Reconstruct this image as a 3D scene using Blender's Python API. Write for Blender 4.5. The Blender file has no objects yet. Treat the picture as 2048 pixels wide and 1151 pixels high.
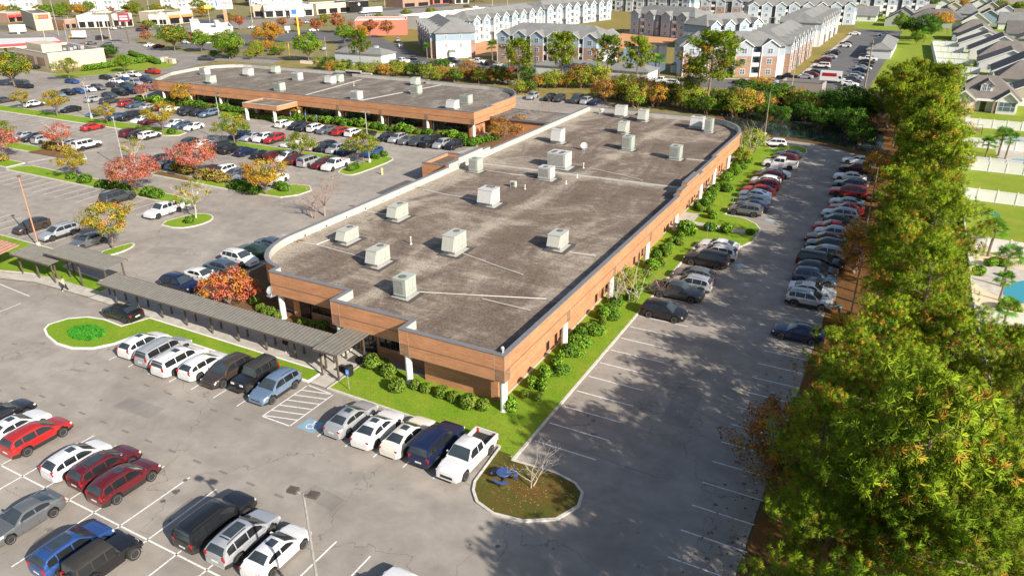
import bpy, math, random
from mathutils import Vector, Matrix
sc = bpy.context.scene
C = sc.collection
rad = math.radians
random.seed(7)
rnd = random.Random(11)

# ------------------------------------------------------------------ camera
CAM_F = 1478.4            # focal length in pixels of a 2048 px wide picture
PITCH, ROLL, YAW = rad(24.439), rad(-0.4906), rad(-28.5126)
FW = Vector((math.sin(YAW)*math.cos(PITCH), math.cos(YAW)*math.cos(PITCH), -math.sin(PITCH)))
_r = Vector((math.cos(YAW), -math.sin(YAW), 0)); _u = _r.cross(FW)
RT = _r*math.cos(ROLL) + _u*math.sin(ROLL)
UP = _u*math.cos(ROLL) - _r*math.sin(ROLL)
CP = Vector((24.7876, -43.7929, 34.0))
cam_data = bpy.data.cameras.new('camera'); cam = bpy.data.objects.new('camera', cam_data); C.objects.link(cam)
cam_data.sensor_width = 36.0; cam_data.lens = 36.0*CAM_F/2048.0
cam_data.clip_start = 0.5; cam_data.clip_end = 4000
cam.matrix_world = Matrix(((RT.x, UP.x, -FW.x, CP.x), (RT.y, UP.y, -FW.y, CP.y), (RT.z, UP.z, -FW.z, CP.z), (0, 0, 0, 1)))
sc.camera = cam

# ------------------------------------------------------------------ sky and sun
SUN_AZ, SUN_EL = rad(-20.0), rad(29.0)      # the sun stands over +x, a little towards -y
sun_dir = Vector((math.cos(SUN_AZ)*math.cos(SUN_EL), math.sin(SUN_AZ)*math.cos(SUN_EL), math.sin(SUN_EL)))
world = bpy.data.worlds.new('World'); sc.world = world; world.use_nodes = True
wn = world.node_tree.nodes; wl = world.node_tree.links
sky = wn.new('ShaderNodeTexSky'); sky.sky_type = 'NISHITA'; sky.sun_disc = False
sky.sun_elevation = SUN_EL; sky.sun_rotation = math.atan2(sun_dir.x, sun_dir.y)
sky.air_density = 1.0; sky.dust_density = 1.5; sky.ozone_density = 1.0
wl.new(sky.outputs[0], wn['Background'].inputs[0]); wn['Background'].inputs[1].default_value = 0.085
sun_data = bpy.data.lights.new('sun', 'SUN'); sun = bpy.data.objects.new('sun', sun_data); C.objects.link(sun)
sun_data.energy = 5.0; sun_data.angle = rad(0.55); sun_data.color = (1.0, 0.91, 0.79)
sun.rotation_euler = (-sun_dir).to_track_quat('-Z', 'Y').to_euler(); sun.location = (60, -60, 90)
sc.view_settings.view_transform = 'Standard'; sc.view_settings.look = 'None'
sc.view_settings.exposure = 0.66; sc.view_settings.gamma = 1.0
sc.cycles.use_denoising = True
sc.cycles.max_bounces = 5; sc.cycles.diffuse_bounces = 3; sc.cycles.glossy_bounces = 3
sc.cycles.transmission_bounces = 3; sc.cycles.transparent_max_bounces = 6
sc.cycles.caustics_reflective = False; sc.cycles.caustics_refractive = False

# ------------------------------------------------------------------ helpers
def at(px, py, z=0.0):
    """point of the place that the photograph shows at (px, py), taken at height z"""
    d = RT*((px-1024.0)/CAM_F) - UP*((py-575.5)/CAM_F) + FW
    t = (z-CP.z)/d.z
    return CP + d*t
def at2(px, py, z=0.0):
    p = at(px, py, z); return (p.x, p.y)

class MB:
    """collects shapes and links them as ONE mesh object"""
    def __init__(s): s.v = []; s.f = []; s.m = []; s.nv = {}
    def add(s, vs, fs, m=0):
        b = len(s.v); s.v.extend(vs); s.f.extend([tuple(b+i for i in f) for f in fs]); s.m.extend([m]*len(fs)); return s
    def box(s, x0, x1, y0, y1, z0, z1, m=0):
        vs = [(x0,y0,z0),(x1,y0,z0),(x1,y1,z0),(x0,y1,z0),(x0,y0,z1),(x1,y0,z1),(x1,y1,z1),(x0,y1,z1)]
        return s.add(vs, [(0,3,2,1),(4,5,6,7),(0,1,5,4),(1,2,6,5),(2,3,7,6),(3,0,4,7)], m)
    def obox(s, c, sx, sy, sz, rz=0, m=0):
        """box of size sx sy sz whose base centre is c, turned by rz"""
        ca, sa = math.cos(rz), math.sin(rz); vs = []
        for z in (0, sz):
            for x, y in ((-.5,-.5),(.5,-.5),(.5,.5),(-.5,.5)):
                a, b = x*sx, y*sy; vs.append((c[0]+a*ca-b*sa, c[1]+a*sa+b*ca, c[2]+z))
        return s.add(vs, [(0,3,2,1),(4,5,6,7),(0,1,5,4),(1,2,6,5),(2,3,7,6),(3,0,4,7)], m)
    def prism(s, pts, z0, z1, m=0, bottom=False):
        n = len(pts)
        a = sum(pts[i][0]*pts[(i+1) % n][1]-pts[(i+1) % n][0]*pts[i][1] for i in range(n))
        if a < 0: pts = pts[::-1]
        vs = [(p[0], p[1], z0) for p in pts]+[(p[0], p[1], z1) for p in pts]
        fs = [tuple(range(n, 2*n))]+[(i, (i+1) % n, n+(i+1) % n, n+i) for i in range(n)]
        if bottom: fs.append(tuple(range(n-1, -1, -1)))
        return s.add(vs, fs, m)
    def poly(s, pts, z, m=0):
        n = len(pts); a = sum(pts[i][0]*pts[(i+1) % n][1]-pts[(i+1) % n][0]*pts[i][1] for i in range(n))
        if a < 0: pts = pts[::-1]
        return s.add([(p[0], p[1], z) for p in pts], [tuple(range(n))], m)
    def ring(s, outer, inner, z0, z1, m=0):
        n = len(outer)
        vs = [(p[0],p[1],z0) for p in outer]+[(p[0],p[1],z1) for p in outer]+[(p[0],p[1],z1) for p in inner]+[(p[0],p[1],z0) for p in inner]
        fs = []
        for i in range(n):
            j = (i+1) % n
            fs += [(i, j, n+j, n+i), (n+i, n+j, 2*n+j, 2*n+i), (2*n+i, 2*n+j, 3*n+j, 3*n+i)]
        return s.add(vs, fs, m)
    def tube(s, p0, p1, r0, r1, n=8, m=0, cap=True):
        p0, p1 = Vector(p0), Vector(p1); d = (p1-p0)
        if d.length < 1e-6: return s
        d.normalize(); a = d.orthogonal().normalized(); b = d.cross(a); vs = []
        for p, r in ((p0, r0), (p1, r1)):
            for i in range(n):
                t = 2*math.pi*i/n; vs.append(tuple(p+a*(r*math.cos(t))+b*(r*math.sin(t))))
        fs = [(i, (i+1) % n, n+(i+1) % n, n+i) for i in range(n)]
        if cap: fs += [tuple(range(n-1, -1, -1)), tuple(range(n, 2*n))]
        return s.add(vs, fs, m)
    def lathe(s, prof, c=(0,0,0), n=16, m=0):
        """prof = [(r, z)...] turned about the z axis at c"""
        vs = []; k = len(prof)
        for r, z in prof:
            for i in range(n):
                t = 2*math.pi*i/n; vs.append((c[0]+r*math.cos(t), c[1]+r*math.sin(t), c[2]+z))
        fs = [(j*n+i, j*n+(i+1) % n, (j+1)*n+(i+1) % n, (j+1)*n+i) for j in range(k-1) for i in range(n)]
        fs += [tuple(range(n-1, -1, -1)), tuple(range((k-1)*n, k*n))]
        return s.add(vs, fs, m)
    def strip(s, pts, w, z, m=0):
        """flat ribbon of width w along a polyline"""
        L = []; R_ = []
        for i, p in enumerate(pts):
            a = Vector(pts[max(0, i-1)][:2]); b = Vector(pts[min(len(pts)-1, i+1)][:2]); d = (b-a).normalized()
            nx, ny = -d.y*w/2, d.x*w/2; L.append((p[0]+nx, p[1]+ny, z)); R_.append((p[0]-nx, p[1]-ny, z))
        n = len(pts)
        return s.add(L+R_, [(i, n+i, n+i+1, i+1) for i in range(n-1)], m)
    def mesh(s, name, mats, smooth=None):
        me = bpy.data.meshes.new(name); me.from_pydata(s.v, [], s.f)
        if not isinstance(mats, (list, tuple)): mats = [mats]
        for mt in mats: me.materials.append(mt)
        if len(mats) > 1: me.polygons.foreach_set('material_index', s.m)
        if smooth is not None:
            me.polygons.foreach_set('use_smooth', [True]*len(me.polygons)); me.set_sharp_from_angle(angle=rad(smooth))
        if s.nv:                           # leaves are shaded as the clump they belong to
            arr = [(0.0, 0.0, 0.0)]*len(s.v)
            for i, n in s.nv.items(): arr[i] = n
            me.polygons.foreach_set('use_smooth', [True]*len(me.polygons)); me.normals_split_custom_set_from_vertices(arr)
        me.update(); return me
    def build(s, name, mats, parent=None, smooth=None, loc=None, rz=0):
        return link(name, s.mesh(name, mats, smooth), parent, loc, rz)

def link(name, me, parent=None, loc=None, rz=0):
    o = bpy.data.objects.new(name, me); C.objects.link(o)
    if parent is not None: o.parent = parent
    if loc is not None: o.location = loc
    if rz: o.rotation_euler = (0, 0, rz)
    return o
def tag(o, label=None, cat=None, group=None, kind=None):
    if label: o['label'] = label
    if cat: o['category'] = cat
    if group: o['group'] = group
    if kind: o['kind'] = kind
    return o
def thing(name, label, cat, loc=(0,0,0), rz=0, group=None, kind=None):
    o = bpy.data.objects.new(name, None); C.objects.link(o); o.location = loc; o.rotation_euler = (0, 0, rz); o.empty_display_size = .2
    return tag(o, label, cat, group, kind)
def struct(name, mb, m, parent=None, smooth=None):
    o = mb.build(name, m, parent, smooth)
    if parent is None: o['kind'] = 'structure'
    return o
def inset(pts, d):
    n = len(pts); a = sum(pts[i][0]*pts[(i+1) % n][1]-pts[(i+1) % n][0]*pts[i][1] for i in range(n))
    s = 1 if a > 0 else -1; out = []
    for i in range(n):
        p, q, r = Vector(pts[i-1][:2]), Vector(pts[i][:2]), Vector(pts[(i+1) % n][:2])
        e, f = (q-p), (r-q)
        e = e.normalized() if e.length > 1e-6 else Vector((1, 0)); f = f.normalized() if f.length > 1e-6 else e
        n1, n2 = Vector((-e.y, e.x))*s, Vector((-f.y, f.x))*s
        b = (n1+n2); k = b.length
        if k < 1e-3: b = n1; k = 1
        b = b/k; c = max(.4, b.dot(n1)); out.append((q.x+b.x*d/c, q.y+b.y*d/c))
    return out
def smoothpoly(pts, it=2):
    for _ in range(it):
        o = []
        for i in range(len(pts)):
            p, q = pts[i], pts[(i+1) % len(pts)]
            o.append((p[0]*.75+q[0]*.25, p[1]*.75+q[1]*.25)); o.append((p[0]*.25+q[0]*.75, p[1]*.25+q[1]*.75))
        pts = o
    return pts
def ccw(pts):
    n = len(pts); a = sum(pts[i][0]*pts[(i+1) % n][1]-pts[(i+1) % n][0]*pts[i][1] for i in range(n))
    return pts if a > 0 else pts[::-1]

# ------------------------------------------------------------------ materials
MAT = {}
class NT:
    """small wrapper round a material's node tree"""
    def __init__(s, name):
        s.mat = bpy.data.materials.new(name); s.mat.use_nodes = True; s.t = s.mat.node_tree; s.n = s.t.nodes; s.l = s.t.links
        s.b = s.n['Principled BSDF']; s._c = None
    def coord(s, kind='Object'):
        if s._c is None: s._c = s.n.new('ShaderNodeTexCoord')
        return s._c.outputs[kind]
    def map(s, scale=(1,1,1), rot=(0,0,0), loc=(0,0,0), src=None):
        m = s.n.new('ShaderNodeMapping'); m.inputs['Scale'].default_value = scale; m.inputs['Rotation'].default_value = rot; m.inputs['Location'].default_value = loc
        s.l.new(src or s.coord(), m.inputs['Vector']); return m.outputs[0]
    def noise(s, scale, detail=4, rough=.55, dist=0, vec=None):
        t = s.n.new('ShaderNodeTexNoise'); t.inputs['Scale'].default_value = scale; t.inputs['Detail'].default_value = detail
        t.inputs['Roughness'].default_value = rough; t.inputs['Distortion'].default_value = dist
        s.l.new(vec or s.coord(), t.inputs['Vector']); return t.outputs['Fac']
    def ramp(s, fac, stops):
        r = s.n.new('ShaderNodeValToRGB'); e = r.color_ramp.elements
        while len(e) < len(stops): e.new(.5)
        for i, (p, c) in enumerate(stops):
            e[i].position = p; e[i].color = (c, c, c, 1) if isinstance(c, (int, float)) else (*c, 1)
        s.l.new(fac, r.inputs[0]); return r.outputs[0]
    def mix(s, fac, a, b, mode='MIX'):
        m = s.n.new('ShaderNodeMix'); m.data_type = 'RGBA'; m.blend_type = mode
        for sock, v in ((m.inputs[0], fac), (m.inputs[6], a), (m.inputs[7], b)):
            if isinstance(v, (int, float)): sock.default_value = v
            elif isinstance(v, (tuple, list)): sock.default_value = (*v, 1)
            else: s.l.new(v, sock)
        return m.outputs[2]
    def math(s, op, a, b=0.0):
        m = s.n.new('ShaderNodeMath'); m.operation = op
        for sock, v in ((m.inputs[0], a), (m.inputs[1], b)):
            if isinstance(v, (int, float)): sock.default_value = v
            else: s.l.new(v, sock)
        return m.outputs[0]
    def bump(s, h, dist=.02, strength=.5):
        b = s.n.new('ShaderNodeBump'); b.inputs['Distance'].default_value = dist; b.inputs['Strength'].default_value = strength
        s.l.new(h, b.inputs['Height']); s.l.new(b.outputs[0], s.b.inputs['Normal'])
    def out(s, col=None, rough=.8, metal=0, spec=None, coat=0):
        if col is not None:
            if isinstance(col, (tuple, list)): s.b.inputs['Base Color'].default_value = (*col, 1)
            else: s.l.new(col, s.b.inputs['Base Color'])
        s.b.inputs['Roughness'].default_value = rough; s.b.inputs['Metallic'].default_value = metal
        if spec is not None: s.b.inputs['Specular IOR Level'].default_value = spec
        if coat: s.b.inputs['Coat Weight'].default_value = coat; s.b.inputs['Coat Roughness'].default_value = .05
        return s.mat

def plain(name, col, rough=.7, metal=0, var=.18, scale=3.0, spec=None):
    """one colour with a little uneven wear"""
    if name in MAT: return MAT[name]
    t = NT(name); n = t.noise(scale, 5, .6)
    a = tuple(c*(1-var) for c in col); b = tuple(min(1, c*(1+var)) for c in col)
    MAT[name] = t.out(t.ramp(n, [(.3, a), (.7, b)]), rough, metal, spec); return MAT[name]
def two(name, c1, c2, scale=2.0, lo=.4, hi=.6, rough=.85, fine=0, finescale=40, bump=0, detail=6, dist=0, stretch=(1,1,1)):
    if name in MAT: return MAT[name]
    t = NT(name); v = t.map(stretch) if stretch != (1,1,1) else None
    n = t.noise(scale, detail, .6, dist, v); col = t.ramp(n, [(lo, c1), (hi, c2)])
    if fine:
        f = t.noise(finescale, 3, .6); col = t.mix(1.0, col, t.ramp(f, [(.3, 1-fine), (.7, 1+fine)]), 'MULTIPLY')
    if bump: t.bump(t.noise(finescale, 4, .6), bump, .6)
    MAT[name] = t.out(col, rough); return MAT[name]
# ------------------------------------------------------------------ ground materials
def asphalt(name, c, patch=.28, cracks=True):
    t = NT(name); n1 = t.noise(.09, 6, .62, .6); n2 = t.noise(.55, 5, .65, .3); n3 = t.noise(26, 3, .7)
    dk = tuple(v*(1-patch) for v in c); lt = tuple(min(1, v*(1+patch)) for v in c)
    col = t.ramp(n1, [(.3, dk), (.5, c), (.72, lt)])
    col = t.mix(.75, col, t.ramp(n2, [(.3, .72), (.62, 1.0)]), 'MULTIPLY')
    col = t.mix(.8, col, t.ramp(n3, [(.3, .66), (.68, 1.0)]), 'MULTIPLY')
    # wheel-worn streaks along the aisles
    st = t.noise(.5, 4, .6, 0, t.map((.16, 1.3, 1))); col = t.mix(.5, col, t.ramp(st, [(.34, .82), (.6, 1.0)]), 'MULTIPLY')
    if cracks:
        v = t.n.new('ShaderNodeTexVoronoi'); v.feature = 'DISTANCE_TO_EDGE'; v.inputs['Scale'].default_value = .085
        w = t.n.new('ShaderNodeVectorMath'); w.operation = 'ADD'
        nn = t.n.new('ShaderNodeTexNoise'); nn.inputs['Scale'].default_value = .35; nn.inputs['Detail'].default_value = 6; t.l.new(t.coord(), nn.inputs['Vector'])
        sc_ = t.n.new('ShaderNodeVectorMath'); sc_.operation = 'SCALE'; sc_.inputs['Scale'].default_value = 5.0; t.l.new(nn.outputs['Color'], sc_.inputs[0])
        t.l.new(t.coord(), w.inputs[0]); t.l.new(sc_.outputs[0], w.inputs[1]); t.l.new(w.outputs[0], v.inputs['Vector'])
        col = t.mix(t.ramp(v.outputs['Distance'], [(.0015, .55), (.0035, 0.0)]), col, (.06, .055, .05))
        # dark oil spots
        sp = t.noise(.8, 3, .5, 0, t.map(loc=(13, 7, 0))); col = t.mix(t.ramp(sp, [(.70, 0.0), (.76, .55)]), col, (.045, .04, .038))
    t.bump(n3, .006, .5)
    MAT[name] = t.out(col, .9, spec=.25); return MAT[name]
asphalt('asphalt', (.405, .365, .32), .2); asphalt('asphalt_road', (.33, .305, .275), .15, False)
asphalt('asphalt_apartment', (.17, .168, .17), .15, False)
asphalt('asphalt_patch', (.33, .305, .275), .15, False)
def turf(name, c, dry, lo=.35, hi=.75):
    t = NT(name); a = t.noise(.35, 6, .65, .4); f = t.noise(9, 4, .75); g = t.noise(55, 2, .7)
    col = t.ramp(a, [(lo, c), (hi, dry)])
    if name.startswith('lawn'):
        w = t.noise(1.3, 5, .7, .5, t.map(loc=(5, 9, 0))); col = t.mix(t.ramp(w, [(.58, 0.0), (.74, .75)]), col, (.36, .30, .10)); w2 = t.noise(3.1, 4, .7, .2, t.map(loc=(1, 3, 0))); col = t.mix(t.ramp(w2, [(.30, .55), (.46, 0.0)]), col, tuple(v*.55 for v in c))
    col = t.mix(.85, col, t.ramp(f, [(.28, .5), (.66, 1.0)]), 'MULTIPLY')
    col = t.mix(.7, col, t.ramp(g, [(.3, .6), (.65, 1.0)]), 'MULTIPLY'); t.bump(t.noise(30, 4, .8), .05, .9)
    MAT[name] = t.out(col, .95, spec=.1); return MAT[name]
turf('lawn', (.22, .42, .025), (.38, .48, .05)); turf('lawn_dry', (.30, .27, .07), (.42, .30, .11)); turf('lawn_yard', (.26, .40, .035), (.42, .44, .07))
turf('lawn_rough', (.24, .25, .06), (.44, .32, .12), .35, .6); turf('pine_straw', (.30, .135, .04), (.17, .10, .045), .35, .65)
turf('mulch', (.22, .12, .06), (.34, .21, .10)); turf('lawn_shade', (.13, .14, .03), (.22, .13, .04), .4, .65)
turf('terrain', (.26, .25, .10), (.40, .32, .17), .4, .65)
two('concrete', (.40, .37, .32), (.56, .53, .47), 1.2, .35, .7, .85, .12, 30, .004)
two('kerb', (.50, .47, .42), (.66, .63, .57), 2.2, .35, .7, .8, .14, 18, .004)
two('kerb_white', (.70, .69, .66), (.84, .83, .80), 1.5, .3, .7, .75, .08, 18)
two('sand', (.56, .44, .31), (.68, .56, .42), .8, .3, .7, .9, .12, 20)
two('red_dirt', (.52, .25, .11), (.60, .32, .15), .2, .35, .65, .95, .1, 12)
two('line_paint', (.42, .40, .37), (.80, .80, .78), 7, .34, .48, .7, .15, 30)
two('blue_paint', (.16, .33, .50), (.30, .38, .42), 3, .35, .7, .7, .2, 22); plain('blue_sign', (.03, .16, .52), .5, 0, .08)
plain('faded_mark', (.19, .175, .155), .9)
def water(name, c, rough=.06):
    t = NT(name); t.bump(t.noise(1.6, 3, .6), .03, .25); MAT[name] = t.out(c, rough, 0, .5); return MAT[name]
water('pond', (.028, .035, .032)); water('pool', (.05, .30, .40)); water('lake', (.10, .12, .12))

# ------------------------------------------------------------------ ground sheets
g = MB(); g.poly([(-1500, -400), (700, -400), (700, 1800), (-1500, 1800)], -.05)
struct('ground', g, MAT['terrain'])
g = MB(); g.poly([(-212, -75), (20.6, -75), (20.6, 96), (17.5, 101.5), (13.5, 105), (8, 107.6), (2, 108.6), (-3, 110), (-8, 113), (-20, 113), (-40, 113.5), (-40, 129.5), (-75, 129.5), (-75, 90), (-150, 90), (-150, 104), (-212, 112)], 0)
parking_lot = struct('parking_lot', g, MAT['asphalt'])

def lawn(name, pts, mat='lawn', kerb='kerb', sm=0, kw=.2, h=.13):
    pts = ccw(pts)
    if sm: pts = smoothpoly(pts, sm)
    inn = inset(pts, kw)
    m = MB(); m.poly(inn, h-.012); o = struct(name, m, MAT[mat])
    m = MB(); m.ring(pts, inn, -.02, h); m.build('kerb', MAT[kerb], o, 40); return o
def pxp(*pts): return [at2(x, y) for x, y in pts]

# the lawn in front of and beside the near building
lawn('lawn', [(-15.1, 1.8), (-15.1, -3.8), (-7, -3.95), (1.9, -4.1), (2.0, -4.2), (2.35, -8.4), (2.75, -9.3), (3.6, -10.2), (5.2, -10.7), (7.3, -10.4), (9.2, -9.2), (10.0, -7.3), (9.7, -5.9), (8.8, -5.15), (7.0, -4.75), (3.75, -4.95), (3.72, 44.6),
      (7.6, 44.9), (8.9, 46.2), (9.75, 48.6), (9.9, 51.2), (9.7, 53.6), (8.7, 55.6), (6.8, 57.2), (4.1, 57.6), (4.1, 92.2), (6.6, 92.9), (8.2, 95.8), (8.9, 99.5), (8.3, 102.4), (6.6, 103.7), (4.3, 103.6), (2.6, 99.5), (-2, 107), (-12, 108.5), (-38, 108), (-38, 96), (-2, 90), (-1, 20), (-1, 1.8)])
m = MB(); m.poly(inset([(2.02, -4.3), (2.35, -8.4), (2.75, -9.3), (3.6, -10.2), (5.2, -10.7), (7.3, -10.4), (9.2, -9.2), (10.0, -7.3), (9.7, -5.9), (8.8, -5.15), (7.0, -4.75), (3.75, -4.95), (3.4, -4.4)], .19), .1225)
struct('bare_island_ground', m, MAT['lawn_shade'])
# island left of the front row, the strip along the covered walk
lawn('lawn', [(-48.3, -7.6), (-47.8, -5.8), (-46.3, -4.6), (-44.2, -4.15), (-41.3, -4.3), (-40.4, -1.75), (-17.2, -1.75), (-17.2, -3.75), (-37.0, -3.75), (-38.1, -4.9), (-38.6, -7.2), (-39.6, -8.7), (-41.4, -9.6), (-43.6, -9.75), (-46.0, -9.2), (-47.6, -8.5)], kerb='kerb_white')
m = MB(); m.poly(smoothpoly([(-45.4, -6.9), (-44, -5.6), (-41.8, -5.5), (-40.6, -6.6), (-41.3, -8.2), (-43.8, -8.4)], 2), .135)
gm = MB()
for i in range(900):
    a = rnd.uniform(0, 6.283); r = math.sqrt(rnd.random()); x, y = -43+2.2*r*math.cos(a), -7+1.35*r*math.sin(a); h = rnd.uniform(.12, .26); w = rnd.uniform(.08, .16); b = rnd.uniform(0, 3.14)
    dx, dy = w*math.cos(b), w*math.sin(b); tx, ty = rnd.uniform(-.1, .1), rnd.uniform(-.1, .1)
    gm.add([(x-dx, y-dy, .12), (x+dx, y+dy, .12), (x+tx+dx*.4, y+ty+dy*.4, .12+h), (x+tx-dx*.4, y+ty-dy*.4, .12+h)], [(0,1,2,3)])
turf('groundcover', (.05, .33, .03), (.10, .40, .04))
tag(gm.build('ground_cover', MAT['groundcover']), 'round bed of bright green ground cover on the white kerbed island', 'ground cover', kind='stuff')
# pavements
m = MB(); m.poly([(-50.5, .95), (-50.5, -1.72), (-40.2, -1.72), (-17.0, -1.72), (-17.0, -3.78), (-15.25, -3.78), (-15.25, 3.2), (-17.4, 3.2), (-17.4, .95)], .118); walk = struct('pavement', m, MAT['concrete'])
m = MB(); m.poly([(-8, 51.2), (9.7, 50.7), (9.9, 52.2), (-8, 53.0)], .135); struct('pavement', m, MAT['concrete'])
m = MB(); m.poly([(-2.6, 48.5), (.9, 48.5), (.9, 56), (-2.6, 56)], .14); struct('pavement', m, MAT['concrete'])
# mulch bed and lawn north of the covered walk, west of the building
lawn('planting_bed', [(-40.6, 1.05), (-17.6, 1.05), (-17.6, 4.6), (-30, 6.5), (-34.5, 12), (-34.8, 24), (-35.5, 50), (-37.4, 50), (-40.6, 24)], 'mulch')
lawn('lawn', [(-86, 5.6), (-62.2, 5.6), (-61.5, 2.6), (-51.5, 2.0), (-50.7, 1.1), (-50.7, -.6), (-63, -.6), (-72, -3.2), (-86, -3.4)])
m = MB(); m.poly([(-86, -2.1), (-66, -2.0), (-60, -.1), (-50.6, -.1), (-50.6, -1.6), (-60, -1.9), (-66, -3.5), (-86, -3.6)], .142); struct('pavement', m, MAT['concrete'])
lawn('lawn', [(-62.0, 7.2), (-59.8, 7.2), (-59.5, 9.6), (-60.2, 11.4), (-61.3, 11.7), (-61.8, 10)], sm=1)
lawn('lawn', [(-64.9, 18.0), (-60.4, 18.0), (-58.9, 20.4), (-59.2, 23.2), (-61.4, 24.6), (-63.8, 23.6)], sm=1)
lawn('lawn', [(-113.2, 25.2), (-68.5, 25.2), (-67.6, 26.0), (-68.5, 27.6), (-73.5, 28.4), (-111.5, 28.9), (-113.4, 27.4)])
lawn('lawn', [(-88, 34.6), (-67.7, 34.3), (-58.2, 35.0), (-56.6, 37.2), (-56.4, 40.0), (-58.4, 41.8), (-61.5, 41.3), (-63, 36.6), (-66, 36.4), (-88, 36.9)])
m = MB(); m.poly([(-87.5, 34.9), (-78, 34.8), (-77, 36.2), (-87.5, 36.5)], .131); struct('planting_bed', m, MAT['mulch'])
lawn('lawn', [(-60.7, 50.2), (-56.6, 49.0), (-55.9, 52), (-56.0, 60.8), (-57.6, 62.6), (-59.6, 61.6), (-60.4, 57)], sm=1)
lawn('lawn', [(-96.5, 55.4), (-62.5, 55.4), (-61.5, 57.2), (-64, 58.4), (-96.5, 58.7), (-98.2, 57)])
lawn('lawn', [(-185, 56.0), (-110, 55.6), (-107.8, 57.2), (-108.6, 59.6), (-111, 60.3), (-185, 60.3)])
lawn('lawn', [(-140, 34.6), (-109, 34.8), (-107.2, 36.4), (-110, 37.9), (-140, 38.2)])
m = MB(); m.poly([(-122, 34.4), (-110, 34.6), (-109.4, 37.2), (-122, 37.6)], .134); struct('planting_bed', m, MAT['mulch'])
lawn('lawn', [(-125, 26), (-114.5, 26), (-114.5, 29.4), (-125, 29.6)])
# bed in front of the far building
lawn('planting_bed', [(-152, 76.6), (-118, 76.4), (-115.5, 75.0), (-112.5, 75.2), (-112, 78.5), (-101, 78.5), (-100, 75.6), (-66, 76.6), (-48, 76.6), (-45, 70.4), (-37, 66), (-37, 96), (-48, 97), (-51, 84), (-152, 84)], 'mulch')
for a, b in ((-119, -111.8), (-101.5, -94.5)):
    m = MB(); m.poly([(a, 76.2), (b, 75.9), (b, 80.5), (a, 80.5)], .128); struct('lawn', m, MAT['lawn'])
m = MB(); m.poly([(-83, 76.9), (-56, 77.0), (-56, 80.0), (-83, 80)], .128); struct('lawn', m, MAT['lawn_yard'])
lawn('planting_bed', [(-163.5, 75.5), (-147.5, 76.6), (-147.5, 83.5), (-156, 82.8)], 'mulch')
# strip of pine litter along the east edge
_edge = [(20.75-abs(math.sin(i*1.7))*.35*rnd.random()-.25*rnd.random()+.2, 95.5-i*1.15) for i in range(148)]
m = MB(); m.poly([(20.7, -75), (34.5, -75), (35.2, 4), (33.4, 40), (32.4, 95), (31.5, 140), (10, 168), (2, 160), (-14, 150), (-14, 114), (-3, 110.5), (2, 109), (8, 108), (13.8, 105.2), (18, 101.6)]+_edge, .02)
_pl = struct('pine_litter', m, MAT['pine_straw'])
m = MB()
for i in range(900):                       # drifts of needles and leaves blown onto the asphalt
    x, y, s = 20.6-abs(rnd.gauss(0, 1.0)), rnd.uniform(-40, 96), rnd.uniform(.03, .11); n = 5; a0 = rnd.uniform(0, 6)
    m.poly([(x+s*rnd.uniform(.5, 1.1)*1.6*math.cos(a0+k*6.283/n)*.6, y+s*rnd.uniform(.5, 1.1)*math.sin(a0+k*6.283/n)*1.3) for k in range(n)], .006+.00001*i)
tag(m.build('needle_drift', MAT['pine_straw'], _pl), kind='stuff')
m = MB(); m.poly([(-8, 113.5), (-2, 111.5), (6, 110.2), (13, 108), (18, 105), (21, 108), (20, 124), (10, 134), (-6, 136), (-14, 128)], .035); struct('pond', m, MAT['pond'])

# ------------------------------------------------------------------ far grounds
def sheet(name, pts, mat, z): m = MB(); m.poly(pts, z); return struct(name, m, MAT[mat])
sheet('rough_ground', [(-170, 128), (-14, 129.6), (-14, 150), (6, 166), (30, 140), (34, 175), (12, 176), (-40, 166), (-135, 158), (-160, 155), (-205, 150)], 'lawn_rough', -.02)
sheet('sandy_path', pxp((600, 116), (760, 129), (860, 139), (990, 150), (1060, 172), (1060, 178), (980, 158), (850, 148), (750, 138), (600, 127)), 'sand', -.01)
sheet('apartment_road', [(-170, 158), (-133, 160), (-133, 168), (-60, 168), (-41, 166), (-41, 160.5), (-6, 166), (3, 162.5), (12.5, 172), (13, 350), (-6, 350), (-7, 240), (-8, 188), (-15, 184), (-38, 174), (-60, 181), (-100, 181), (-128, 178), (-170, 214), (-200, 238), (-216, 226), (-176, 190), (-160, 172), (-176, 160), (-230, 150), (-230, 143), (-196, 140)], 'asphalt_apartment', .0)
sheet('apartment_ground', [(-128.5, 178.5), (-100, 181.5), (-60, 181.5), (-38, 174.5), (-15, 184.5), (-8.4, 188.5), (-7.4, 240), (-6.4, 350), (-30, 420), (-260, 420), (-200, 238.5), (-170, 214.5)], 'lawn_dry', .004)
sheet('red_dirt', pxp((1250, 62), (1360, 78), (1322, 92), (1250, 98), (1215, 92)), 'red_dirt', .012)
sheet('red_dirt', pxp((945, 85), (1000, 85), (1000, 112), (945, 112)), 'red_dirt', .012)
sheet('red_dirt', pxp((1440, 42), (1492, 40), (1492, 62), (1440, 66)), 'red_dirt', .012)
sheet('lake', pxp((1255, 93), (1335, 90), (1330, 140), (1300, 152), (1262, 150), (1240, 110)), 'lake', .016)
sheet('pavement', [(-7.6, 188), (-6.2, 188), (-5.2, 340), (-6.6, 340)], 'concrete', .02)
sheet('pavement', [(-38, 174.6), (-37, 173.2), (-14.4, 183.0), (-7.6, 187), (-8.2, 188.4), (-15, 184.4)], 'concrete', .02)
sheet('lawn', [(13, 172), (32, 172), (32, 300), (30, 372), (-8, 372), (-8, 352), (13, 350)], 'lawn_yard', -.01)
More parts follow.
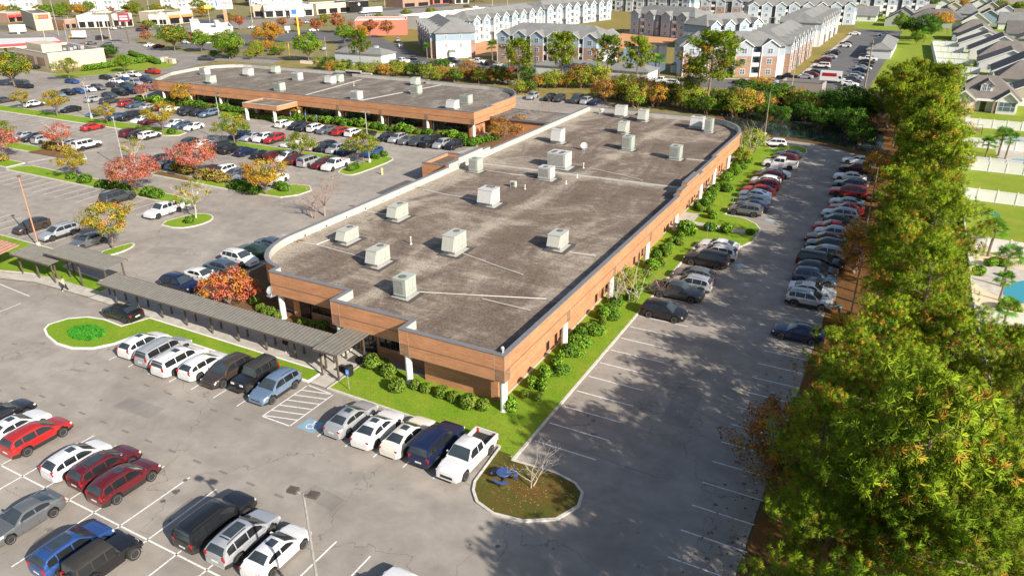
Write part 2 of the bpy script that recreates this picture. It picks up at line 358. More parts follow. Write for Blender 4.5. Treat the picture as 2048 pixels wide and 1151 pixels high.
# back gardens and street of the houses to the east
sheet('lawn', [(33, -75), (62, -75), (62, 175), (31, 175), (31.4, 140), (32.4, 95), (33.4, 40), (35.4, 4)], 'lawn_yard', .0)
sheet('house_grounds', [(31, 175.5), (120, 175.5), (140, 700), (-60, 700), (-30, 425), (-6, 375), (31, 374)], 'lawn_yard', -.012)
sheet('house_street', pxp((1800, 30), (2048, 44), (2048, 50), (1990, 50), (1890, 44), (1790, 42), (1780, 36)), 'asphalt_road', .006)
sheet('sandy_patio', [(33.6, 36.6), (44, 36.6), (44, 57.3), (33.4, 57.3)], 'sand', .01)
sheet('concrete_patio', pxp((1932, 515), (2048, 540), (2048, 600), (1990, 590), (1935, 560)), 'concrete', .016)
sheet('concrete_patio', pxp((1985, 276), (2048, 280), (2048, 335), (2000, 330), (1990, 300)), 'concrete', .016)
sheet('driveway', [(31.6, 138.2), (35.6, 138.2), (35.8, 153.5), (31.4, 153.5)], 'concrete', .016)
# highway with its frontage, the side street to the left lot
sheet('highway', pxp((-60, 70), (0, 64), (200, 61), (330, 55), (480, 42), (640, 33), (800, 19), (1000, 7), (1250, -6), (1250, 4), (1000, 16), (800, 30), (640, 44), (480, 58), (330, 70), (250, 80), (180, 88), (0, 82), (-60, 88)), 'asphalt_road', .0)
sheet('side_street', pxp((170, 87), (260, 79), (300, 94), (360, 103), (440, 112), (560, 122), (545, 128), (430, 122), (395, 130), (345, 146), (260, 152), (150, 165), (60, 188), (0, 200), (-60, 205), (-60, 182), (0, 178), (110, 158), (230, 148), (300, 142), (352, 130), (360, 122), (300, 116), (225, 106)), 'asphalt_road', .008)
sheet('lawn', pxp((100, 150), (220, 136), (228, 112), (280, 114), (352, 124), (340, 136), (230, 146), (130, 156)), 'lawn_yard', .012)
sheet('shop_parking', pxp((-60, 104), (60, 100), (60, 140), (130, 150), (60, 172), (-60, 178)), 'asphalt', .004)
sheet('shop_parking', pxp((370, 82), (480, 70), (620, 60), (700, 66), (730, 78), (720, 84), (620, 78), (560, 84), (450, 104), (380, 98), (350, 90)), 'asphalt_apartment', .004)
sheet('shop_parking', pxp((-60, 48), (120, 56), (300, 48), (480, 34), (700, 22), (900, 6), (900, 12), (640, 30), (480, 40), (330, 52), (200, 58), (-60, 60)), 'asphalt_apartment', .004)
for q, w in (([(0, 73), (180, 73), (330, 63), (480, 50), (640, 39), (800, 25), (1000, 12), (1240, 0)], 1.2),):
    m = MB(); m.strip(pxp(*q), w, .012); struct('median', m, MAT['lawn_dry'])

# ------------------------------------------------------------------ painted markings
def stripes(segs, w=.11, z=.004):
    m = MB()
    for a, b in segs: m.strip([a, b], w, z)
    m.build('stall_lines', MAT['line_paint'], parking_lot)
front = [-36.4+2.74*i for i in range(7)]
stripes([((x, -4.05), (x, -9.3)) for x in front] + [((x, -4.1), (x, -9.4)) for x in (-11.15, -8.4, -5.7, -3.05, -.4)])
hs = []
for i in range(7):
    y = -9.2+i*.86; hs.append(((-16.95, y), (-14.1, min(-4.2, y+.75))))
stripes(hs+[((-17.0, -9.35), (-17.0, -4.2)), ((-14.05, -9.35), (-14.05, -4.2)), ((-17.0, -9.35), (-14.05, -9.35))])
stripes([((x, -17.4), (x, -28.4)) for x in [-40.2+2.7*i for i in range(20)]]+[((-42, -22.95), (13.5, -22.95))], .12)
stripes([((-73.5+2.75*i-25, 11.2), (-73.5+2.75*i-25, 6.0)) for i in range(13)]+[((-112+2.75*i, 19.3), (-112+2.75*i, 25.0)) for i in range(17)])
stripes([((-112+2.75*i, 13.3), (-112+2.75*i, 19.0)) for i in range(0)]+[((-43-3.2, 3.4+2.8*i), (-40.8, 3.4+2.8*i)) for i in range(8)])
for y0, y1, x0, x1 in ((37, 42.3, -94, -62), (48.9, 54.6, -100, -61), (59.2, 64.4, -97, -60), (70.3, 76.0, -98, -48), (70.3, 76.0, -150, -116), (60.6, 65.8, -184, -108), (49.6, 55.3, -185, -109), (38.5, 43.8, -140, -112)):
    stripes([((x0+2.75*i, y0), (x0+2.75*i, y1)) for i in range(int((x1-x0)/2.75)+1)])
stripes([((3.95, y), (9.0, y)) for y in [-2.05+2.655*i for i in range(18)]]+[((4.2, y), (9.1, y)) for y in [60.3+2.655*i for i in range(13)]])
stripes([((16.6, y), (21.4, y)) for y in [-59.3+2.655*i for i in range(60)]])
stripes([(at2(-5, 566), at2(59, 592)), (at2(-5, 625), at2(42, 606))])
stripes([((-66+2.7*i, 124), (-66+2.7*i, 129)) for i in range(9)])
# stop bar across the aisle in the left lot
m = MB(); m.strip([at2(55, 325), at2(160, 306)], 1.0, .005); m.build('stop_bar', plain('worn_paint', (.46, .45, .43), .8, 0, .25, 2), parking_lot)
# old tar marks in front of the stalls
m = MB()
for i in range(8): m.strip([(-38.0+2.74*i, -10.6), (-37.2+2.74*i, -10.6)], .22, .003)
for i in range(12): m.strip([(-38.9+2.7*i, -15.9), (-38.1+2.7*i, -15.9)], .2, .003)
m.build('tar_marks', MAT['faded_mark'], parking_lot)
# tar sealed cracks in the front lot
m = MB()
for pts in (((905, 950), (960, 980), (1000, 1000), (1015, 1010)), ((880, 950), (920, 925), (935, 905)), ((1030, 1000), (1055, 975), (1075, 962)), ((1330, 790), (1420, 835), (1455, 850)), ((1080, 870), (1180, 905), (1240, 930), (1320, 955))):
    m.strip([at2(x+rnd.uniform(-2, 2), y+rnd.uniform(-2, 2)) for x, y in pts], .07, .0035)
m.build('crack_sealing', MAT['faded_mark'], parking_lot)

# oil drips in the stalls, filled patches
m = MB()
def blot(x, y, r): m.poly([(x+r*rnd.uniform(.6, 1.1)*math.cos(k*.7), y+r*rnd.uniform(.6, 1.1)*math.sin(k*.7)) for k in range(9)], .0022+.00002*len(m.f))
for x, y, r in [(*at2(352, 982), .34), (*at2(326, 1001), .22), (*at2(340, 1040), .14)]: blot(x, y, r)
for i in range(46): blot(rnd.choice((6.2, 18.6))+rnd.gauss(0, .7), -58+2.655*rnd.randint(16, 34)-.4+rnd.gauss(0, .25), rnd.uniform(.06, .22))
for i in range(60): blot(-38.8+2.7*rnd.randint(0, 17)+1.35+rnd.gauss(0, .2), rnd.choice((-18.6, -20.5, -25.2, -27))+rnd.gauss(0, .5), rnd.uniform(.05, .2))
for i in range(40): blot(-98+2.75*rnd.randint(0, 9)+1.3, rnd.choice((8.0, 22.3))+rnd.gauss(0, .8), rnd.uniform(.08, .25))
tag(m.build('oil_stain', plain('oil', (.115, .105, .095), .6, 0, .3, 4), parking_lot), kind='stuff')
for i, (x, y, a, w, h) in enumerate(((-27, -13.2, .05, 4.2, 1.6), (12.6, 8, .02, 2.2, 6.5), (-55, 12, .3, 5, 2.4), (-6, -14.6, -.1, 3.0, 1.3), (12, 66, 0, 2.6, 5), (-52, 33, .2, 6, 2.2))):
    m = MB(); c_, s_ = math.cos(a), math.sin(a); m.poly([(x+(u*w*c_-v*h*s_)/2, y+(u*w*s_+v*h*c_)/2) for u, v in ((-1, -1), (1, -1), (1, 1), (-1, 1))], .0012); m.build('filled_patch', MAT['asphalt_patch'], parking_lot)
def wheelchair(mb, cx, cy, s, rz, z=None, mat=0):
    """the access symbol, s metres tall, flat (z given) in the x y plane"""
    ca, sa = math.cos(rz), math.sin(rz)
    def w(p): return (cx+(p[0]*ca-p[1]*sa)*s, cy+(p[0]*sa+p[1]*ca)*s)
    def st(pts, wd): mb.strip([w(p) for p in pts], wd*s, z, mat)
    mb.poly([w((-.02+.075*math.cos(t), .42+.075*math.sin(t))) for t in [i*.628 for i in range(10)]], z, mat)
    st([(-.02, .34), (.0, .06), (.2, .06), (.29, -.2), (.38, -.17)], .075); st([(-.01, .2), (.19, .2)], .06)
    st([(-.1+.0, .13)]+[(.0-.0+.25*math.cos(t)-.0, -.09+.25*math.sin(t)) for t in [rad(130+i*20) for i in range(11)]], .065)
for (x, y, rz, s) in ((-12.6, -8.5, 0, 1.0), (9.9, 40.0, 1.57, .75), (10.0, 58.2, 1.57, .75)):
    m = MB(); m.poly([(x-.85*s, y-.72*s), (x+.85*s, y-.72*s), (x+.85*s, y+.72*s), (x-.85*s, y+.72*s)], .004); p = m.build('access_marking', MAT['blue_paint'], parking_lot)
    m = MB(); wheelchair(m, x, y, 1.25*s, rz, .008); m.build('access_symbol', MAT['line_paint'], p)
# ------------------------------------------------------------------ office materials
def brickmat(name, c1, c2, mortar, scale=1.0):
    t = NT(name); sx = t.n.new('ShaderNodeSeparateXYZ'); t.l.new(t.coord(), sx.inputs[0])
    cb = t.n.new('ShaderNodeCombineXYZ'); t.l.new(t.math('ADD', sx.outputs[0], sx.outputs[1]), cb.inputs[0]); t.l.new(sx.outputs[2], cb.inputs[1])
    b = t.n.new('ShaderNodeTexBrick'); b.inputs['Scale'].default_value = scale; b.inputs['Brick Width'].default_value = .30; b.inputs['Row Height'].default_value = .1
    b.inputs['Mortar Size'].default_value = .007; b.inputs['Color1'].default_value = (*c1, 1); b.inputs['Color2'].default_value = (*c2, 1); b.inputs['Mortar'].default_value = (*mortar, 1); b.inputs['Bias'].default_value = -.2
    t.l.new(cb.outputs[0], b.inputs['Vector'])
    st = t.noise(1.0, 5, .65, .2, t.map((.5, .5, 3.0))); col = t.mix(.8, b.outputs['Color'], t.ramp(st, [(.3, .68), (.6, 1.0)]), 'MULTIPLY')
    sm = t.noise(.25, 3, .5); col = t.mix(.5, col, t.ramp(sm, [(.35, .8), (.6, 1.0)]), 'MULTIPLY')
    t.bump(b.outputs['Fac'], .006, -.4); MAT[name] = t.out(col, .9, spec=.2); return MAT[name]
brickmat('brick', (.58, .275, .135), (.50, .215, .10), (.50, .33, .21)); brickmat('brick_dark', (.30, .16, .09), (.22, .12, .07), (.44, .34, .24), .6)
plain('soldier_course', (.24, .13, .085), .9, 0, .25, 6)
def roofmat(name, dk, md, lt, s=1.0):
    t = NT(name); a = t.noise(.16*s, 7, .68, 1.4, t.map((1, .45, 1))); b = t.noise(.7*s, 6, .7, 1.0, t.map((.5, 1.6, 1), (0, 0, .35))); f = t.noise(5.5, 4, .78); g = t.noise(19, 3, .8)
    k = t.math('ADD', t.math('MULTIPLY', a, .62), t.math('MULTIPLY', b, .38))
    if s == 1.0 and name == 'roof_gravel':
        sx = t.n.new('ShaderNodeSeparateXYZ'); t.l.new(t.coord(), sx.inputs[0])
        def near_(sock, c, w, amt):      # ballast worn off in a band about the line sock = c
            return t.math('MULTIPLY', t.math('MAXIMUM', t.math('SUBTRACT', 1.0, t.math('DIVIDE', t.math('ABSOLUTE', t.math('SUBTRACT', sock, c)), w)), 0.0), amt)
        k = t.math('ADD', k, near_(sx.outputs[0], -34.0, 6.0, .17)); k = t.math('ADD', k, near_(sx.outputs[1], 51.5, 2.2, .10)); k = t.math('ADD', k, near_(t.math('SUBTRACT', sx.outputs[0], t.math('MULTIPLY', sx.outputs[1], .03)), -17.5, 1.6, .11))
        for c_ in (14, 30, 68, 82): k = t.math('ADD', k, near_(sx.outputs[1], float(c_), 1.5, .07))
    col = t.ramp(k, [(.36, dk), (.50, md), (.66, lt)])
    col = t.mix(.95, col, t.ramp(f, [(.32, .42), (.62, 1.0)]), 'MULTIPLY'); col = t.mix(.9, col, t.ramp(g, [(.34, .5), (.62, 1.0)]), 'MULTIPLY')
    t.bump(g, .02, .6); MAT[name] = t.out(col, .95, spec=.15); return MAT[name]
roofmat('roof_gravel', (.19, .145, .115), (.285, .225, .18), (.60, .52, .42)); roofmat('roof_gravel_far', (.21, .18, .15), (.295, .25, .21), (.56, .51, .44))
two('roof_wash', (.60, .56, .49), (.40, .35, .29), 1.2, .35, .7, .95, .25, 14)
two('membrane', (.40, .385, .35), (.52, .50, .46), .9, .3, .65, .7, .06, 12)
plain('coping', (.20, .20, .21), .5, .1, .12); plain('column_white', (.80, .79, .77), .6, 0, .05); plain('soffit', (.42, .34, .28), .8)
plain('joint', (.50, .38, .28), .9); plain('stucco_link', (.52, .25, .125), .9)
def glassmat(name, c, rough=.05):
    t = NT(name); n = t.noise(.6, 2, .5); MAT[name] = t.out(t.ramp(n, [(.35, tuple(v*.6 for v in c)), (.65, c)]), rough, 0, .7); return MAT[name]
glassmat('glass_dark', (.022, .022, .026)); plain('mullion', (.05, .045, .04), .5)
two('bitumen', (.05, .045, .042), (.10, .09, .08), 3, .35, .65, .9, .2, 20)
two('metal_roof', (.155, .145, .125), (.21, .20, .175), 1.5, .3, .7, .5, .05, 9); two('metal_roof_brown', (.36, .19, .13), (.44, .25, .17), 2, .3, .7, .6, .08, 9)
plain('bronze', (.12, .095, .075), .55, .2); plain('hvac', (.46, .47, .42), .55, .1, .07, 2); plain('hvac_white', (.55, .55, .53), .5, .1, .05, 2); plain('hvac_pale', (.42, .47, .41), .55, .1, .06, 2)
plain('grille', (.16, .16, .155), .6, .2); plain('louvre', (.36, .36, .34), .5, .4); plain('galv', (.50, .51, .51), .4, .6, .1); plain('white_pvc', (.62, .61, .58), .6, 0, .05)

def arc(cx, cy, rx, ry, a0, a1, n): return [(cx+rx*math.cos(rad(a0+(a1-a0)*i/n)), cy+ry*math.sin(rad(a0+(a1-a0)*i/n))) for i in range(n+1)]

def office(name, label, outline, cols, bays, panels, roofm, raised=(), zr=4.6, zt=5.4, zs=3.0, rec=1.4):
    """low brick office: deep fascia band carried on round columns, walls set back below it"""
    o = thing(name, label, 'office building'); out = ccw(outline); inn = inset(out, .34)
    m = MB(); m.ring(out, inn, zs, zt); m.build('fascia', MAT['brick'], o)
    m = MB(); m.ring(inset(out, -.004), inset(out, .05), zs+.98, zs+1.10); m.build('soldier_course', MAT['soldier_course'], o)
    m = MB(); m.ring(inset(out, -.05), inset(out, .40), zt, zt+.08); m.build('coping', MAT['coping'], o)
    m = MB(); m.ring(inset(out, .342), inset(out, .37), zr, zt-.01); m.build('parapet_lining', MAT['membrane'], o)
    m = MB(); m.poly(inset(out, .37), zr); m.build('roof', roofm, o)
    m = MB(); m.ring(inset(out, .02), inset(out, rec), zs-.04, zs+.02); m.build('soffit', MAT['soffit'], o)
    m = MB(); m.prism(inset(out, rec), 0, zs); m.build('wall', MAT['brick'], o)
    for (x, y, w, ax) in panels:          # movement joints beside the panels
        for s in (-1, 1):
            m = MB(); c = (x if ax == 'x' else y)+s*(w/2+.01)
            if ax == 'x': m.box(c-.012, c+.012, y-.008, y+.02, zs+.01, zt-.01)
            else: m.box(x-.02, x+.008, c-.012, c+.012, zs+.01, zt-.01)
            m.build('movement_joint', MAT['joint'], o)
    cme = None
    for x, y in cols:
        if cme is None:
            k = MB(); k.lathe([(.34, 0), (.34, .12), (.3, .14), (.3, zs-.04)], n=18); cme = k.mesh('column', MAT['column_white'], 40)
        link('column', cme, o, (x, y, 0))
    for (x, y, w, ax) in panels:          # squares of darker brick over the columns
        m = MB(); h = .96
        if ax == 'x': m.box(x-w/2, x+w/2, y-.006, y+.05, zs+.01, zs+h)
        else: m.box(x-.05, x+.006, y-w/2, y+w/2, zs+.01, zs+h)
        m.build('brick_panel', MAT['brick_dark'], o)
    for (p, ax, a, b, z0, z1, nm) in bays:  # window bands: p is the wall plane, a..b the span along the wall
        m = MB(); s = -1 if ax == 'x' else 1
        if ax == 'x': m.box(a, b, p-.03, p+.02, z0, z1)
        elif ax == 'w': m.box(p-.03, p+.02, a, b, z0, z1)
        else: m.box(p-.02, p+.03, a, b, z0, z1)
        w = m.build('window', MAT['glass_dark'], o); m = MB()
        for i in range(nm+1):
            c = a+(b-a)*i/nm
            if ax == 'x': m.box(c-.03, c+.03, p-.06, p-.031, z0, z1)
            elif ax == 'w': m.box(p-.06, p-.031, c-.03, c+.03, z0, z1)
            else: m.box(p+.031, p+.06, c-.03, c+.03, z0, z1)
        m.build('mullion', MAT['mullion'], w)
    for (x0, x1, y0, y1, h) in raised:
        m = MB(); m.box(x0, x1, y0, y1, zt+.082, zt+h); r = m.build('raised_parapet', [MAT['brick']], o)
        m = MB(); m.box(x0-.04, x1+.04, y0-.04, y1+.04, zt+h, zt+h+.07); m.build('coping', MAT['coping'], r)
        m = MB()
        if x0 > -20: m.box(x0-.03, x0-.004, y0, y1, zt-.3, zt+h-.01)
        else: m.box(x1+.004, x1+.03, y0, y1, zt-.3, zt+h-.01)
        m.build('parapet_lining', MAT['membrane'], r)
    return o

near_outline = [(.35, -.15), (.35, 46.6), (-.05, 46.6), (-.05, 58), (-.45, 58), (-.45, 68.5), (-.8, 68.5), (-.8, 84.5)] + arc(-9.6, 84.5, 8.8, 11.6, 12, 88, 9) + [(-12, 96.2), (-22, 96.2), (-22, 96.9), (-33.6, 96.9), (-34.0, 30), (-34.2, 13)] + arc(-28.3, 13, 5.95, 7.9, 188, 264, 8) + [(-28.6, 5.0), (-28.5, 3.9), (-18.6, 3.9), (-18.6, 1.5), (-9.75, 1.5), (-9.75, -.15)]
ecols = [(0, .3), (0, 12.0), (0, 23.7), (-.02, 35.4), (-.4, 48.2), (-.7, 61.2), (-1.1, 70.6), (-1.15, 80.2)]
bays = []
for i in range(7):
    y0, y1 = ecols[i][1], ecols[i+1][1]; p = (-1.05, -1.05, -1.05, -1.05, -1.45, -1.85, -2.2)[i]
    bays += [(p, 'e', y0+1.2, y0+1.7, .3, 2.96, 1), (p, 'e', y0+2.6, y1-2.4, 1.25, 2.96, 5), (p, 'e', y1-1.7, y1-1.2, .3, 2.96, 1)]
bays += [(1.35+1.4+.15, 'x', -14.4, -11.4, 1.1, 2.96, 5), (1.35+1.4+.15, 'x', -18.1, -16.9, .2, 2.96, 2), (2.9, 'x', -16.6, -14.8, .05, 2.7, 2), (5.3, 'x', -26.3, -24.9, .3, 2.96, 2), (5.3, 'x', -24.9, -20.2, 1.2, 2.96, 5)]
panels = [(-.1, -.15, .9, 'x'), (-9.3, -.15, .9, 'x'), (-18.1, 1.5, .9, 'x')]+[(.35, y, .9, 'y') for y in (.35, 12.0, 23.7, 35.4)]
near = office('office_building', 'long low brick office with flat gravel roof and white columns', near_outline, ecols+[(-9.3, .3), (-20.6, 4.5), (-28.0, 4.5), (-18.2, 2.0)], bays, panels, MAT['roof_gravel'],
              raised=[(-.3, .33, 47.2, 57.6, .42), (-.38, .31, 49.6, 55.4, .8), (-34.05, -33.45, 44.5, 56.5, .5), (-34.03, -33.36, 47.0, 54.0, .9)])
# light wash where the ballast has worn off: along the ridge, round the edges and the units
def wash(pts, parent, z, mat='roof_wash'):
    m = MB(); m.poly(smoothpoly(pts, 2), z); m.build('worn_patch', MAT[mat], parent)
# raised seam across the roof and conduits
def seam(parent, a, b, w=.22, h=.06, z=4.6, mat='membrane'):
    m = MB(); d = Vector(b)-Vector(a); m.obox(((a[0]+b[0])/2, (a[1]+b[1])/2, z), d.length, w, h, math.atan2(d.y, d.x)); m.build('roof_seam', MAT[mat], parent)
seam(near, (-33.4, 51.3), (-.9, 52.4), .5, .09)
seam(near, (-33.2, 51.62), (-.9, 52.72), .12, .1, 4.6, 'bitumen')
def conduit(label, pts, r=.045, z=4.68):
    m = MB()
    for a, b in zip(pts, pts[1:]): m.tube((*a, z), (*b, z), r, r, 6)
    tag(m.build('roof_conduit', MAT['white_pvc'], None, 60), label, 'pipe')
q = lambda x, y: at2(x, y, 4.68)
conduit('white conduit from the clump by the curved wall to two rooftop units', [q(597, 483), q(632, 489), q(700, 507), q(742, 520)])
conduit('short white conduit branching to the leftmost rooftop unit', [q(632, 489), q(672, 474)])
conduit('white conduit running from the debris pile to the second left rooftop unit', [q(708, 419), q(745, 424), q(780, 430)])
conduit('white conduit from the parapet to the tall white rooftop unit', [q(838, 377), q(900, 390), q(955, 400)])
conduit('thin white conduit in front of the boxy unit beside the roof seam', [q(970, 340), q(1020, 348), q(1068, 352)])
conduit('white conduit trailing from the centre rooftop unit towards the camera', [q(925, 506), q(985, 528), q(1046, 549)])
conduit('long white conduit crossing the roof near the front parapet', [q(832, 583), q(960, 590), q(1093, 597)])
conduit('loose white conduit lying below the long one near the front', [q(965, 597), q(1060, 620)])
conduit('white conduit from the right hand rooftop unit to the parapet shadow', [q(1140, 504), q(1192, 511)])
conduit('white conduit beyond the roof seam with one bent end', [q(1180, 336), q(1245, 350), q(1284, 360)])
conduit('white conduit from the far right unit to the curved parapet', [q(1372, 318), q(1430, 323)])
# scuppers along the west parapet
m = MB()
for i in range(22): m.box(-33.64, -33.58, 14.5+3.6*i, 14.62+3.6*i, 4.75, 4.92)
m.build('scupper', MAT['bitumen'], near)

# far office: long front with columns, porch, curved ends
far_outline = [(-51.2, 81.0), (-51.2, 89.0), (-52.2, 89.0), (-52.2, 97)] + arc(-62, 97, 9.8, 12.2, 6, 84, 7) + [(-64, 109.6), (-82, 110.3), (-82, 111.4), (-106, 111.6), (-106, 112.4), (-143, 112.4)] + arc(-143, 100, 11, 12.4, 92, 176, 6) + [(-152.5, 92), (-146, 81.4), (-143.4, 81.0), (-114, 81.0)]
fcols = [(-51.6, 81.5), (-62.6, 81.5), (-74.2, 81.5), (-85.8, 81.5), (-97.6, 81.5), (-111, 81.5), (-122.4, 81.5), (-132.6, 81.5), (-142.6, 81.5), (-51.7, 95.0)]
fb = []
for i in range(8):
    x1, x0 = fcols[i][0], fcols[i+1][0]
    fb += [(82.4, 'x', x0+.5, x0+1.6, .2, 2.96, 1), (82.4, 'x', x0+1.75, x1-1.9, 1.0, 2.96, 8)]
far = office('office_building', 'far brick office with grey flat roof and covered entrance porch', far_outline, fcols, fb, [(x, 81.0, .9, 'x') for x, y in fcols[:4]]+[(-122.4, 81.0, .9, 'x'), (-132.6, 81.0, .9, 'x')], MAT['roof_gravel_far'])
m = MB()
for x, y in fcols[:9]: m.box(x+.25-2.2+.4, x+.25-.2, 80.98+.6, 81.6, 0, 2.96)
seam(far, (-83, 82.2), (-78, 110), .5, .08); seam(far, (-98, 82.2), (-101, 108), .5, .08); seam(far, (-59, 82), (-62, 88), .3, .06)
for x0, x1, h in ((-112, -100, .45), (-108.5, -103.5, .85)):
    m = MB(); m.box(x0, x1, 111.2, 111.6, 5.482, 5.4+h); m.build('raised_parapet', MAT['membrane'], far)
# porch of the far office
porch = thing('entrance_porch', 'flat roofed brick porch on white columns before the far office', 'porch')
m = MB(); P = [(-107.6, 74.6), (-97.2, 74.6), (-97.2, 80.9), (-107.6, 80.9)]; m.ring(ccw(P), inset(P, .3), 2.9, 3.85); m.build('fascia', MAT['brick'], porch)
m = MB(); m.poly(inset(P, .28), 3.6); m.build('roof', MAT['roof_gravel_far'], porch)
m = MB(); m.ring(inset(P, -.04), inset(P, .34), 3.85, 3.92); m.build('coping', MAT['membrane'], porch)
m = MB(); m.poly(inset(P, .02), 2.92); m.build('soffit', MAT['soffit'], porch)
for x, y in ((-107.1, 75.1), (-98.6, 75.1)):
    k = MB(); k.lathe([(.36, 0), (.36, 2.92)], n=16); k.build('column', MAT['column_white'], porch, 40, (x, y, 0))
# low link between the two offices and the plant enclosure on the west wall
ln = thing('link_building', 'low flat roofed brick link between the two offices', 'building')
m = MB(); m.box(-51.15, -34.2, 87.5, 96.2, 0, 3.3); m.build('wall', MAT['brick'], ln)
m = MB(); m.box(-51.1, -34.25, 87.4, 96.3, 3.302, 3.42); m.build('roof', MAT['roof_gravel_far'], ln)
m = MB(); m.box(-51.1, -34.25, 96.31, 96.55, 3.2, 3.62); m.box(-51.1, -34.25, 87.15, 87.39, 3.2, 3.6); m.build('coping', MAT['coping'], ln)
pe = thing('plant_enclosure', 'small flat roofed brick annex against the west wall', 'building')
P = [(-43.6, 52.0), (-34.6, 52.0), (-34.6, 59.5), (-43.6, 59.5)]
m = MB(); m.prism(inset(P, .3), 0, 2.7); m.build('wall', MAT['brick'], pe)
m = MB(); m.ring(ccw(P), inset(P, .3), 0, 3.2); m.build('parapet', MAT['brick'], pe)
m = MB(); m.ring(inset(P, -.05), inset(P, .36), 3.2, 3.28); m.build('coping', MAT['coping'], pe)
m = MB(); m.poly(inset(P, .31), 2.72); m.build('roof', MAT['roof_gravel'], pe)
dk = MB(); dk.box(-46.5, -43.9, 43.5, 51.5, .02, .05); struct('loading_slab', dk, plain('slab_dark', (.10, .10, .105), .8))

# ------------------------------------------------------------------ covered walk
def canopy(label, x0, x1, y0, y1, z0, z1, posts, mat='metal_roof', step=.42, brace=False, along='y', ph=None):
    o = thing('walkway_canopy', label, 'canopy'); m = MB()
    m.add([(x0,y0,z0),(x1,y0,z0),(x1,y1,z1),(x0,y1,z1),(x0,y0,z0-.05),(x1,y0,z0-.05),(x1,y1,z1-.05),(x0,y1,z1-.05)], [(0,1,2,3),(7,6,5,4),(0,4,5,1),(1,5,6,2),(2,6,7,3),(3,7,4,0)]); m.build('roof_sheet', MAT[mat], o)
    m = MB(); n = int((x1-x0)/step)
    for i in range(n+1):
        x = x0+.03+(x1-x0-.06)*i/n
        m.add([(x-.025,y0,z0),(x+.025,y0,z0),(x+.025,y1,z1),(x-.025,y1,z1),(x-.012,y0,z0+.05),(x+.012,y0,z0+.05),(x+.012,y1,z1+.05),(x-.012,y1,z1+.05)], [(4,5,6,7),(0,4,7,3),(1,2,6,5),(0,1,5,4),(2,3,7,6)])
    tag(m.build('roof_rib', MAT[mat], o), kind='stuff')
    m = MB(); m.box(x0, x1, y0-.06, y0-.002, z0-.16, z0+.01); m.box(x0, x1, y1+.002, y1+.06, z1-.16, z1+.01); m.build('gutter', MAT['bronze'], o)
    for (x, y) in posts:
        zt = z0+(z1-z0)*(y-y0)/(y1-y0)-.05; m = MB(); m.box(x-.07, x+.07, y-.07, y+.07, 0.1, zt); m.box(x-.05, x+.05, min(y, (y0+y1)/2), max(y, (y0+y1)/2)+.01, zt-.16, zt-.03); m.build('post', MAT['bronze'], o)
    if brace:
        m = MB()
        for (a, b) in brace: m.tube(a, b, .03, .03, 6)
        m.build('brace', MAT['bronze'], o)
    return o
px = [-46.3+3.62*i for i in range(9)]
canopy('long ribbed metal canopy over the walk to the entrance', -47.6, -17.25, -2.1, .25, 2.62, 2.85, [(x, -1.25) for x in px]+[(x, -.15) for x in px])
canopy('short ribbed metal canopy crossing the walk at the entrance door', -17.1, -14.35, -2.85, 1.95, 2.98, 3.05, [(-16.85, -2.3), (-15.0, -2.3), (-16.85, .9), (-15.0, 1.3)])
canopy('raised ribbed metal canopy bridging the drive', -59.4, -48.6, -.35, 2.45, 3.25, 3.45, [(-58.6, -.05), (-58.6, 2.0), (-53.9, -.05), (-49.2, -.05), (-49.2, 2.1)], brace=[((-49.2, -.05, .3), (-49.2, 2.1, 2.6)), ((-49.2, 2.1, .3), (-49.2, -.05, 2.6)), ((-49.2, -.05, 2.0), (-49.2, 2.1, 2.0))])
canopy('low ribbed metal canopy left of the raised one', -64.6, -57.2, -1.35, 1.35, 2.55, 2.8, [(-63.9, -.9), (-60.6, -.9), (-57.6, -.9), (-57.6, .9)])
canopy('brown ribbed metal canopy at the left edge', -84, -65.2, -3.2, .3, 2.5, 3.0, [(-66.2, -2.6), (-70, -2.6), (-74, -2.6), (-78, -2.6)], 'metal_roof_brown', .8)

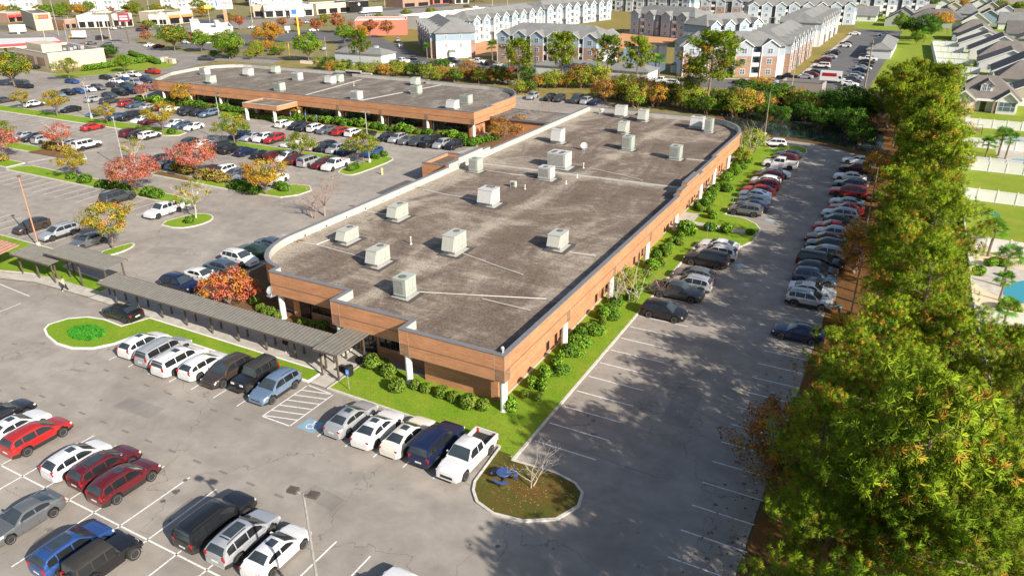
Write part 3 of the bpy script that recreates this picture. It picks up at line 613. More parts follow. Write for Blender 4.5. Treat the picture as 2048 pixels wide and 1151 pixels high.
# ------------------------------------------------------------------ rooftop units
def rtu(label, x, y, z=4.6, kind='hood', sx=1.45, sy=2.3, h=1.35, mat='hvac', rz=0, group='rooftop air conditioning units', pad=True):
    o = thing('rooftop_unit', label, 'air conditioner', (x, y, z), rz, group)
    if pad:
        m = MB(); m.poly([(-sx*.85, -sy*.78), (sx*1.05, -sy*.80), (sx*1.0, sy*.8), (-sx*.8, sy*.75)], .012); m.build('roof_flashing', MAT['bitumen'], o)
        m = MB(); m.poly([(-sx*.75, -sy*.52), (sx*.7, -sy*.6), (sx*.66, sy*.6), (-sx*.72, sy*.55)], .02); m.build('roof_membrane', MAT['membrane'], o)
    m = MB(); m.box(-sx/2+.05, sx/2-.05, -sy/2+.05, sy/2-.05, 0, .38); m.build('kerb_frame', MAT['galv'], o)
    m = MB(); b = .38; m.box(-sx/2, sx/2, -sy/2, sy/2, b, b+h); m.box(-sx/2-.03, sx/2+.03, -sy/2-.03, sy/2+.03, b+h, b+h+.06); m.box(-sx/2-.04, sx/2+.04, -sy/2-.04, sy/2+.04, b-.06, b); m.build('cabinet', MAT[mat], o)
    m = MB()
    for i in (1, 2): m.box(sx/2+.002, sx/2+.012, -sy/2+sy*i/3-.012, -sy/2+sy*i/3+.012, b+.05, b+h-.03)
    for j, yy in enumerate((-.3, .05, .3)): m.box(sx/2+.002, sx/2+.02, sy*yy-.05, sy*yy+.05, b+.12+.06*j, b+.26+.06*j)
    m.build('panel_seam', MAT['louvre'], o)
    zt = b+h+.062
    fans = {'hood': [(0, sy*.22, .36)], 'grille': [(0, -sy*.14, .38)], 'big': [(-sx*.24, -sy*.28, .38), (sx*.2, -sy*.28, .38), (-sx*.24, sy*.02, .38), (sx*.2, sy*.02, .38)], 'two': [(-.3, sy*.25, .34), (.32, sy*.25, .34)]}[kind]
    for fx, fy, fr in fans:
        m = MB(); m.lathe([(fr, 0), (fr, .05), (fr*.86, .06)], (fx, fy, zt), 18); f = m.build('fan_guard', MAT['grille'], o, 40)
        m = MB()
        for k in range(6):
            a = k*math.pi/3; m.strip([(fx+.05*math.cos(a), fy+.05*math.sin(a)), (fx+fr*.84*math.cos(a), fy+fr*.84*math.sin(a))], .035, zt+.066)
        m.build('fan_wire', MAT['louvre'], f)
    if kind in ('hood', 'two'):
        m = MB(); w = sx*.47; y0 = -sy/2
        m.add([(-w, y0-.001, b+h*.96), (w, y0-.001, b+h*.96), (w, y0-.38, b+.16), (-w, y0-.38, b+.16), (-w, y0-.001, b+.1), (w, y0-.001, b+.1)], [(0, 3, 2, 1), (3, 4, 5, 2), (0, 4, 3), (1, 2, 5)]); m.build('intake_hood', MAT[mat], o)
    else:
        m = MB()
        for i in range(9):
            zz = b+.12+i*(h-.2)/9; m.box(-sx/2+.1, sx/2-.3, -sy/2-.03, -sy/2-.002, zz, zz+(h-.2)/9*.55)
        m.build('louvre', MAT['louvre'], o)
        m = MB(); m.box(-sx/2-.03, -sx/2-.002, -sy/2+.15, sy*.1, b+.12, b+h-.12); m.build('side_louvre', MAT['grille'], o)
    return o
U = [('leftmost hooded rooftop unit near the curved wall', 697, 482, 'hood', 1.3, 2.2, 1.1, 'hvac'), ('hooded rooftop unit second along the west side', 797, 436, 'hood', 1.4, 2.3, 1.3, 'hvac'), ('hooded rooftop unit behind the front facade with twin conduits', 758, 527, 'hood', 1.35, 2.2, 1.4, 'hvac'),
     ('tall hooded rooftop unit in the middle of the near roof', 910, 502, 'hood', 1.5, 2.4, 1.7, 'hvac'), ('louvred rooftop unit nearest the front parapet', 811, 590, 'grille', 1.4, 1.7, 1.55, 'hvac_pale'), ('hooded rooftop unit closest to the east parapet', 1116, 494, 'hood', 1.5, 2.2, 1.3, 'hvac'),
     ('white twin fan rooftop unit above a long debris smear', 978, 408, 'two', 2.1, 2.0, 1.7, 'hvac_white'), ('louvred rooftop unit beside the west parapet steps', 952, 342, 'grille', 1.5, 1.6, 1.5, 'hvac_pale'), ('boxy rooftop unit with open side just before the seam', 1093, 358, 'grille', 1.9, 1.6, 1.4, 'hvac_white'),
     ('largest rooftop unit with four fans just behind the seam', 1119, 334, 'big', 2.9, 2.3, 1.9, 'hvac_white'), ('white rooftop unit behind the satellite dish', 1116, 285, 'two', 1.8, 1.7, 1.9, 'hvac_white'), ('louvred rooftop unit left of the far middle row', 1256, 299, 'grille', 1.6, 1.6, 1.8, 'hvac_pale'),
     ('louvred rooftop unit nearest the curved far corner of the east side', 1351, 318, 'grille', 1.6, 1.6, 1.7, 'hvac_pale'), ('small hooded rooftop unit in the far half of the roof', 1247, 266, 'hood', 1.5, 1.8, 1.6, 'hvac'), ('hooded rooftop unit next to the north parapet step', 1286, 242, 'hood', 1.6, 1.8, 1.7, 'hvac'),
     ('white rooftop unit with side duct by the north parapet', 1242, 234, 'two', 2.0, 1.6, 1.8, 'hvac_white'), ('white rooftop unit with curled duct in the curved corner', 1394, 256, 'two', 2.3, 1.8, 1.6, 'hvac_white'), ('pale louvred rooftop unit right of the curled duct', 1417, 264, 'grille', 1.3, 1.4, 1.9, 'hvac_pale')]
for lb, x, y, k, sx, sy, h, mt in U:
    p = at(x, y, 4.6); rtu(lb, p.x, p.y, 4.6, k, sx, sy, h, mt)
V = [('pale rooftop unit at the front left of the far roof', 424, 167, 'hood'), ('white rooftop unit near the left end of the far roof', 411, 150, 'grille'), ('white rooftop unit at the back left of the far roof', 498, 152, 'two'), ('green tinted long rooftop unit near the far roof front', 560, 182, 'big'),
     ('small pale unit by the back parapet of the far roof', 553, 147, 'hood'), ('louvred white unit in the middle left of the far roof', 596, 161, 'grille'), ('white unit with a pale twin right beside it on the far roof', 662, 168, 'two'), ('pale twin unit just behind the white one on the far roof', 679, 165, 'hood'),
     ('white square unit nearest the far front parapet middle', 714, 200, 'grille'), ('large greenish unit at the centre right of the far roof', 833, 188, 'big'), ('pale unit touching the back parapet of the far roof', 832, 171, 'hood'), ('white unit next to the far roof front right corner', 906, 219, 'two'), ('greenish unit behind the white corner unit of the far roof', 933, 208, 'big')]
for lb, x, y, k in V:
    p = at(x, y, 4.6); rtu(lb, p.x, p.y, 4.6, k, 2.1 if k != 'hood' else 1.6, 1.8, 1.5, {'hood': 'hvac_pale', 'grille': 'hvac_white', 'two': 'hvac_white', 'big': 'hvac_pale'}[k], group='units on the far office roof', pad=False)
# small roof fittings
def dish(label, x, y, z, r, aim, stand=.7):
    o = thing('satellite_dish', label, 'satellite dish', (x, y, z), aim)
    m = MB(); m.lathe([(.02, 0), (r*.5, r*.06), (r*.85, r*.2), (r, r*.3), (r*.98, r*.32), (r*.5, r*.1), (.02, r*.04)], n=20); d = m.build('reflector', MAT['hvac_white'], o, 50, (0, 0, stand)); d.rotation_euler = (rad(60), 0, 0)
    m = MB(); m.tube((0, 0, 0), (0, .06, stand), .035, .03, 8); m.obox((0, 0, 0), .7, .7, .05); m.build('mast', MAT['galv'], o)
    m = MB(); m.tube((0, -.02, stand-.1), (0, -r*1.0, stand+.05), .015, .015, 6); m.obox((0, -r*1.05, stand), .09, .12, .1); m.build('feed_arm', MAT['galv'], o)
p = at(1168, 300, 4.6); dish('white satellite dish standing on the near roof', p.x, p.y, 4.6, .55, rad(20))
dish('white satellite dish bracketed to the front fascia corner', -28.35, 3.62, 2.9, .42, rad(-10), .6)
o = thing('security_camera', 'white dome security camera on the front corner parapet', 'camera', (.1, .1, 5.48))
m = MB(); m.tube((-.1, .1, 0), (-.1, .1, .42), .03, .03, 8); m.tube((-.1, .1, .42), (.1, -.1, .5), .03, .03, 8); m.tube((.12, -.12, .5), (.12, -.12, .2), .03, .03, 8); m.build('bracket', MAT['white_pvc'], o, 40)
m = MB(); m.lathe([(.02, .3), (.12, .26), (.15, .14), (.13, .02), (.05, -.04)], (-.1, .1, .28), 14); m.build('dome', MAT['white_pvc'], o, 40)
o = thing('roof_exhaust_fan', 'white mushroom exhaust fan near the north parapet', 'vent', (*at2(1203, 228, 4.6), 4.6))
m = MB(); m.box(-.4, .4, -.4, .4, 0, .4); m.build('base', MAT['membrane'], o)
m = MB(); m.lathe([(.3, .4), (.32, .7), (.5, .75), (.48, .95), (.25, 1.1), (.1, 1.15)], n=16); m.build('cowl', MAT['hvac_white'], o, 40)
o = thing('condenser_unit', 'small white condenser left of the vent cluster', 'air conditioner', (*at2(1027, 374, 4.6), 4.6))
m = MB(); m.box(-.4, .4, -.2, .2, .12, .85); m.build('cabinet', MAT['hvac_white'], o); m = MB(); m.box(-.4, -.3, -.25, .25, 0, .12); m.box(.3, .4, -.25, .25, 0, .12); m.build('foot', MAT['galv'], o)
m = MB(); m.lathe([(.27, 0), (.27, .03)], n=14); f = m.build('fan_guard', MAT['grille'], o, None, (-.05, -.2, .48)); f.rotation_euler = (rad(90), 0, 0)
for lb, x, y, hh in (('slim white vent pipe on the roof between two units', 822, 488, .8), ('short white vent pipe right of the small condenser', 1050, 378, .5), ('short white vent pipe beside the big four fan unit', 1167, 336, .7), ('stubby white vent pipe before the roof seam', 1132, 368, .4), ('stubby white vent pipe in front of the seam middle', 1154, 355, .4), ('white vent pipe on the far roof near the front', 708, 172, .8)):
    m = MB(); m.tube((0, 0, 0), (0, 0, hh), .06, .06, 10); m.lathe([(.16, 0), (.12, .08), (.06, .1)], n=12); m.lathe([(.06, hh), (.11, hh+.02), (.09, hh+.1), (.03, hh+.12)], n=12)
    tag(m.build('vent_pipe', MAT['white_pvc'], None, 40, (*at2(x, y, 4.6), 4.6)), lb, 'vent')
plain('leaf_litter', (.36, .20, .11), .95, 0, .35, 6)
for lb, x, y, L, W in (('leaf debris at the end of the conduit by the curved wall', 592, 481, 2.2, .9), ('leaf debris in the roof corner of the west parapet', 708, 413, 1.6, .5), ('long leaf debris smear along the west parapet', 820, 374, 4.0, .6), ('leaf debris below the parapet steps', 912, 333, 1.5, .6)):
    c = at(x, y, 4.6); m = MB()
    for i in range(160):
        a, r = rnd.uniform(0, 6.28), math.sqrt(rnd.random()); u, v = r*math.cos(a)*L/2, r*math.sin(a)*W/2; s = rnd.uniform(.05, .16); b = rnd.uniform(0, 3)
        m.add([(u-s*math.cos(b), v-s*math.sin(b), .02), (u+s*math.sin(b), v-s*math.cos(b), .03+rnd.random()*.08), (u+s*math.cos(b), v+s*math.sin(b), .02)], [(0, 1, 2)])
    tag(m.build('roof_debris', MAT['leaf_litter'], None, None, (c.x, c.y, 4.6), rad(rnd.uniform(-8, 20))), lb, 'debris', kind='stuff')
# ------------------------------------------------------------------ vehicles
def paint(name, c, metal=.0, rough=.32):
    t = NT('paint_'+name); n = t.noise(1.3, 3, .6); f = t.noise(240, 2, .5)
    col = t.ramp(n, [(.3, tuple(v*.93 for v in c)), (.7, c)])
    if metal: col = t.mix(.25, col, t.ramp(f, [(.35, .75), (.65, 1.0)]), 'MULTIPLY')
    MAT['paint_'+name] = t.out(col, rough, metal, .5, .6); return MAT['paint_'+name]
PAINT = {k: paint(k, *v) for k, v in {'white': ((.74, .74, .735), 0), 'cream': ((.78, .74, .64), 0), 'silver': ((.52, .54, .56), .45), 'grey': ((.17, .18, .19), .4), 'dark_grey': ((.075, .08, .088), .35), 'black': ((.014, .014, .016), .1), 'navy': ((.012, .022, .075), .25), 'blue': ((.03, .09, .30), .3),
    'light_blue': ((.20, .29, .42), .4), 'red': ((.46, .022, .02), .15), 'maroon': ((.135, .012, .018), .25), 'brown': ((.075, .055, .045), .35), 'green': ((.03, .075, .05), .3), 'tan': ((.45, .36, .25), .3), 'orange': ((.65, .16, .03), .1), 'yellow': ((.75, .48, .04), .0), 'steel_blue': ((.09, .14, .20), .35)}.items()}
glassmat('car_glass', (.050, .066, .078), .03); glassmat('car_glass_side', (.022, .026, .030), .04)
plain('tyre', (.022, .022, .023), .85, 0, .2); plain('rim', (.70, .71, .72), .3, .7, .06); plain('car_trim', (.025, .025, .027), .6); plain('car_under', (.012, .012, .012), .9)
plain('lamp_clear', (.78, .80, .82), .12, .2, .05); plain('lamp_red', (.45, .012, .012), .2, 0, .1); plain('chrome', (.62, .63, .64), .15, .9, .03); plain('plate', (.74, .75, .74), .5); plain('bed_liner', (.03, .03, .032), .9); plain('soft_top', (.03, .028, .026), .8)

def lerp(pts, x):
    if x <= pts[0][0]: return pts[0][1]
    for (a, b), (c, d) in zip(pts, pts[1:]):
        if x <= c: return b+(d-b)*(x-a)/(c-a) if c > a else d
    return pts[-1][1]
TY = {
 'sedan': dict(L=4.86, W=1.86, gc=.19, xf=1.46, xr=-1.40, r=.335, top=[(-2.43, .80), (-2.36, 1.03), (-1.9, 1.06), (.95, .98), (1.7, .90), (2.25, .80), (2.40, .66), (2.43, .50)], cab=[(-2.0, 1.04), (-1.7, 1.18), (-1.1, 1.37), (-.7, 1.44), (-.2, 1.46), (.15, 1.43), (.5, 1.27), (1.05, .97)], belt=1.0, roof=1.46, wr=.60, pil=[-.42], ws=(.22, .98), rw=(-1.78, -1.08), sw=(.62, -1.42), rail=0),
 'coupe': dict(L=4.8, W=1.92, gc=.17, xf=1.42, xr=-1.38, r=.35, top=[(-2.4, .82), (-2.32, 1.06), (-1.9, 1.08), (.7, .99), (1.6, .93), (2.25, .82), (2.38, .66), (2.4, .5)], cab=[(-2.0, 1.06), (-1.4, 1.22), (-.9, 1.34), (-.4, 1.385), (-.05, 1.36), (.35, 1.2), (.82, .98)], belt=1.0, roof=1.385, wr=.58, pil=[-.7], ws=(-.02, .76), rw=(-1.8, -1.0), sw=(.42, -1.15), rail=0),
 'suv': dict(L=4.72, W=1.9, gc=.22, xf=1.40, xr=-1.34, r=.385, top=[(-2.36, .72), (-2.34, 1.0), (-2.2, 1.10), (1.1, 1.06), (1.75, .99), (2.18, .88), (2.32, .74), (2.36, .54)], cab=[(-2.31, 1.10), (-2.14, 1.36), (-1.86, 1.575), (-1.3, 1.66), (-.6, 1.70), (.0, 1.69), (.32, 1.60), (1.24, 1.06)], belt=1.07, roof=1.70, wr=.64, pil=[-.35, -1.35], ws=(.36, 1.16), rw=(-2.27, -1.94), sw=(.78, -2.0), rail=1),
 'suv2': dict(L=4.5, W=1.86, gc=.20, xf=1.34, xr=-1.28, r=.36, top=[(-2.25, .72), (-2.23, .98), (-2.1, 1.08), (1.0, 1.02), (1.6, .95), (2.08, .84), (2.2, .70), (2.25, .52)], cab=[(-2.2, 1.06), (-1.95, 1.30), (-1.6, 1.48), (-1.1, 1.58), (-.5, 1.625), (.0, 1.61), (.3, 1.52), (1.2, 1.01)], belt=1.03, roof=1.625, wr=.62, pil=[-.38, -1.28], ws=(.34, 1.12), rw=(-2.12, -1.66), sw=(.76, -1.9), rail=0),
 'sedan2': dict(L=4.62, W=1.8, gc=.18, xf=1.40, xr=-1.30, r=.325, top=[(-2.31, .80), (-2.27, 1.0), (-1.75, 1.05), (.95, .98), (1.6, .91), (2.12, .80), (2.27, .66), (2.31, .50)], cab=[(-1.85, 1.04), (-1.45, 1.25), (-1.05, 1.41), (-.6, 1.47), (-.1, 1.48), (.2, 1.45), (.5, 1.31), (1.1, .98)], belt=1.01, roof=1.48, wr=.60, pil=[-.36], ws=(.24, 1.02), rw=(-1.68, -1.12), sw=(.66, -1.42), rail=0),
 'bigsuv': dict(L=5.2, W=2.02, gc=.25, xf=1.58, xr=-1.48, r=.40, top=[(-2.6, .75), (-2.58, 1.1), (-2.45, 1.2), (1.2, 1.16), (1.9, 1.12), (2.4, 1.05), (2.56, .9), (2.6, .58)], cab=[(-2.55, 1.18), (-2.45, 1.6), (-2.3, 1.82), (-1.8, 1.88), (-.6, 1.90), (.3, 1.88), (.6, 1.78), (1.25, 1.15)], belt=1.18, roof=1.90, wr=.74, pil=[-.25, -1.35], ws=(.58, 1.18), rw=(-2.53, -2.36), sw=(.86, -2.3), rail=1),
 'minivan': dict(L=5.1, W=1.98, gc=.18, xf=1.62, xr=-1.42, r=.35, top=[(-2.55, .70), (-2.52, 1.0), (-2.4, 1.08), (1.45, 1.04), (1.95, .96), (2.35, .84), (2.52, .70), (2.55, .5)], cab=[(-2.48, 1.06), (-2.35, 1.45), (-2.15, 1.66), (-1.5, 1.72), (-.4, 1.75), (.4, 1.73), (.75, 1.62), (1.6, 1.03)], belt=1.06, roof=1.75, wr=.70, pil=[.1, -1.05], ws=(.72, 1.50), rw=(-2.46, -2.22), sw=(1.05, -2.2), rail=1),
 'pickup': dict(L=5.75, W=2.0, gc=.28, xf=1.80, xr=-1.72, r=.41, top=[(-2.86, .74), (-2.84, .80), (-1.0, .80), (-.98, 1.16), (1.25, 1.16), (1.95, 1.12), (2.6, 1.06), (2.82, .92), (2.87, .6)], cab=[(-1.0, 1.14), (-.95, 1.5), (-.8, 1.80), (-.4, 1.86), (.3, 1.86), (.6, 1.78), (1.32, 1.15)], belt=1.16, roof=1.86, wr=.74, pil=[-.1], ws=(.60, 1.26), rw=(-.985, -.84), sw=(.92, -.78), rail=0, bed=(-2.86, -1.02)),
 'jeep': dict(L=4.4, W=1.70, gc=.32, xf=1.42, xr=-1.18, r=.43, top=[(-2.0, .80), (-1.98, 1.12), (.75, 1.12), (.8, 1.14), (1.7, 1.10), (1.92, 1.06), (1.96, .7)], cab=[(-1.98, 1.1), (-1.94, 1.72), (-1.85, 1.83), (-1.2, 1.86), (.2, 1.86), (.42, 1.82), (.72, 1.12)], belt=1.12, roof=1.86, wr=.70, pil=[-.15, -1.0], ws=(.45, .70), rw=(-1.975, -1.90), sw=(.52, -1.85), rail=0, jeep=1),
}
def car_meshes(ty):
    d = TY[ty]; L, W, gc, xf, xr, r = d['L'], d['W'], d['gc'], d['xf'], d['xr'], d['r']; hw = W/2; out = {}
    ra = r+.07
    xs = sorted(set([round(-L/2+L*i/26, 3) for i in range(27)] + [round(xw+ra*math.cos(t), 3) for xw in (xf, xr) for t in [math.pi*i/10 for i in range(11)]] + [p[0] for p in d['top']]))
    xs = [x for i, x in enumerate(xs) if i == 0 or x-xs[i-1] > .012]
    def zb(x):
        z = gc + .10*max(0, abs(x)-L/2+.5)/.5
        for xw in (xf, xr):
            if abs(x-xw) < ra: z = max(z, r+math.sqrt(max(0, ra*ra-(x-xw)**2)))
        return z
    def pw(x):
        e = max(0, abs(x)-(L/2-.75))/.75; return hw*(1-.13*e*e-.05*e**6)
    m = MB(); N = 9; box = d.get('jeep')
    for x in xs:
        w, zt, b = pw(x), lerp(d['top'], x), zb(x); b = min(b, zt-.05); cr = .035; zm = b+(zt-b)*.55
        sh = .98 if box else .885
        sec = [(0, zt+cr*.6), (w*.5, zt+cr*.5), (w*sh, zt-.005), (w*.975, zt-(.05 if box else .09)), (w, zm+.04), (w*.995, zm-.12 if zm-.12 > b else zm), (w*.965, b+.04 if b+.04 < zm-.12 else b+.01), (w*.94, b), (0, b)]
        for y, z in sec: m.v.append((x, y, z))
        for y, z in sec: m.v.append((x, -y, z))
    for i in range(len(xs)-1):
        a, c = i*2*N, (i+1)*2*N
        for k in range(N-1):
            mt = 1 if k >= 6 or (k == 5 and ty in ('suv', 'bigsuv')) else 0
            m.f += [(a+k, a+k+1, c+k+1, c+k), (a+N+k, c+N+k, c+N+k+1, a+N+k+1)]; m.m += [mt, mt]
    for a, fl in ((0, 1), ((len(xs)-1)*2*N, 0)):
        lo = list(range(a, a+N)); ro = [a+N+k for k in range(N-2, 0, -1)]; f = lo+ro
        m.f.append(tuple(f if fl else f[::-1])); m.m.append(0)
    # door cuts and sills
    cuts = [d['sw'][0]+.05]+d['pil'][:1]+([d['pil'][1]] if len(d['pil']) > 1 else [max(d['sw'][1]+.35, xr+.2)])
    for x in cuts:
        w = pw(x)+.004; z1 = lerp(d['top'], x)-.09; z0 = zb(x)+.1
        for s in (1, -1): m.add([(x-.008, s*w, z0), (x+.008, s*w, z0), (x+.008, s*(w-.02), z1), (x-.008, s*(w-.02), z1)], [(0, 1, 2, 3) if s > 0 else (3, 2, 1, 0)], 1)
    # cabin hull
    cab, belt, roof, wr = d['cab'], d['belt'], d['roof'], d['wr']; wb = hw*.955
    def sy(z): return wb+(wr-wb)*max(0, (z-belt))/(roof-belt)
    cx = sorted(set([round(cab[0][0]+(cab[-1][0]-cab[0][0])*i/22, 3) for i in range(23)]+[p[0] for p in cab])); K = 5; base = len(m.v)
    for x in cx:
        z = lerp(cab, x); bz = min(belt-.06, z-.02); y1 = sy(z)
        for s in (1, -1):
            for y, zz in ((wb, bz), (sy((bz+z)/2), (bz+z)/2), (y1, z-.045 if z > belt+.12 else z), (max(.05, y1-.09), z), (0, z+.03)): m.v.append((x, s*y, zz))
    rm = 2 if box else 0
    for i in range(len(cx)-1):
        a, c = base+i*2*K, base+(i+1)*2*K
        for k in range(K-1): m.f += [(a+k, c+k, c+k+1, a+k+1), (a+K+k, a+K+k+1, c+K+k+1, c+K+k)]; m.m += [rm, rm]
    for a, fl in ((base, 1), (base+(len(cx)-1)*2*K, 0)):
        f = [a+k for k in range(K)]+[a+K+k for k in range(K-2, -1, -1)]; m.f.append(tuple(f if fl else f[::-1])); m.m.append(rm)
    if 'bed' in d:
        b0, b1 = d['bed']; zt = 1.2
        for s in (1, -1):
            m.box(min(s*hw*.97, s*(hw*.97-.09)), 0, 0, 0, 0, 0) if False else None
            y0, y1 = sorted((s*hw*.965, s*(hw*.965-.10))); m.box(b0, b1, y0, y1, .70, zt, 0)
        m.box(b0-.01, b0+.08, -hw*.9, hw*.9, .62, zt, 0); m.box(b0+.08, b1, -hw*.86, hw*.86, .815, .835, 1)
    if box:
        for xw in (xf, xr):
            for s in (1, -1):
                prev = None
                for t in range(0, 181, 20):
                    p = (xw+ra*math.cos(rad(t)), r+.02+ra*math.sin(rad(t)))
                    if prev:
                        y0, y1 = sorted((s*(hw-.06), s*(hw+.14))); m.add([(prev[0], y0, prev[1]), (prev[0], y1, prev[1]), (p[0], y1, p[1]), (p[0], y0, p[1]), (prev[0], y0, prev[1]+.05), (prev[0], y1, prev[1]+.05), (p[0], y1, p[1]+.05), (p[0], y0, p[1]+.05)], [(0, 1, 2, 3), (7, 6, 5, 4), (1, 5, 6, 2), (0, 3, 7, 4)], 1)
                    prev = p
        m.box(-2.02, 2.1-.1, -.72, .72, .42, .6, 1); m.box(1.97, 2.17, -.80, .80, .50, .66, 1)
        m.lathe([(.40, 0), (.42, .05), (.42, .2), (.3, .24)], (0, 0, 0), 18, 1)
        for i in range(len(m.v)-72, len(m.v)):
            x, y, z = m.v[i]; m.v[i] = (-2.0-z, y, x+.98)
    if d['rail']:
        for s in (1, -1):
            x0, x1 = cab[2][0]+.15, cab[-3][0]-.25; yy = sy(roof)-.05
            P = [(x0+(x1-x0)*i/6, s*yy, lerp(cab, x0+(x1-x0)*i/6)+.055) for i in range(7)]
            for a, b in zip(P, P[1:]): m.tube(a, b, .018, .018, 5, 1)
    for s in (1, -1):                                        # mirrors
        x = d['sw'][0]-.02; m.obox((x, s*(wb+.10), belt+.0), .12, .20, .13, 0, 1 if box else 0)
    mats = [PAINT['white'], MAT['car_trim'], MAT['soft_top']]
    out['body'] = m.mesh('body', mats, 38)
    def top(x, u, o=.008):
        z = lerp(cab, x); y1 = max(.05, sy(z)-.09); e = .02; dz = (lerp(cab, x+e)-lerp(cab, x-e))/(2*e); n = Vector((-dz, 0, 1)).normalized()
        y = u*y1; zz = z+.03*(1-abs(u)); return (x+n.x*o, y, zz+n.z*o)
    def panel(name, x0, x1, u=.96, mat='car_glass', o=.008, n=5):
        k = MB(); U_ = [-u, -u*.5, 0, u*.5, u]
        for i in range(n+1):
            x = x0+(x1-x0)*i/n
            for v in U_: k.v.append(top(x, v, o))
        for i in range(n):
            for j in range(4): k.f.append((i*5+j, i*5+j+1, (i+1)*5+j+1, (i+1)*5+j)); k.m.append(0)
        if x1 > x0: k.f = [f[::-1] for f in k.f]
        return k.mesh(name, MAT[mat], 60)
    out['windscreen'] = panel('windscreen', *d['ws'], 1.02); out['rear_window'] = panel('rear_window', *d['rw'], .93)
    zr = [p for p in cab]
    out['sunroof'] = panel('sunroof', -.55, .02, .62, 'car_glass', .006, 3); out['glass_roof'] = panel('glass_roof', -1.45, .0, .70, 'car_glass', .006, 4)
    # side windows between pillars, on the tilted side of the cabin
    lims = [d['sw'][0]]+d['pil']+[d['sw'][1]]; sw = []
    for a, b in zip(lims, lims[1:]):
        x1, x0 = a-.035, b+.035; xsn = [x0+(x1-x0)*i/6 for i in range(7)]
        for s in (1, -1):
            k = MB()
            for x in xsn:
                zt = min(lerp(cab, x)-.085, roof-.13); zl = belt+.05; zt = max(zt, zl+.012)
                for z in (zl, zt): k.v.append((x, s*(sy(z)+.011), z))
            for i in range(6): k.f.append((2*i, 2*i+2, 2*i+3, 2*i+1) if s < 0 else (2*i+1, 2*i+3, 2*i+2, 2*i)); k.m.append(0)
            sw.append(k.mesh('side_window', MAT['car_glass_side'], 60))
    out['side_windows'] = sw
    hz = lerp(d['top'], L/2-.16)
    k = MB(); k.obox((0, 0, 0), .30, .34, .15); k.v = [(x-(y*y)*.6, y, z) for x, y, z in k.v]; out['headlight'] = k.mesh('headlight', MAT['lamp_clear'])
    out['hl'] = [(L/2-.25, s*(hw*.74), hz-.19) for s in (1, -1)]
    k = MB(); k.obox((0, 0, 0), .14, .20, .34 if ty in ('suv', 'suv2', 'bigsuv', 'minivan', 'pickup', 'jeep') else .16); out['tail_light'] = k.mesh('tail_light', MAT['lamp_red'])
    tz = .82 if ty in ('suv', 'suv2', 'bigsuv', 'minivan', 'pickup', 'jeep') else .80
    out['tl'] = [(-L/2+.085, s*(hw*.76 if not box else hw*.9), tz) for s in (1, -1)]
    if box: out['tl'] = [(-2.02, s*hw*.86, .8) for s in (1, -1)]; out['hl'] = [(1.86, s*.52, .84) for s in (1, -1)]
    k = MB(); gx = L/2-.015 if not box else 1.97; k.box(gx-.10, gx+.012, -hw*.5, hw*.5, gc+.22, gc+.44); out['grille'] = k.mesh('grille', MAT['car_trim'])
    k = MB(); bx = -L/2-.012 if not box else -2.03; k.box(bx, bx+.06, -.26, .26, .62, .74); out['number_plate'] = k.mesh('number_plate', MAT['plate'])
    k = MB(); k.lathe([(r*.62, -.1), (r*.96, -.1), (r, -.06), (r, .06), (r*.96, .1), (r*.62, .1)], n=22); k.v = [(x, z, y) for x, y, z in k.v]; k.f = [f[::-1] for f in k.f]; out['wheel'] = k.mesh('wheel', MAT['tyre'], 40)
    k = MB(); k.lathe([(r*.66, -.02), (r*.66, .104), (r*.58, .092), (r*.54, .05), (.06, .07), (.05, .09)], n=20)
    for j in range(5):
        a = 2*math.pi*j/5; k.obox((r*.33*math.cos(a), r*.33*math.sin(a), .052), r*.5, .075, .045, a)
    k.v = [(x, z, y) for x, y, z in k.v]; k.f = [f[::-1] for f in k.f]; out['rim'] = k.mesh('rim', MAT['rim'], 40)
    out['wp'] = [(xw, s*(hw-.085 if not box else hw+.02), r, s) for xw in (xf, xr) for s in (1, -1)]
    # light-weight one-mesh version for far cars
    allm = MB()
    def merge(me, off=(0, 0, 0), mat=0, use=False):
        b = len(allm.v); allm.v += [(v.co.x+off[0], v.co.y+off[1], v.co.z+off[2]) for v in me.vertices]
        for p in me.polygons: allm.f.append(tuple(b+i for i in p.vertices)); allm.m.append(p.material_index if use else mat)
    merge(out['body'], use=True); merge(out['windscreen'], mat=3); merge(out['rear_window'], mat=3)
    for w_ in sw: merge(w_, mat=4)
    for x, y, z, s in out['wp']: merge(out['wheel'], (x, y, z), 5)
    for p in out['tl']: merge(out['tail_light'], p, 6)
    out['all'] = allm.mesh('vehicle', mats+[MAT['car_glass'], MAT['car_glass_side'], MAT['tyre'], MAT['lamp_red']], 38)
    return out
CM = {k: car_meshes(k) for k in TY}
CARN = {'suv2': 'suv', 'sedan2': 'sedan', 'sedan': 'sedan', 'coupe': 'coupe', 'suv': 'suv', 'bigsuv': 'large_suv', 'minivan': 'minivan', 'pickup': 'pickup_truck', 'jeep': 'off_road_vehicle'}
CARW = {'sedan': 'sedan', 'coupe': 'coupe', 'suv': 'SUV', 'bigsuv': 'large SUV', 'minivan': 'minivan', 'pickup': 'pickup truck', 'jeep': 'boxy soft top off-roader'}
def paintslot(o, col):
    o.material_slots[0].link = 'OBJECT'; o.material_slots[0].material = PAINT[col]; return o
car_count = 0
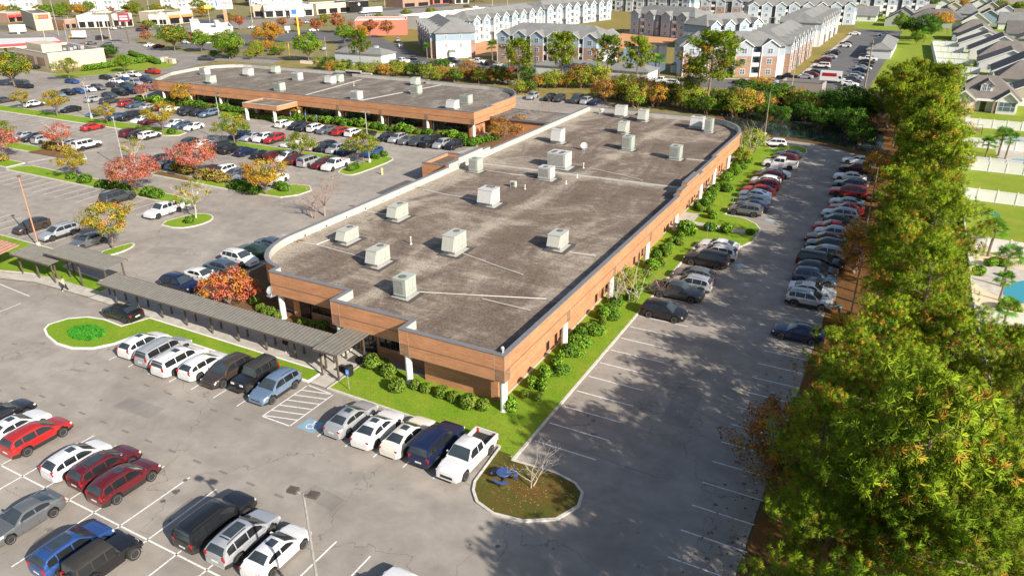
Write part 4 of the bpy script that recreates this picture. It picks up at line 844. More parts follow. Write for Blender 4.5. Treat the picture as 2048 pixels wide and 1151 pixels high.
def car(ty, col, x, y, h, label, group, lod=None, roof=None):
    """h: heading in degrees, 0 = +x"""
    global car_count
    car_count += 1
    if ty == 'suv' and rnd.random() < .45: ty = 'suv2'
    if ty == 'sedan' and rnd.random() < .4: ty = 'sedan2'
    d = CM[ty]; rz = rad(h+rnd.uniform(-1.6, 1.6)); dist = (Vector((x, y, 0))-CP).length
    lod = lod or ('full' if dist < 112 else 'mid' if dist < 215 else 'far')
    if lod == 'far':
        return tag(paintslot(link(CARN[ty], d['all'], None, (x, y, .005), rz), col), label, 'car' if ty != 'pickup' else 'pickup', group)
    o = thing(CARN[ty], label, 'car' if ty != 'pickup' else 'pickup', (x, y, .005), rz, group)
    o.scale = (rnd.uniform(.965, 1.035), rnd.uniform(.98, 1.02), rnd.uniform(.97, 1.045))
    paintslot(link('body', d['body'], o), col)
    link('windscreen', d['windscreen'], o); link('rear_window', d['rear_window'], o)
    for w in d['side_windows']: link('side_window', w, o)
    for wx, wy, wz, s in d['wp']:
        w = link('wheel', d['wheel'], o, (wx, wy, wz), 0 if s > 0 else math.pi)
        if lod == 'full': link('rim', d['rim'], w)
    for p in d['tl']: link('tail_light', d['tail_light'], o, p)
    if lod == 'full':
        for p in d['hl']: link('headlight', d['headlight'], o, p)
        link('grille', d['grille'], o); link('number_plate', d['number_plate'], o)
        if roof: link(roof, d[roof], o)
    return o
N_, S_, E_, W_ = 90, 270, 0, 180
def row(group, where, items, **kw):
    for it in items: car(it[0], it[1], it[2], it[3], it[4], it[5], group, **kw, roof=it[6] if len(it) > 6 else None)
G1 = 'cars in the front row before the near office'
row(G1, '', [
 ('suv', 'white', -35.05, -6.45, N_, 'white SUV with sunroof at the left end of the front row', 'sunroof'), ('minivan', 'silver', -32.3, -6.4, N_, 'silver minivan second from the left in the front row'), ('minivan', 'white', -29.5, -6.9, N_, 'white minivan with roof rails in the front row', 'sunroof'), ('suv', 'white', -26.8, -6.5, N_, 'white SUV beside the dark brown one in the front row'),
 ('suv', 'brown', -24.0, -6.4, S_, 'dark brown SUV facing out of the front row'), ('jeep', 'black', -21.2, -5.9, S_, 'black boxy off-roader facing out of the front row'), ('suv', 'light_blue', -18.45, -6.3, S_, 'blue SUV beside the hatched bay'),
 ('sedan', 'silver', -9.75, -6.9, N_, 'silver sedan with sunroof right of the painted access symbol', 'sunroof'), ('sedan', 'white', -7.1, -7.0, N_, 'white sedan with glass roof between silver and cream sedans', 'sunroof'), ('sedan', 'cream', -4.45, -6.7, N_, 'cream sedan with sunroof beside the navy SUV', 'sunroof'), ('bigsuv', 'navy', -1.85, -6.6, N_, 'navy SUV with roof rack beside the white pickup'), ('pickup', 'white', .85, -6.75, S_, 'white pickup truck at the right end of the front row')])
car('coupe', 'black', -43.0, -2.9, W_, 'black sports coupe parked behind the white kerbed island', 'single parked cars')
G2 = 'cars in the double row in the foreground'
row(G2, '', [
 ('sedan', 'black', -34.9, -19.6, N_, 'black sedan cut by the left edge in the double row'), ('sedan', 'white', -32.2, -20.0, N_, 'white sedan left of the red SUV', 'sunroof'), ('suv', 'red', -29.5, -20.0, N_, 'bright red SUV in the double row'), ('suv', 'white', -24.15, -20.3, N_, 'white SUV with sunroof left of the maroon pair', 'sunroof'), ('suv', 'maroon', -21.5, -19.9, N_, 'maroon SUV with panoramic glass roof', 'glass_roof'), ('suv', 'maroon', -18.8, -20.3, N_, 'maroon SUV with small sunroof at the end of its group', 'sunroof'),
 ('sedan', 'grey', -21.4, -25.8, S_, 'grey sedan facing the camera in the rear of the double row'), ('suv', 'blue', -15.9, -26.0, N_, 'blue SUV with glass roof by the lower edge', 'glass_roof'), ('jeep', 'black', -13.3, -25.8, N_, 'black off-roader with soft top by the lower edge'), ('bigsuv', 'black', -10.0, -20.1, N_, 'black large SUV with roof rails near the lamp post'), ('suv', 'silver', -7.3, -20.3, N_, 'silver SUV with twin sunroof beside the lamp post', 'glass_roof'), ('sedan', 'white', -4.65, -20.2, N_, 'white sedan with sunroof right behind the lamp post', 'sunroof'), ('sedan', 'white', 3.35, -20.2, N_, 'white sedan cut off by the bottom edge')])
G3 = 'cars beside the west wall of the near office'
row(G3, '', [('suv', 'navy', -43.6, 4.75, E_, 'navy SUV just behind the long canopy'), ('sedan', 'white', -43.3, 7.5, E_, 'white sedan between the navy SUV and the red shrub'), ('suv', 'steel_blue', -43.6, 10.3, W_, 'slate blue SUV with its tail to the red shrub'), ('suv', 'white', -43.3, 13.1, E_, 'white SUV near the curved wall'), ('sedan', 'green', -43.9, 15.9, W_, 'dark green sedan half hidden by the curved wall'), ('sedan', 'steel_blue', -44.0, 18.7, W_, 'grey blue sedan behind the curved wall')])
G4 = 'cars in the left lot'
row(G4, '', [
 ('bigsuv', 'dark_grey', -78.7, 22.3, N_, 'dark grey SUV alone below the pink tree'), ('pickup', 'white', -67.4, 21.5, S_, 'white pickup truck beside the round tree island'), ('suv', 'brown', -77.8, 8.6, S_, 'brown grey SUV left of the rusty lamp post'), ('suv', 'silver', -72.0, 8.8, S_, 'silver SUV right of the rusty lamp post'), ('sedan', 'grey', -65.6, 8.6, S_, 'grey sedan under the yellow tree by the canopy'),
 ('suv', 'black', -92.3, 40.2, S_, 'black SUV left of the big pink tree'), ('suv', 'grey', -89.6, 39.8, S_, 'grey SUV tucked behind the big pink tree'), ('sedan', 'steel_blue', -86.9, 39.9, S_, 'slate sedan hidden behind the big pink tree'), ('sedan', 'maroon', -79.0, 39.8, S_, 'maroon sedan right of the pink tree trunk'), ('suv', 'white', -76.2, 40.1, S_, 'white SUV right of the big pink tree'), ('sedan', 'grey', -73.3, 40.0, S_, 'grey sedan between white SUV and silver SUV'), ('suv', 'silver', -70.6, 39.9, S_, 'silver SUV left of the orange island tree'), ('bigsuv', 'dark_grey', -67.8, 42.0, N_, 'dark SUV behind the orange island tree'), ('sedan', 'white', -64.7, 40.8, S_, 'white sedan peeking out right of the orange island tree'),
 ('suv', 'dark_grey', -98.1, 52.5, N_, 'dark SUV at the left end of the middle row'), ('sedan', 'white', -95.2, 52.7, N_, 'white sedan second in the middle row'), ('sedan', 'silver', -92.5, 52.3, S_, 'silver sedan third in the middle row'), ('bigsuv', 'black', -89.6, 52.3, N_, 'black SUV fourth in the middle row'), ('sedan', 'black', -87.0, 52.0, N_, 'black sedan fifth in the middle row'), ('sedan', 'navy', -83.1, 51.9, N_, 'navy sedan parked apart in the middle row'), ('sedan', 'black', -78.7, 51.6, N_, 'black sedan left of a maroon SUV in the middle row'), ('suv', 'maroon', -75.9, 51.9, N_, 'maroon SUV left of a white SUV in the middle row'), ('suv', 'white', -73.2, 52.1, S_, 'white SUV in the middle row between two maroon ones'), ('suv', 'maroon', -70.4, 51.9, N_, 'maroon SUV left of the silver minivan'), ('minivan', 'silver', -67.5, 51.8, N_, 'silver minivan near the right end of the middle row'), ('sedan', 'maroon', -64.5, 51.8, S_, 'maroon sedan beside the white pickup in the middle row'), ('pickup', 'white', -61.9, 52.0, S_, 'white pickup truck at the right end of the middle row'),
 ('sedan', 'navy', -95.0, 61.5, S_, 'navy sedan in the shade of the yellow green tree'), ('sedan', 'silver', -91.4, 61.3, S_, 'silver sedan right of the yellow green tree'), ('suv', 'white', -88.6, 61.6, S_, 'white SUV left of the orange red SUV'), ('suv', 'red', -85.8, 61.8, S_, 'orange red SUV on the back side of the tree strip'), ('sedan', 'white', -80.5, 61.0, S_, 'white sedan behind the small olive tree'), ('sedan', 'tan', -74.6, 61.0, S_, 'tan sedan right of the small olive tree'), ('suv', 'black', -72.1, 61.3, S_, 'black SUV right of the small olive tree'), ('suv', 'silver', -69.4, 61.0, S_, 'silver blue SUV left of the round green tree'), ('suv', 'navy', -66.8, 61.0, S_, 'navy SUV touching the round green tree'), ('suv', 'blue', -61.6, 62.0, S_, 'blue SUV right of the round green tree'),
 ('suv', 'white', -94.3, 73.4, N_, 'white SUV at the left end of the row by the far office'), ('suv', 'black', -90.4, 73.1, S_, 'black SUV beside the porch end white one'), ('sedan', 'black', -87.7, 72.9, S_, 'black sedan third in the row by the far office'), ('suv', 'white', -85.1, 73.2, N_, 'white SUV between black and grey sedans by the far office'), ('sedan', 'grey', -82.1, 72.9, S_, 'grey sedan in the row by the far office'), ('suv', 'red', -78.2, 73.2, N_, 'dark red SUV in the row by the far office'), ('suv', 'white', -75.3, 73.4, N_, 'white SUV right of the dark red one'), ('sedan', 'black', -72.3, 73.6, N_, 'black sedan behind the lot lamp post'), ('suv', 'black', -66.9, 73.3, S_, 'black SUV left end of the group by the far office corner'), ('suv', 'silver', -64.3, 73.3, S_, 'silver SUV second in the group by the far office corner'), ('sedan', 'grey', -61.6, 73.0, S_, 'grey sedan third in the group by the far office corner'), ('suv', 'dark_grey', -59.0, 72.9, S_, 'dark SUV fourth in the group by the far office corner'), ('bigsuv', 'black', -56.4, 73.2, S_, 'black large SUV fifth in the group by the far office corner'), ('suv', 'silver', -53.8, 73.3, S_, 'silver SUV sixth in the group by the far office corner'), ('suv', 'black', -51.2, 73.5, S_, 'black SUV at the right end by the far office corner')])
G5 = 'cars in the far left lot'
row(G5, '', [
 ('suv', 'red', -146.4, 73.8, N_, 'red SUV left of the silver sedan by the far office'), ('sedan', 'steel_blue', -143.6, 73.7, S_, 'slate sedan right of the red SUV'), ('sedan', 'silver', -138.1, 73.5, N_, 'silver sedan left of a maroon one by the far office'), ('sedan', 'maroon', -134.6, 74.3, N_, 'maroon car left of the white sedan by the far office'), ('sedan', 'white', -130.8, 73.6, N_, 'white sedan by the orange leaved tree'), ('suv', 'black', -126.5, 74.0, S_, 'black SUV first of three near the porch'), ('sedan', 'black', -123.8, 73.4, S_, 'black sedan second of three near the porch'), ('suv', 'black', -121.0, 73.9, S_, 'black SUV third of three near the porch'), ('suv', 'light_blue', -118.1, 74.0, S_, 'light blue SUV left of the porch'),
 ('sedan', 'dark_grey', -180.2, 63.2, N_, 'dark sedan cut by the left edge behind the long lawn strip'), ('suv', 'white', -167.2, 63.0, N_, 'white SUV left of the long lawn strip trees'), ('sedan', 'black', -152.6, 63.0, S_, 'black sedan behind the second lawn tree'), ('suv', 'light_blue', -142.4, 62.8, S_, 'light blue SUV by the lamp post of the far left lot'), ('sedan', 'steel_blue', -134.8, 62.4, S_, 'slate sedan under the third lawn tree'), ('bigsuv', 'black', -131.5, 63.2, S_, 'black large SUV right of the third lawn tree'), ('sedan', 'white', -126.6, 62.6, S_, 'white sedan left of the fourth lawn tree'), ('sedan', 'maroon', -123.8, 62.7, S_, 'maroon sedan touching the fourth lawn tree'), ('sedan', 'white', -116.2, 62.9, S_, 'white car behind the fourth lawn tree'), ('sedan', 'steel_blue', -113.1, 62.6, S_, 'slate car at the end of the lawn strip'), ('sedan', 'white', -109.8, 62.6, S_, 'white sedan at the tip of the lawn strip'),
 ('sedan', 'red', -129.4, 52.8, N_, 'red sedan alone in front of the long lawn strip'), ('suv', 'maroon', -116.6, 52.6, N_, 'dark maroon SUV of the trio below the lawn tip'), ('sedan', 'black', -113.9, 52.4, N_, 'black sedan of the trio below the lawn tip'), ('suv', 'white', -111.2, 52.9, N_, 'white SUV of the trio below the lawn tip'),
 ('sedan', 'silver', -134.2, 40.9, S_, 'silver sedan left of the red leaved tree'), ('sedan', 'black', -131.2, 41.2, S_, 'black sedan left of the red leaved tree'), ('suv', 'silver', -127.4, 40.9, N_, 'silver SUV behind the red leaved tree'), ('sedan', 'silver', -119.4, 41.3, N_, 'silver sedan right of the red leaved tree'), ('bigsuv', 'white', -114.6, 41.5, N_, 'white large SUV at the end of the planted island'),
 ('suv', 'silver', -159.9, 74.0, N_, 'silver SUV beside the small bare island'), ('suv', 'dark_grey', -154.0, 74.2, N_, 'dark SUV right of the small bare island')])
for i, (ty, co, y) in enumerate((('sedan', 'light_blue', 74.4), ('suv', 'black', 77.4), ('sedan', 'blue', 80.3), ('suv', 'white', 83.2), ('suv', 'grey', 86.1))):
    car(ty, co, -175.6, y, E_, f'{PAINT and co.replace("_", " ")} {CARW[ty]} in the short column left of the planted corner', G5)
for i, (ty, co, y) in enumerate((('sedan', 'dark_grey', 79.9), ('bigsuv', 'black', 83.2), ('bigsuv', 'navy', 86.1), ('suv', 'maroon', 89.0), ('sedan', 'steel_blue', 91.8))):
    car(ty, co, -162.2, y, E_, f'{co.replace("_", " ")} {CARW[ty]} in the column against the planted corner', G5)
for i, (ty, co, x, y) in enumerate((('sedan', 'brown', -175.8, 90.6), ('sedan', 'white', -181.2, 95.6), ('sedan', 'green', -172.6, 92.4), ('pickup', 'silver', -173.2, 95.6), ('sedan', 'blue', -181, 98.4), ('suv', 'navy', -173.8, 100.2), ('sedan', 'grey', -178.6, 103.6), ('sedan', 'cream', -190.2, 104), ('suv', 'white', -188.2, 106.6), ('sedan', 'black', -191.2, 99.2))):
    car(ty, co, x, y, E_, f'{co.replace("_", " ")} {CARW[ty]} in the packed corner left of the far office', G5)
car('pickup', 'red', -188.3, 113.3, W_, 'dark red pickup truck on the side street', 'cars on the streets')
car('pickup', 'black', -197.9, 79.0, E_, 'black pickup truck under the large tree at the left edge', 'single parked cars')
car('sedan', 'blue', -193.4, 90.0, E_, 'blue sedan under the small street tree', 'single parked cars')
G6 = 'cars on the lawn side of the east lot'
row(G6, '', [
 ('suv', 'black', 6.2, 22.75, E_, 'dark small SUV nearest the camera on the lawn side'), ('pickup', 'dark_grey', 6.0, 28.0, E_, 'dark grey pickup truck half covered by bare twigs'), ('suv', 'silver', 6.7, 30.6, W_, 'silver hatchback next to the dark pickup'), ('suv', 'grey', 6.3, 33.2, W_, 'grey SUV with roof rails next to the silver hatchback'), ('bigsuv', 'black', 6.4, 38.3, W_, 'navy black SUV with roof rack on the lawn side'), ('suv', 'white', 6.9, 41.0, W_, 'white SUV on the lawn side by the access marking'), ('sedan', 'white', 6.5, 43.7, W_, 'white sedan against the lawn peninsula'),
 ('suv', 'grey', 6.4, 59.0, W_, 'grey SUV just past the lawn peninsula'), ('sedan', 'navy', 6.7, 61.7, W_, 'blue purple sedan second past the lawn peninsula'), ('sedan', 'steel_blue', 6.5, 64.4, W_, 'slate sedan third past the lawn peninsula'), ('sedan', 'light_blue', 6.0, 67.1, W_, 'blue grey sedan left of the red pair'), ('sedan', 'red', 6.1, 69.8, W_, 'red sedan of the red pair'), ('suv', 'red', 6.3, 72.5, W_, 'red SUV of the red pair'), ('suv', 'white', 6.0, 75.2, W_, 'white SUV beyond the red pair'), ('suv', 'maroon', 6.0, 77.9, W_, 'dark maroon SUV beyond the red pair'), ('sedan', 'white', 6.6, 80.8, E_, 'white sedan facing into the east lot'), ('pickup', 'white', 6.2, 86.6, W_, 'white pickup truck near the far end of the east lot'), ('suv', 'maroon', 6.2, 91.0, W_, 'maroon SUV beyond the white pickup'), ('sedan', 'dark_grey', 6.4, 94.4, W_, 'dark sedan at the small far island'), ('suv', 'white', 2.4, 101.6, W_+12, 'white SUV at the far turn of the east lot')])
G7 = 'cars on the tree side of the east lot'
row(G7, '', [
 ('sedan', 'white', 17.6, 95.2, W_, 'white sedan at the far end of the tree side'), ('sedan', 'maroon', 17.8, 89.5, W_, 'red car hidden by leaves on the tree side'), ('sedan', 'white', 17.6, 83.7, W_, 'white sedan hidden by leaves on the tree side'), ('suv', 'grey', 18.0, 79.0, W_, 'grey SUV left of the boxy red one on the tree side'), ('bigsuv', 'red', 18.3, 74.3, W_, 'boxy red SUV on the tree side'), ('sedan', 'silver', 18.6, 69.2, W_, 'silver sedan beyond the bright red sedan'), ('sedan', 'red', 18.9, 66.2, W_, 'bright red sedan on the tree side'), ('suv', 'silver', 18.4, 63.2, W_, 'silver SUV in front of the bright red sedan'), ('sedan', 'green', 18.9, 60.1, E_, 'dark green sedan on the tree side'), ('sedan', 'red', 18.0, 57.4, W_, 'crimson sedan in front of the dark green one'), ('suv', 'silver', 18.3, 54.8, W_, 'silver SUV below the crimson sedan'), ('sedan', 'maroon', 17.9, 52.2, W_, 'maroon sedan beside twiggy brown branches'), ('suv', 'dark_grey', 18.2, 49.6, W_, 'dark SUV under the brown branches'), ('suv', 'silver', 18.4, 47.0, W_, 'silver SUV partly behind brown leaves'), ('bigsuv', 'black', 18.4, 43.7, E_, 'black SUV first of the dark trio on the tree side'), ('suv', 'dark_grey', 18.4, 41.1, E_, 'dark grey SUV second of the dark trio on the tree side'), ('suv', 'steel_blue', 18.5, 38.5, E_, 'slate SUV third of the dark trio on the tree side'), ('sedan', 'white', 18.7, 34.9, E_, 'white sedan beside the silver SUV with the person'), ('suv', 'silver', 18.8, 32.2, E_, 'silver SUV with a person at its hood'), ('sedan', 'navy', 19.0, 24.2, W_, 'navy sedan alone on the tree side')])
G8 = 'cars behind the offices'
row(G8, '', [('suv', 'silver', -61.3, 126.4, S_, 'silver SUV at the left of the rear lot'), ('suv', 'black', -56.4, 126.3, S_, 'black SUV left of the rear pair'), ('suv', 'dark_grey', -53.8, 126.4, S_, 'dark SUV right of the rear pair'), ('bigsuv', 'dark_grey', -49.2, 126.6, S_, 'dark large SUV just over the roof edge'), ('suv', 'silver', -46.6, 126.3, S_, 'silver SUV just over the roof edge'), ('sedan', 'navy', -44.0, 126.2, S_, 'navy sedan last before the shrubs')])
# apartments and shops: small in the picture
def pcar(ty, co, px, py, h, label, group, lod=None):
    p = at(px, py, .7); car(ty, co, p.x, p.y, h, label, group, lod)
GA = 'cars at the apartments'
for ty, co, x, y, h in (('pickup', 'white', 803, 122, W_), ('sedan', 'black', 828, 115, 130), ('suv', 'steel_blue', 830, 127, S_), ('sedan', 'silver', 843, 129, S_), ('sedan', 'black', 857, 130, S_), ('pickup', 'dark_grey', 904, 121, E_), ('suv', 'green', 884, 128, S_), ('sedan', 'white', 898, 131, S_), ('pickup', 'white', 956, 123, E_), ('suv', 'black', 980, 126, N_), ('sedan', 'silver', 997, 129, N_), ('pickup', 'green', 989, 138, S_), ('sedan', 'navy', 1003, 140, S_), ('suv', 'red', 1019, 141, S_), ('sedan', 'white', 753, 95, 130), ('suv', 'silver', 796, 80, 130), ('sedan', 'white', 801, 90, 130)):
    pcar(ty, co, x, y, h, f'{co.replace("_", " ")} {CARW[ty]} ' + {803: 'beside the garage gable', 828: 'at the corner of the white gable wall', 830: 'left of three before the white gable wall', 843: 'middle of three before the white gable wall', 857: 'right of three before the white gable wall', 904: 'at the drain island before the white gable', 884: 'left of the small white sedan behind the shrubs', 898: 'behind the dark shrub by the apartments', 956: 'right of the pink bare shrub', 980: 'at the corner of the brick apartments', 997: 'before the corner of the brick apartments', 989: 'left of the red SUV by the long garage', 1003: 'touching the red SUV by the long garage', 1019: 'at the left end of the long garage', 753: 'on the drive above the small garage roof', 796: 'by the shaded apartment facade top', 801: 'by the shaded apartment facade bottom'}[x], GA)
for i, (ty, co, x, y, h, w) in enumerate((('bigsuv', 'white', 1643, 132, W_, 'on the left side of the apartment drive'), ('bigsuv', 'maroon', 1646, 122, W_, 'beyond the white SUV of the apartment drive'), ('sedan', 'silver', 1660, 113, W_, 'by the orange grass patch of the drive'), ('suv', 'black', 1664, 107, W_, 'behind the silver sedan of the drive'), ('sedan', 'dark_grey', 1668, 103, W_, 'furthest of the dark pair on the drive'), ('suv', 'white', 1690, 91, W_, 'beside the covered boat trailer'), ('sedan', 'black', 1692, 86, W_, 'just beyond the covered boat trailer'), ('sedan', 'white', 1709, 67, W_, 'at the far end of the apartment drive'), ('sedan', 'silver', 1609, 153, W_, 'over the bin store wall left'), ('sedan', 'maroon', 1621, 149, W_, 'over the bin store wall right'), ('sedan', 'black', 1626, 144, W_, 'beyond the maroon sedan over the bin store'), ('pickup', 'black', 1574, 154, W_, 'behind the bin store'), ('suv', 'dark_grey', 1733, 113, E_, 'nearest the right hand garage'), ('pickup', 'white', 1736, 118, E_, 'in the tree side line of the drive'), ('sedan', 'black', 1734, 123, E_, 'after the white pickup of the drive'), ('sedan', 'black', 1731, 130, E_, 'in shade on the tree side of the drive'), ('sedan', 'silver', 1727, 135, E_, 'beyond the navy sedan of the drive'), ('sedan', 'navy', 1722, 140, E_, 'behind the wooden utility pole'), ('sedan', 'grey', 1715, 148, E_, 'left of the wooden utility pole'), ('suv', 'silver', 1711, 154, E_, 'second left of the wooden utility pole'), ('suv', 'dark_grey', 1706, 160, E_, 'beyond the white sedan near the moving truck'), ('sedan', 'white', 1700, 167, E_, 'right of the moving truck'), ('suv', 'white', 1767, 69, W_, 'furthest on the right of the drive'), ('sedan', 'silver', 1766, 75, W_, 'right of the far garage roof'),
   ('pickup', 'white', 1322, 161, W_, 'at the end of the long garage'), ('suv', 'white', 1341, 165, W_, 'behind the tall pine by the long garage'), ('sedan', 'dark_grey', 1378, 158, W_, 'behind the tall pine crown'), ('sedan', 'black', 1482, 163, W_, 'right of the tall pine crown'), ('sedan', 'red', 1512, 161, W_, 'behind the orange leaved tree'), ('sedan', 'silver', 1540, 163, W_, 'just right of the orange leaved tree'))):
    pcar(ty, co, x, y, h, f'{co.replace("_", " ")} {CARW[ty]} {w}', GA, 'far')
GS = 'cars on the streets'
for ty, co, x, y, h, w in (('bigsuv', 'black', 204, 76, 80, 'turning off the highway'), ('suv', 'dark_grey', 213, 90, 250, 'at the mouth of the side street'), ('sedan', 'grey', 181, 86, 80, 'waiting at the side street'), ('sedan', 'red', 597, 46, 75, 'on the highway under the pylon sign'), ('sedan', 'silver', 616, 44, 75, 'just ahead of the red one on the highway'), ('suv', 'black', 647, 41, 75, 'on the highway beside the pylon sign'), ('sedan', 'white', 504, 54, 255, 'on the highway above the orange tree'), ('sedan', 'white', 372, 84, 0, 'by the white restaurant'), ('sedan', 'white', 299, 90, 90, 'behind the round street bushes'), ('sedan', 'maroon', 317, 92, 90, 'under the big street tree left side'), ('suv', 'white', 610, 83, 180, 'turning on the lane by the green tree'), ('bigsuv', 'blue', 415, 48, 75, 'at the shops left of the brown pylon'), ('suv', 'white', 355, 52, 0, 'before the orange awning shop'), ('sedan', 'dark_grey', 341, 53, 0, 'left of the white one before the orange awnings'), ('bigsuv', 'black', 443, 34, 75, 'under the brown pylon sign'), ('sedan', 'silver', 240, 54, 0, 'before the grey awning shop left'), ('sedan', 'white', 225, 56, 0, 'before the grey awning shop right'), ('suv', 'red', 288, 56, 30, 'near the street bushes by the shops'), ('suv', 'dark_grey', 282, 60, 30, 'beside the red one near the shops'), ('sedan', 'black', 68, 133, 0, 'behind the beige windowless shop'), ('sedan', 'silver', 47, 125, 0, 'left of the beige windowless shop'), ('suv', 'light_blue', 49, 116, 0, 'under the red canopy right side'), ('sedan', 'white', 8, 114, 0, 'under the red canopy left side'), ('sedan', 'black', 681, 96, 130, 'by the small garage left end'), ('sedan', 'silver', 648, 96, 130, 'below the tall white pylon'), ('sedan', 'white', 627, 60, 70, 'in the shop lot under the red tree'), ('pickup', 'dark_grey', 413, 117, 20, 'on the side street behind the yellow bushes'), ('sedan', 'white', 130, 47, 0, 'beside the sign board restaurant'), ('sedan', 'dark_grey', 933, 12, 75, 'far off on the highway'), ('sedan', 'white', 950, 14, 255, 'far off on the other highway lane'), ('sedan', 'silver', 735, 30, 255, 'on the highway behind the white lorry')):
    pcar(ty, co, x, y, h, f'{co.replace("_", " ")} {CARW[ty]} {w}', GS, 'far')
# box lorry, trailer lorry, moving truck
def lorry(label, x, y, h, cabcol, boxmat, L=6.5, bh=2.6, band=None):
    o = thing('box_truck', label, 'truck', (x, y, 0), rad(h)); hw = 1.2
    m = MB(); m.box(-L/2, L/2-2.0, -hw, hw, .75, .75+bh)
    if band: m.box(L/2-2.0, L/2-1.1, -hw, hw, .75+bh-1.0, .75+bh)
    m.build('cargo_box', boxmat, o)
    if band:
        for s in (1, -1):
            m = MB(); y0, y1 = sorted((s*(hw+.004), s*(hw+.03))); m.box(-L/2+.5, L/2-2.3, y0, y1, .75+bh-1.25, .75+bh-.35); m.build('colour_band', MAT[band], o)
    m = MB(); m.prism([(L/2-1.96, .6), (L/2, .6), (L/2, 1.25), (L/2-.7, 1.35), (L/2-1.1, 2.15), (L/2-1.96, 2.15)], -hw*.85, hw*.85, 0, True); m.v = [(a, c, b) for a, b, c in m.v]; m.f = [f[::-1] for f in m.f]; m.build('cab', PAINT[cabcol], o)
    m = MB(); m.add([(L/2-.69, -hw*.75, 1.4), (L/2-.69, hw*.75, 1.4), (L/2-1.06, hw*.75, 2.08), (L/2-1.06, -hw*.75, 2.08)], [(0, 1, 2, 3)]); m.build('windscreen', MAT['car_glass'], o)
    for s in (1, -1):
        m = MB(); yy = s*(hw*.85+.006); m.add([(L/2-1.8, yy, 1.4), (L/2-.9, yy, 1.4), (L/2-1.2, yy, 2.0), (L/2-1.8, yy, 2.0)], [(0, 1, 2, 3)]); m.build('side_window', MAT['car_glass_side'], o)
    m = MB(); m.box(-L/2+.05, L/2-1.9, -.45, .45, .45, .74); m.build('chassis', MAT['car_under'], o)
    for xw in (-L/2+1.2, L/2-1.0):
        for s in (1, -1): link('wheel', CM['pickup']['wheel'], o, (xw, s*(hw-.2), .41))
    return o
p = at(1664, 166); lorry('white and red moving truck parked by the bin store', p.x, p.y, 0, 'white', PAINT['white'], 6.6, 2.4, 'paint_red')
p = at(156, 78); lorry('yellow cab box truck on the highway', p.x, p.y, 195, 'yellow', PAINT['white'], 7.5, 2.8)
p = at(742, 27); lorry('long white trailer truck parked along the highway', p.x, p.y, 248, 'white', PAINT['white'], 15, 2.9)
print('cars', car_count)
# ------------------------------------------------------------------ vegetation
def leafmat(name, c, c2, tr=.25, alt=None):
    t = NT(name); oi = t.n.new('ShaderNodeObjectInfo'); n = t.noise(.9, 3, .6); f = t.noise(7.0, 2, .6)
    k = t.math('ADD', t.math('MULTIPLY', n, .6), t.math('MULTIPLY', f, .4)); col = t.ramp(k, [(.36, c), (.64, c2)])
    col = t.mix(t.math('MULTIPLY', oi.outputs['Random'], .35 if not alt else .7), col, alt or tuple(v*.7 for v in c2))
    d = t.n.new('ShaderNodeBsdfDiffuse'); tl = t.n.new('ShaderNodeBsdfTranslucent'); mx = t.n.new('ShaderNodeMixShader'); mx.inputs[0].default_value = tr
    t.l.new(col, d.inputs[0]); t.l.new(col, tl.inputs[0]); t.l.new(d.outputs[0], mx.inputs[1]); t.l.new(tl.outputs[0], mx.inputs[2]); t.l.new(mx.outputs[0], t.n['Material Output'].inputs[0])
    MAT[name] = t.mat; return t.mat
leafmat('needle_bright', (.31, .45, .028), (.56, .62, .05), .3, (.17, .32, .025)); leafmat('needle_green', (.10, .24, .02), (.20, .36, .03), .3, (.24, .25, .03)); leafmat('needle_brown', (.46, .22, .04), (.58, .33, .06)); leafmat('needle_dark', (.04, .10, .016), (.075, .15, .02))
leafmat('leaf_yellow', (0.486, 0.384, 0.045), (0.640, 0.461, 0.064)); leafmat('leaf_olive', (0.243, 0.294, 0.045), (0.371, 0.371, 0.058)); leafmat('leaf_orange', (0.640, 0.256, 0.038), (0.717, 0.384, 0.064)); leafmat('leaf_pink', (0.589, 0.166, 0.128), (0.717, 0.320, 0.243)); leafmat('leaf_red', (0.614, 0.115, 0.064), (0.720, 0.218, 0.115))
leafmat('leaf_green', (0.090, 0.230, 0.026), (0.166, 0.346, 0.038)); leafmat('leaf_dark', (0.045, 0.109, 0.020), (0.090, 0.173, 0.031)); leafmat('leaf_lime', (0.230, 0.435, 0.032), (0.384, 0.538, 0.064)); leafmat('leaf_bronze', (0.461, 0.269, 0.090), (0.589, 0.371, 0.128)); leafmat('leaf_brown', (0.320, 0.154, 0.064), (0.448, 0.230, 0.102)); leafmat('leaf_shrub', (0.115, 0.256, 0.032), (0.256, 0.397, 0.051))
two('bark', (.16, .11, .085), (.26, .19, .15), 5, .35, .65, .95, .2, 30, .01, stretch=(1, 1, .3)); two('bark_pale', (.42, .37, .30), (.56, .50, .42), 4, .35, .65, .9, .15, 20, 0, stretch=(1, 1, .3)); plain('twig', (.34, .24, .20), .9, 0, .2); plain('shrub_core', (.02, .04, .012), 1.0)

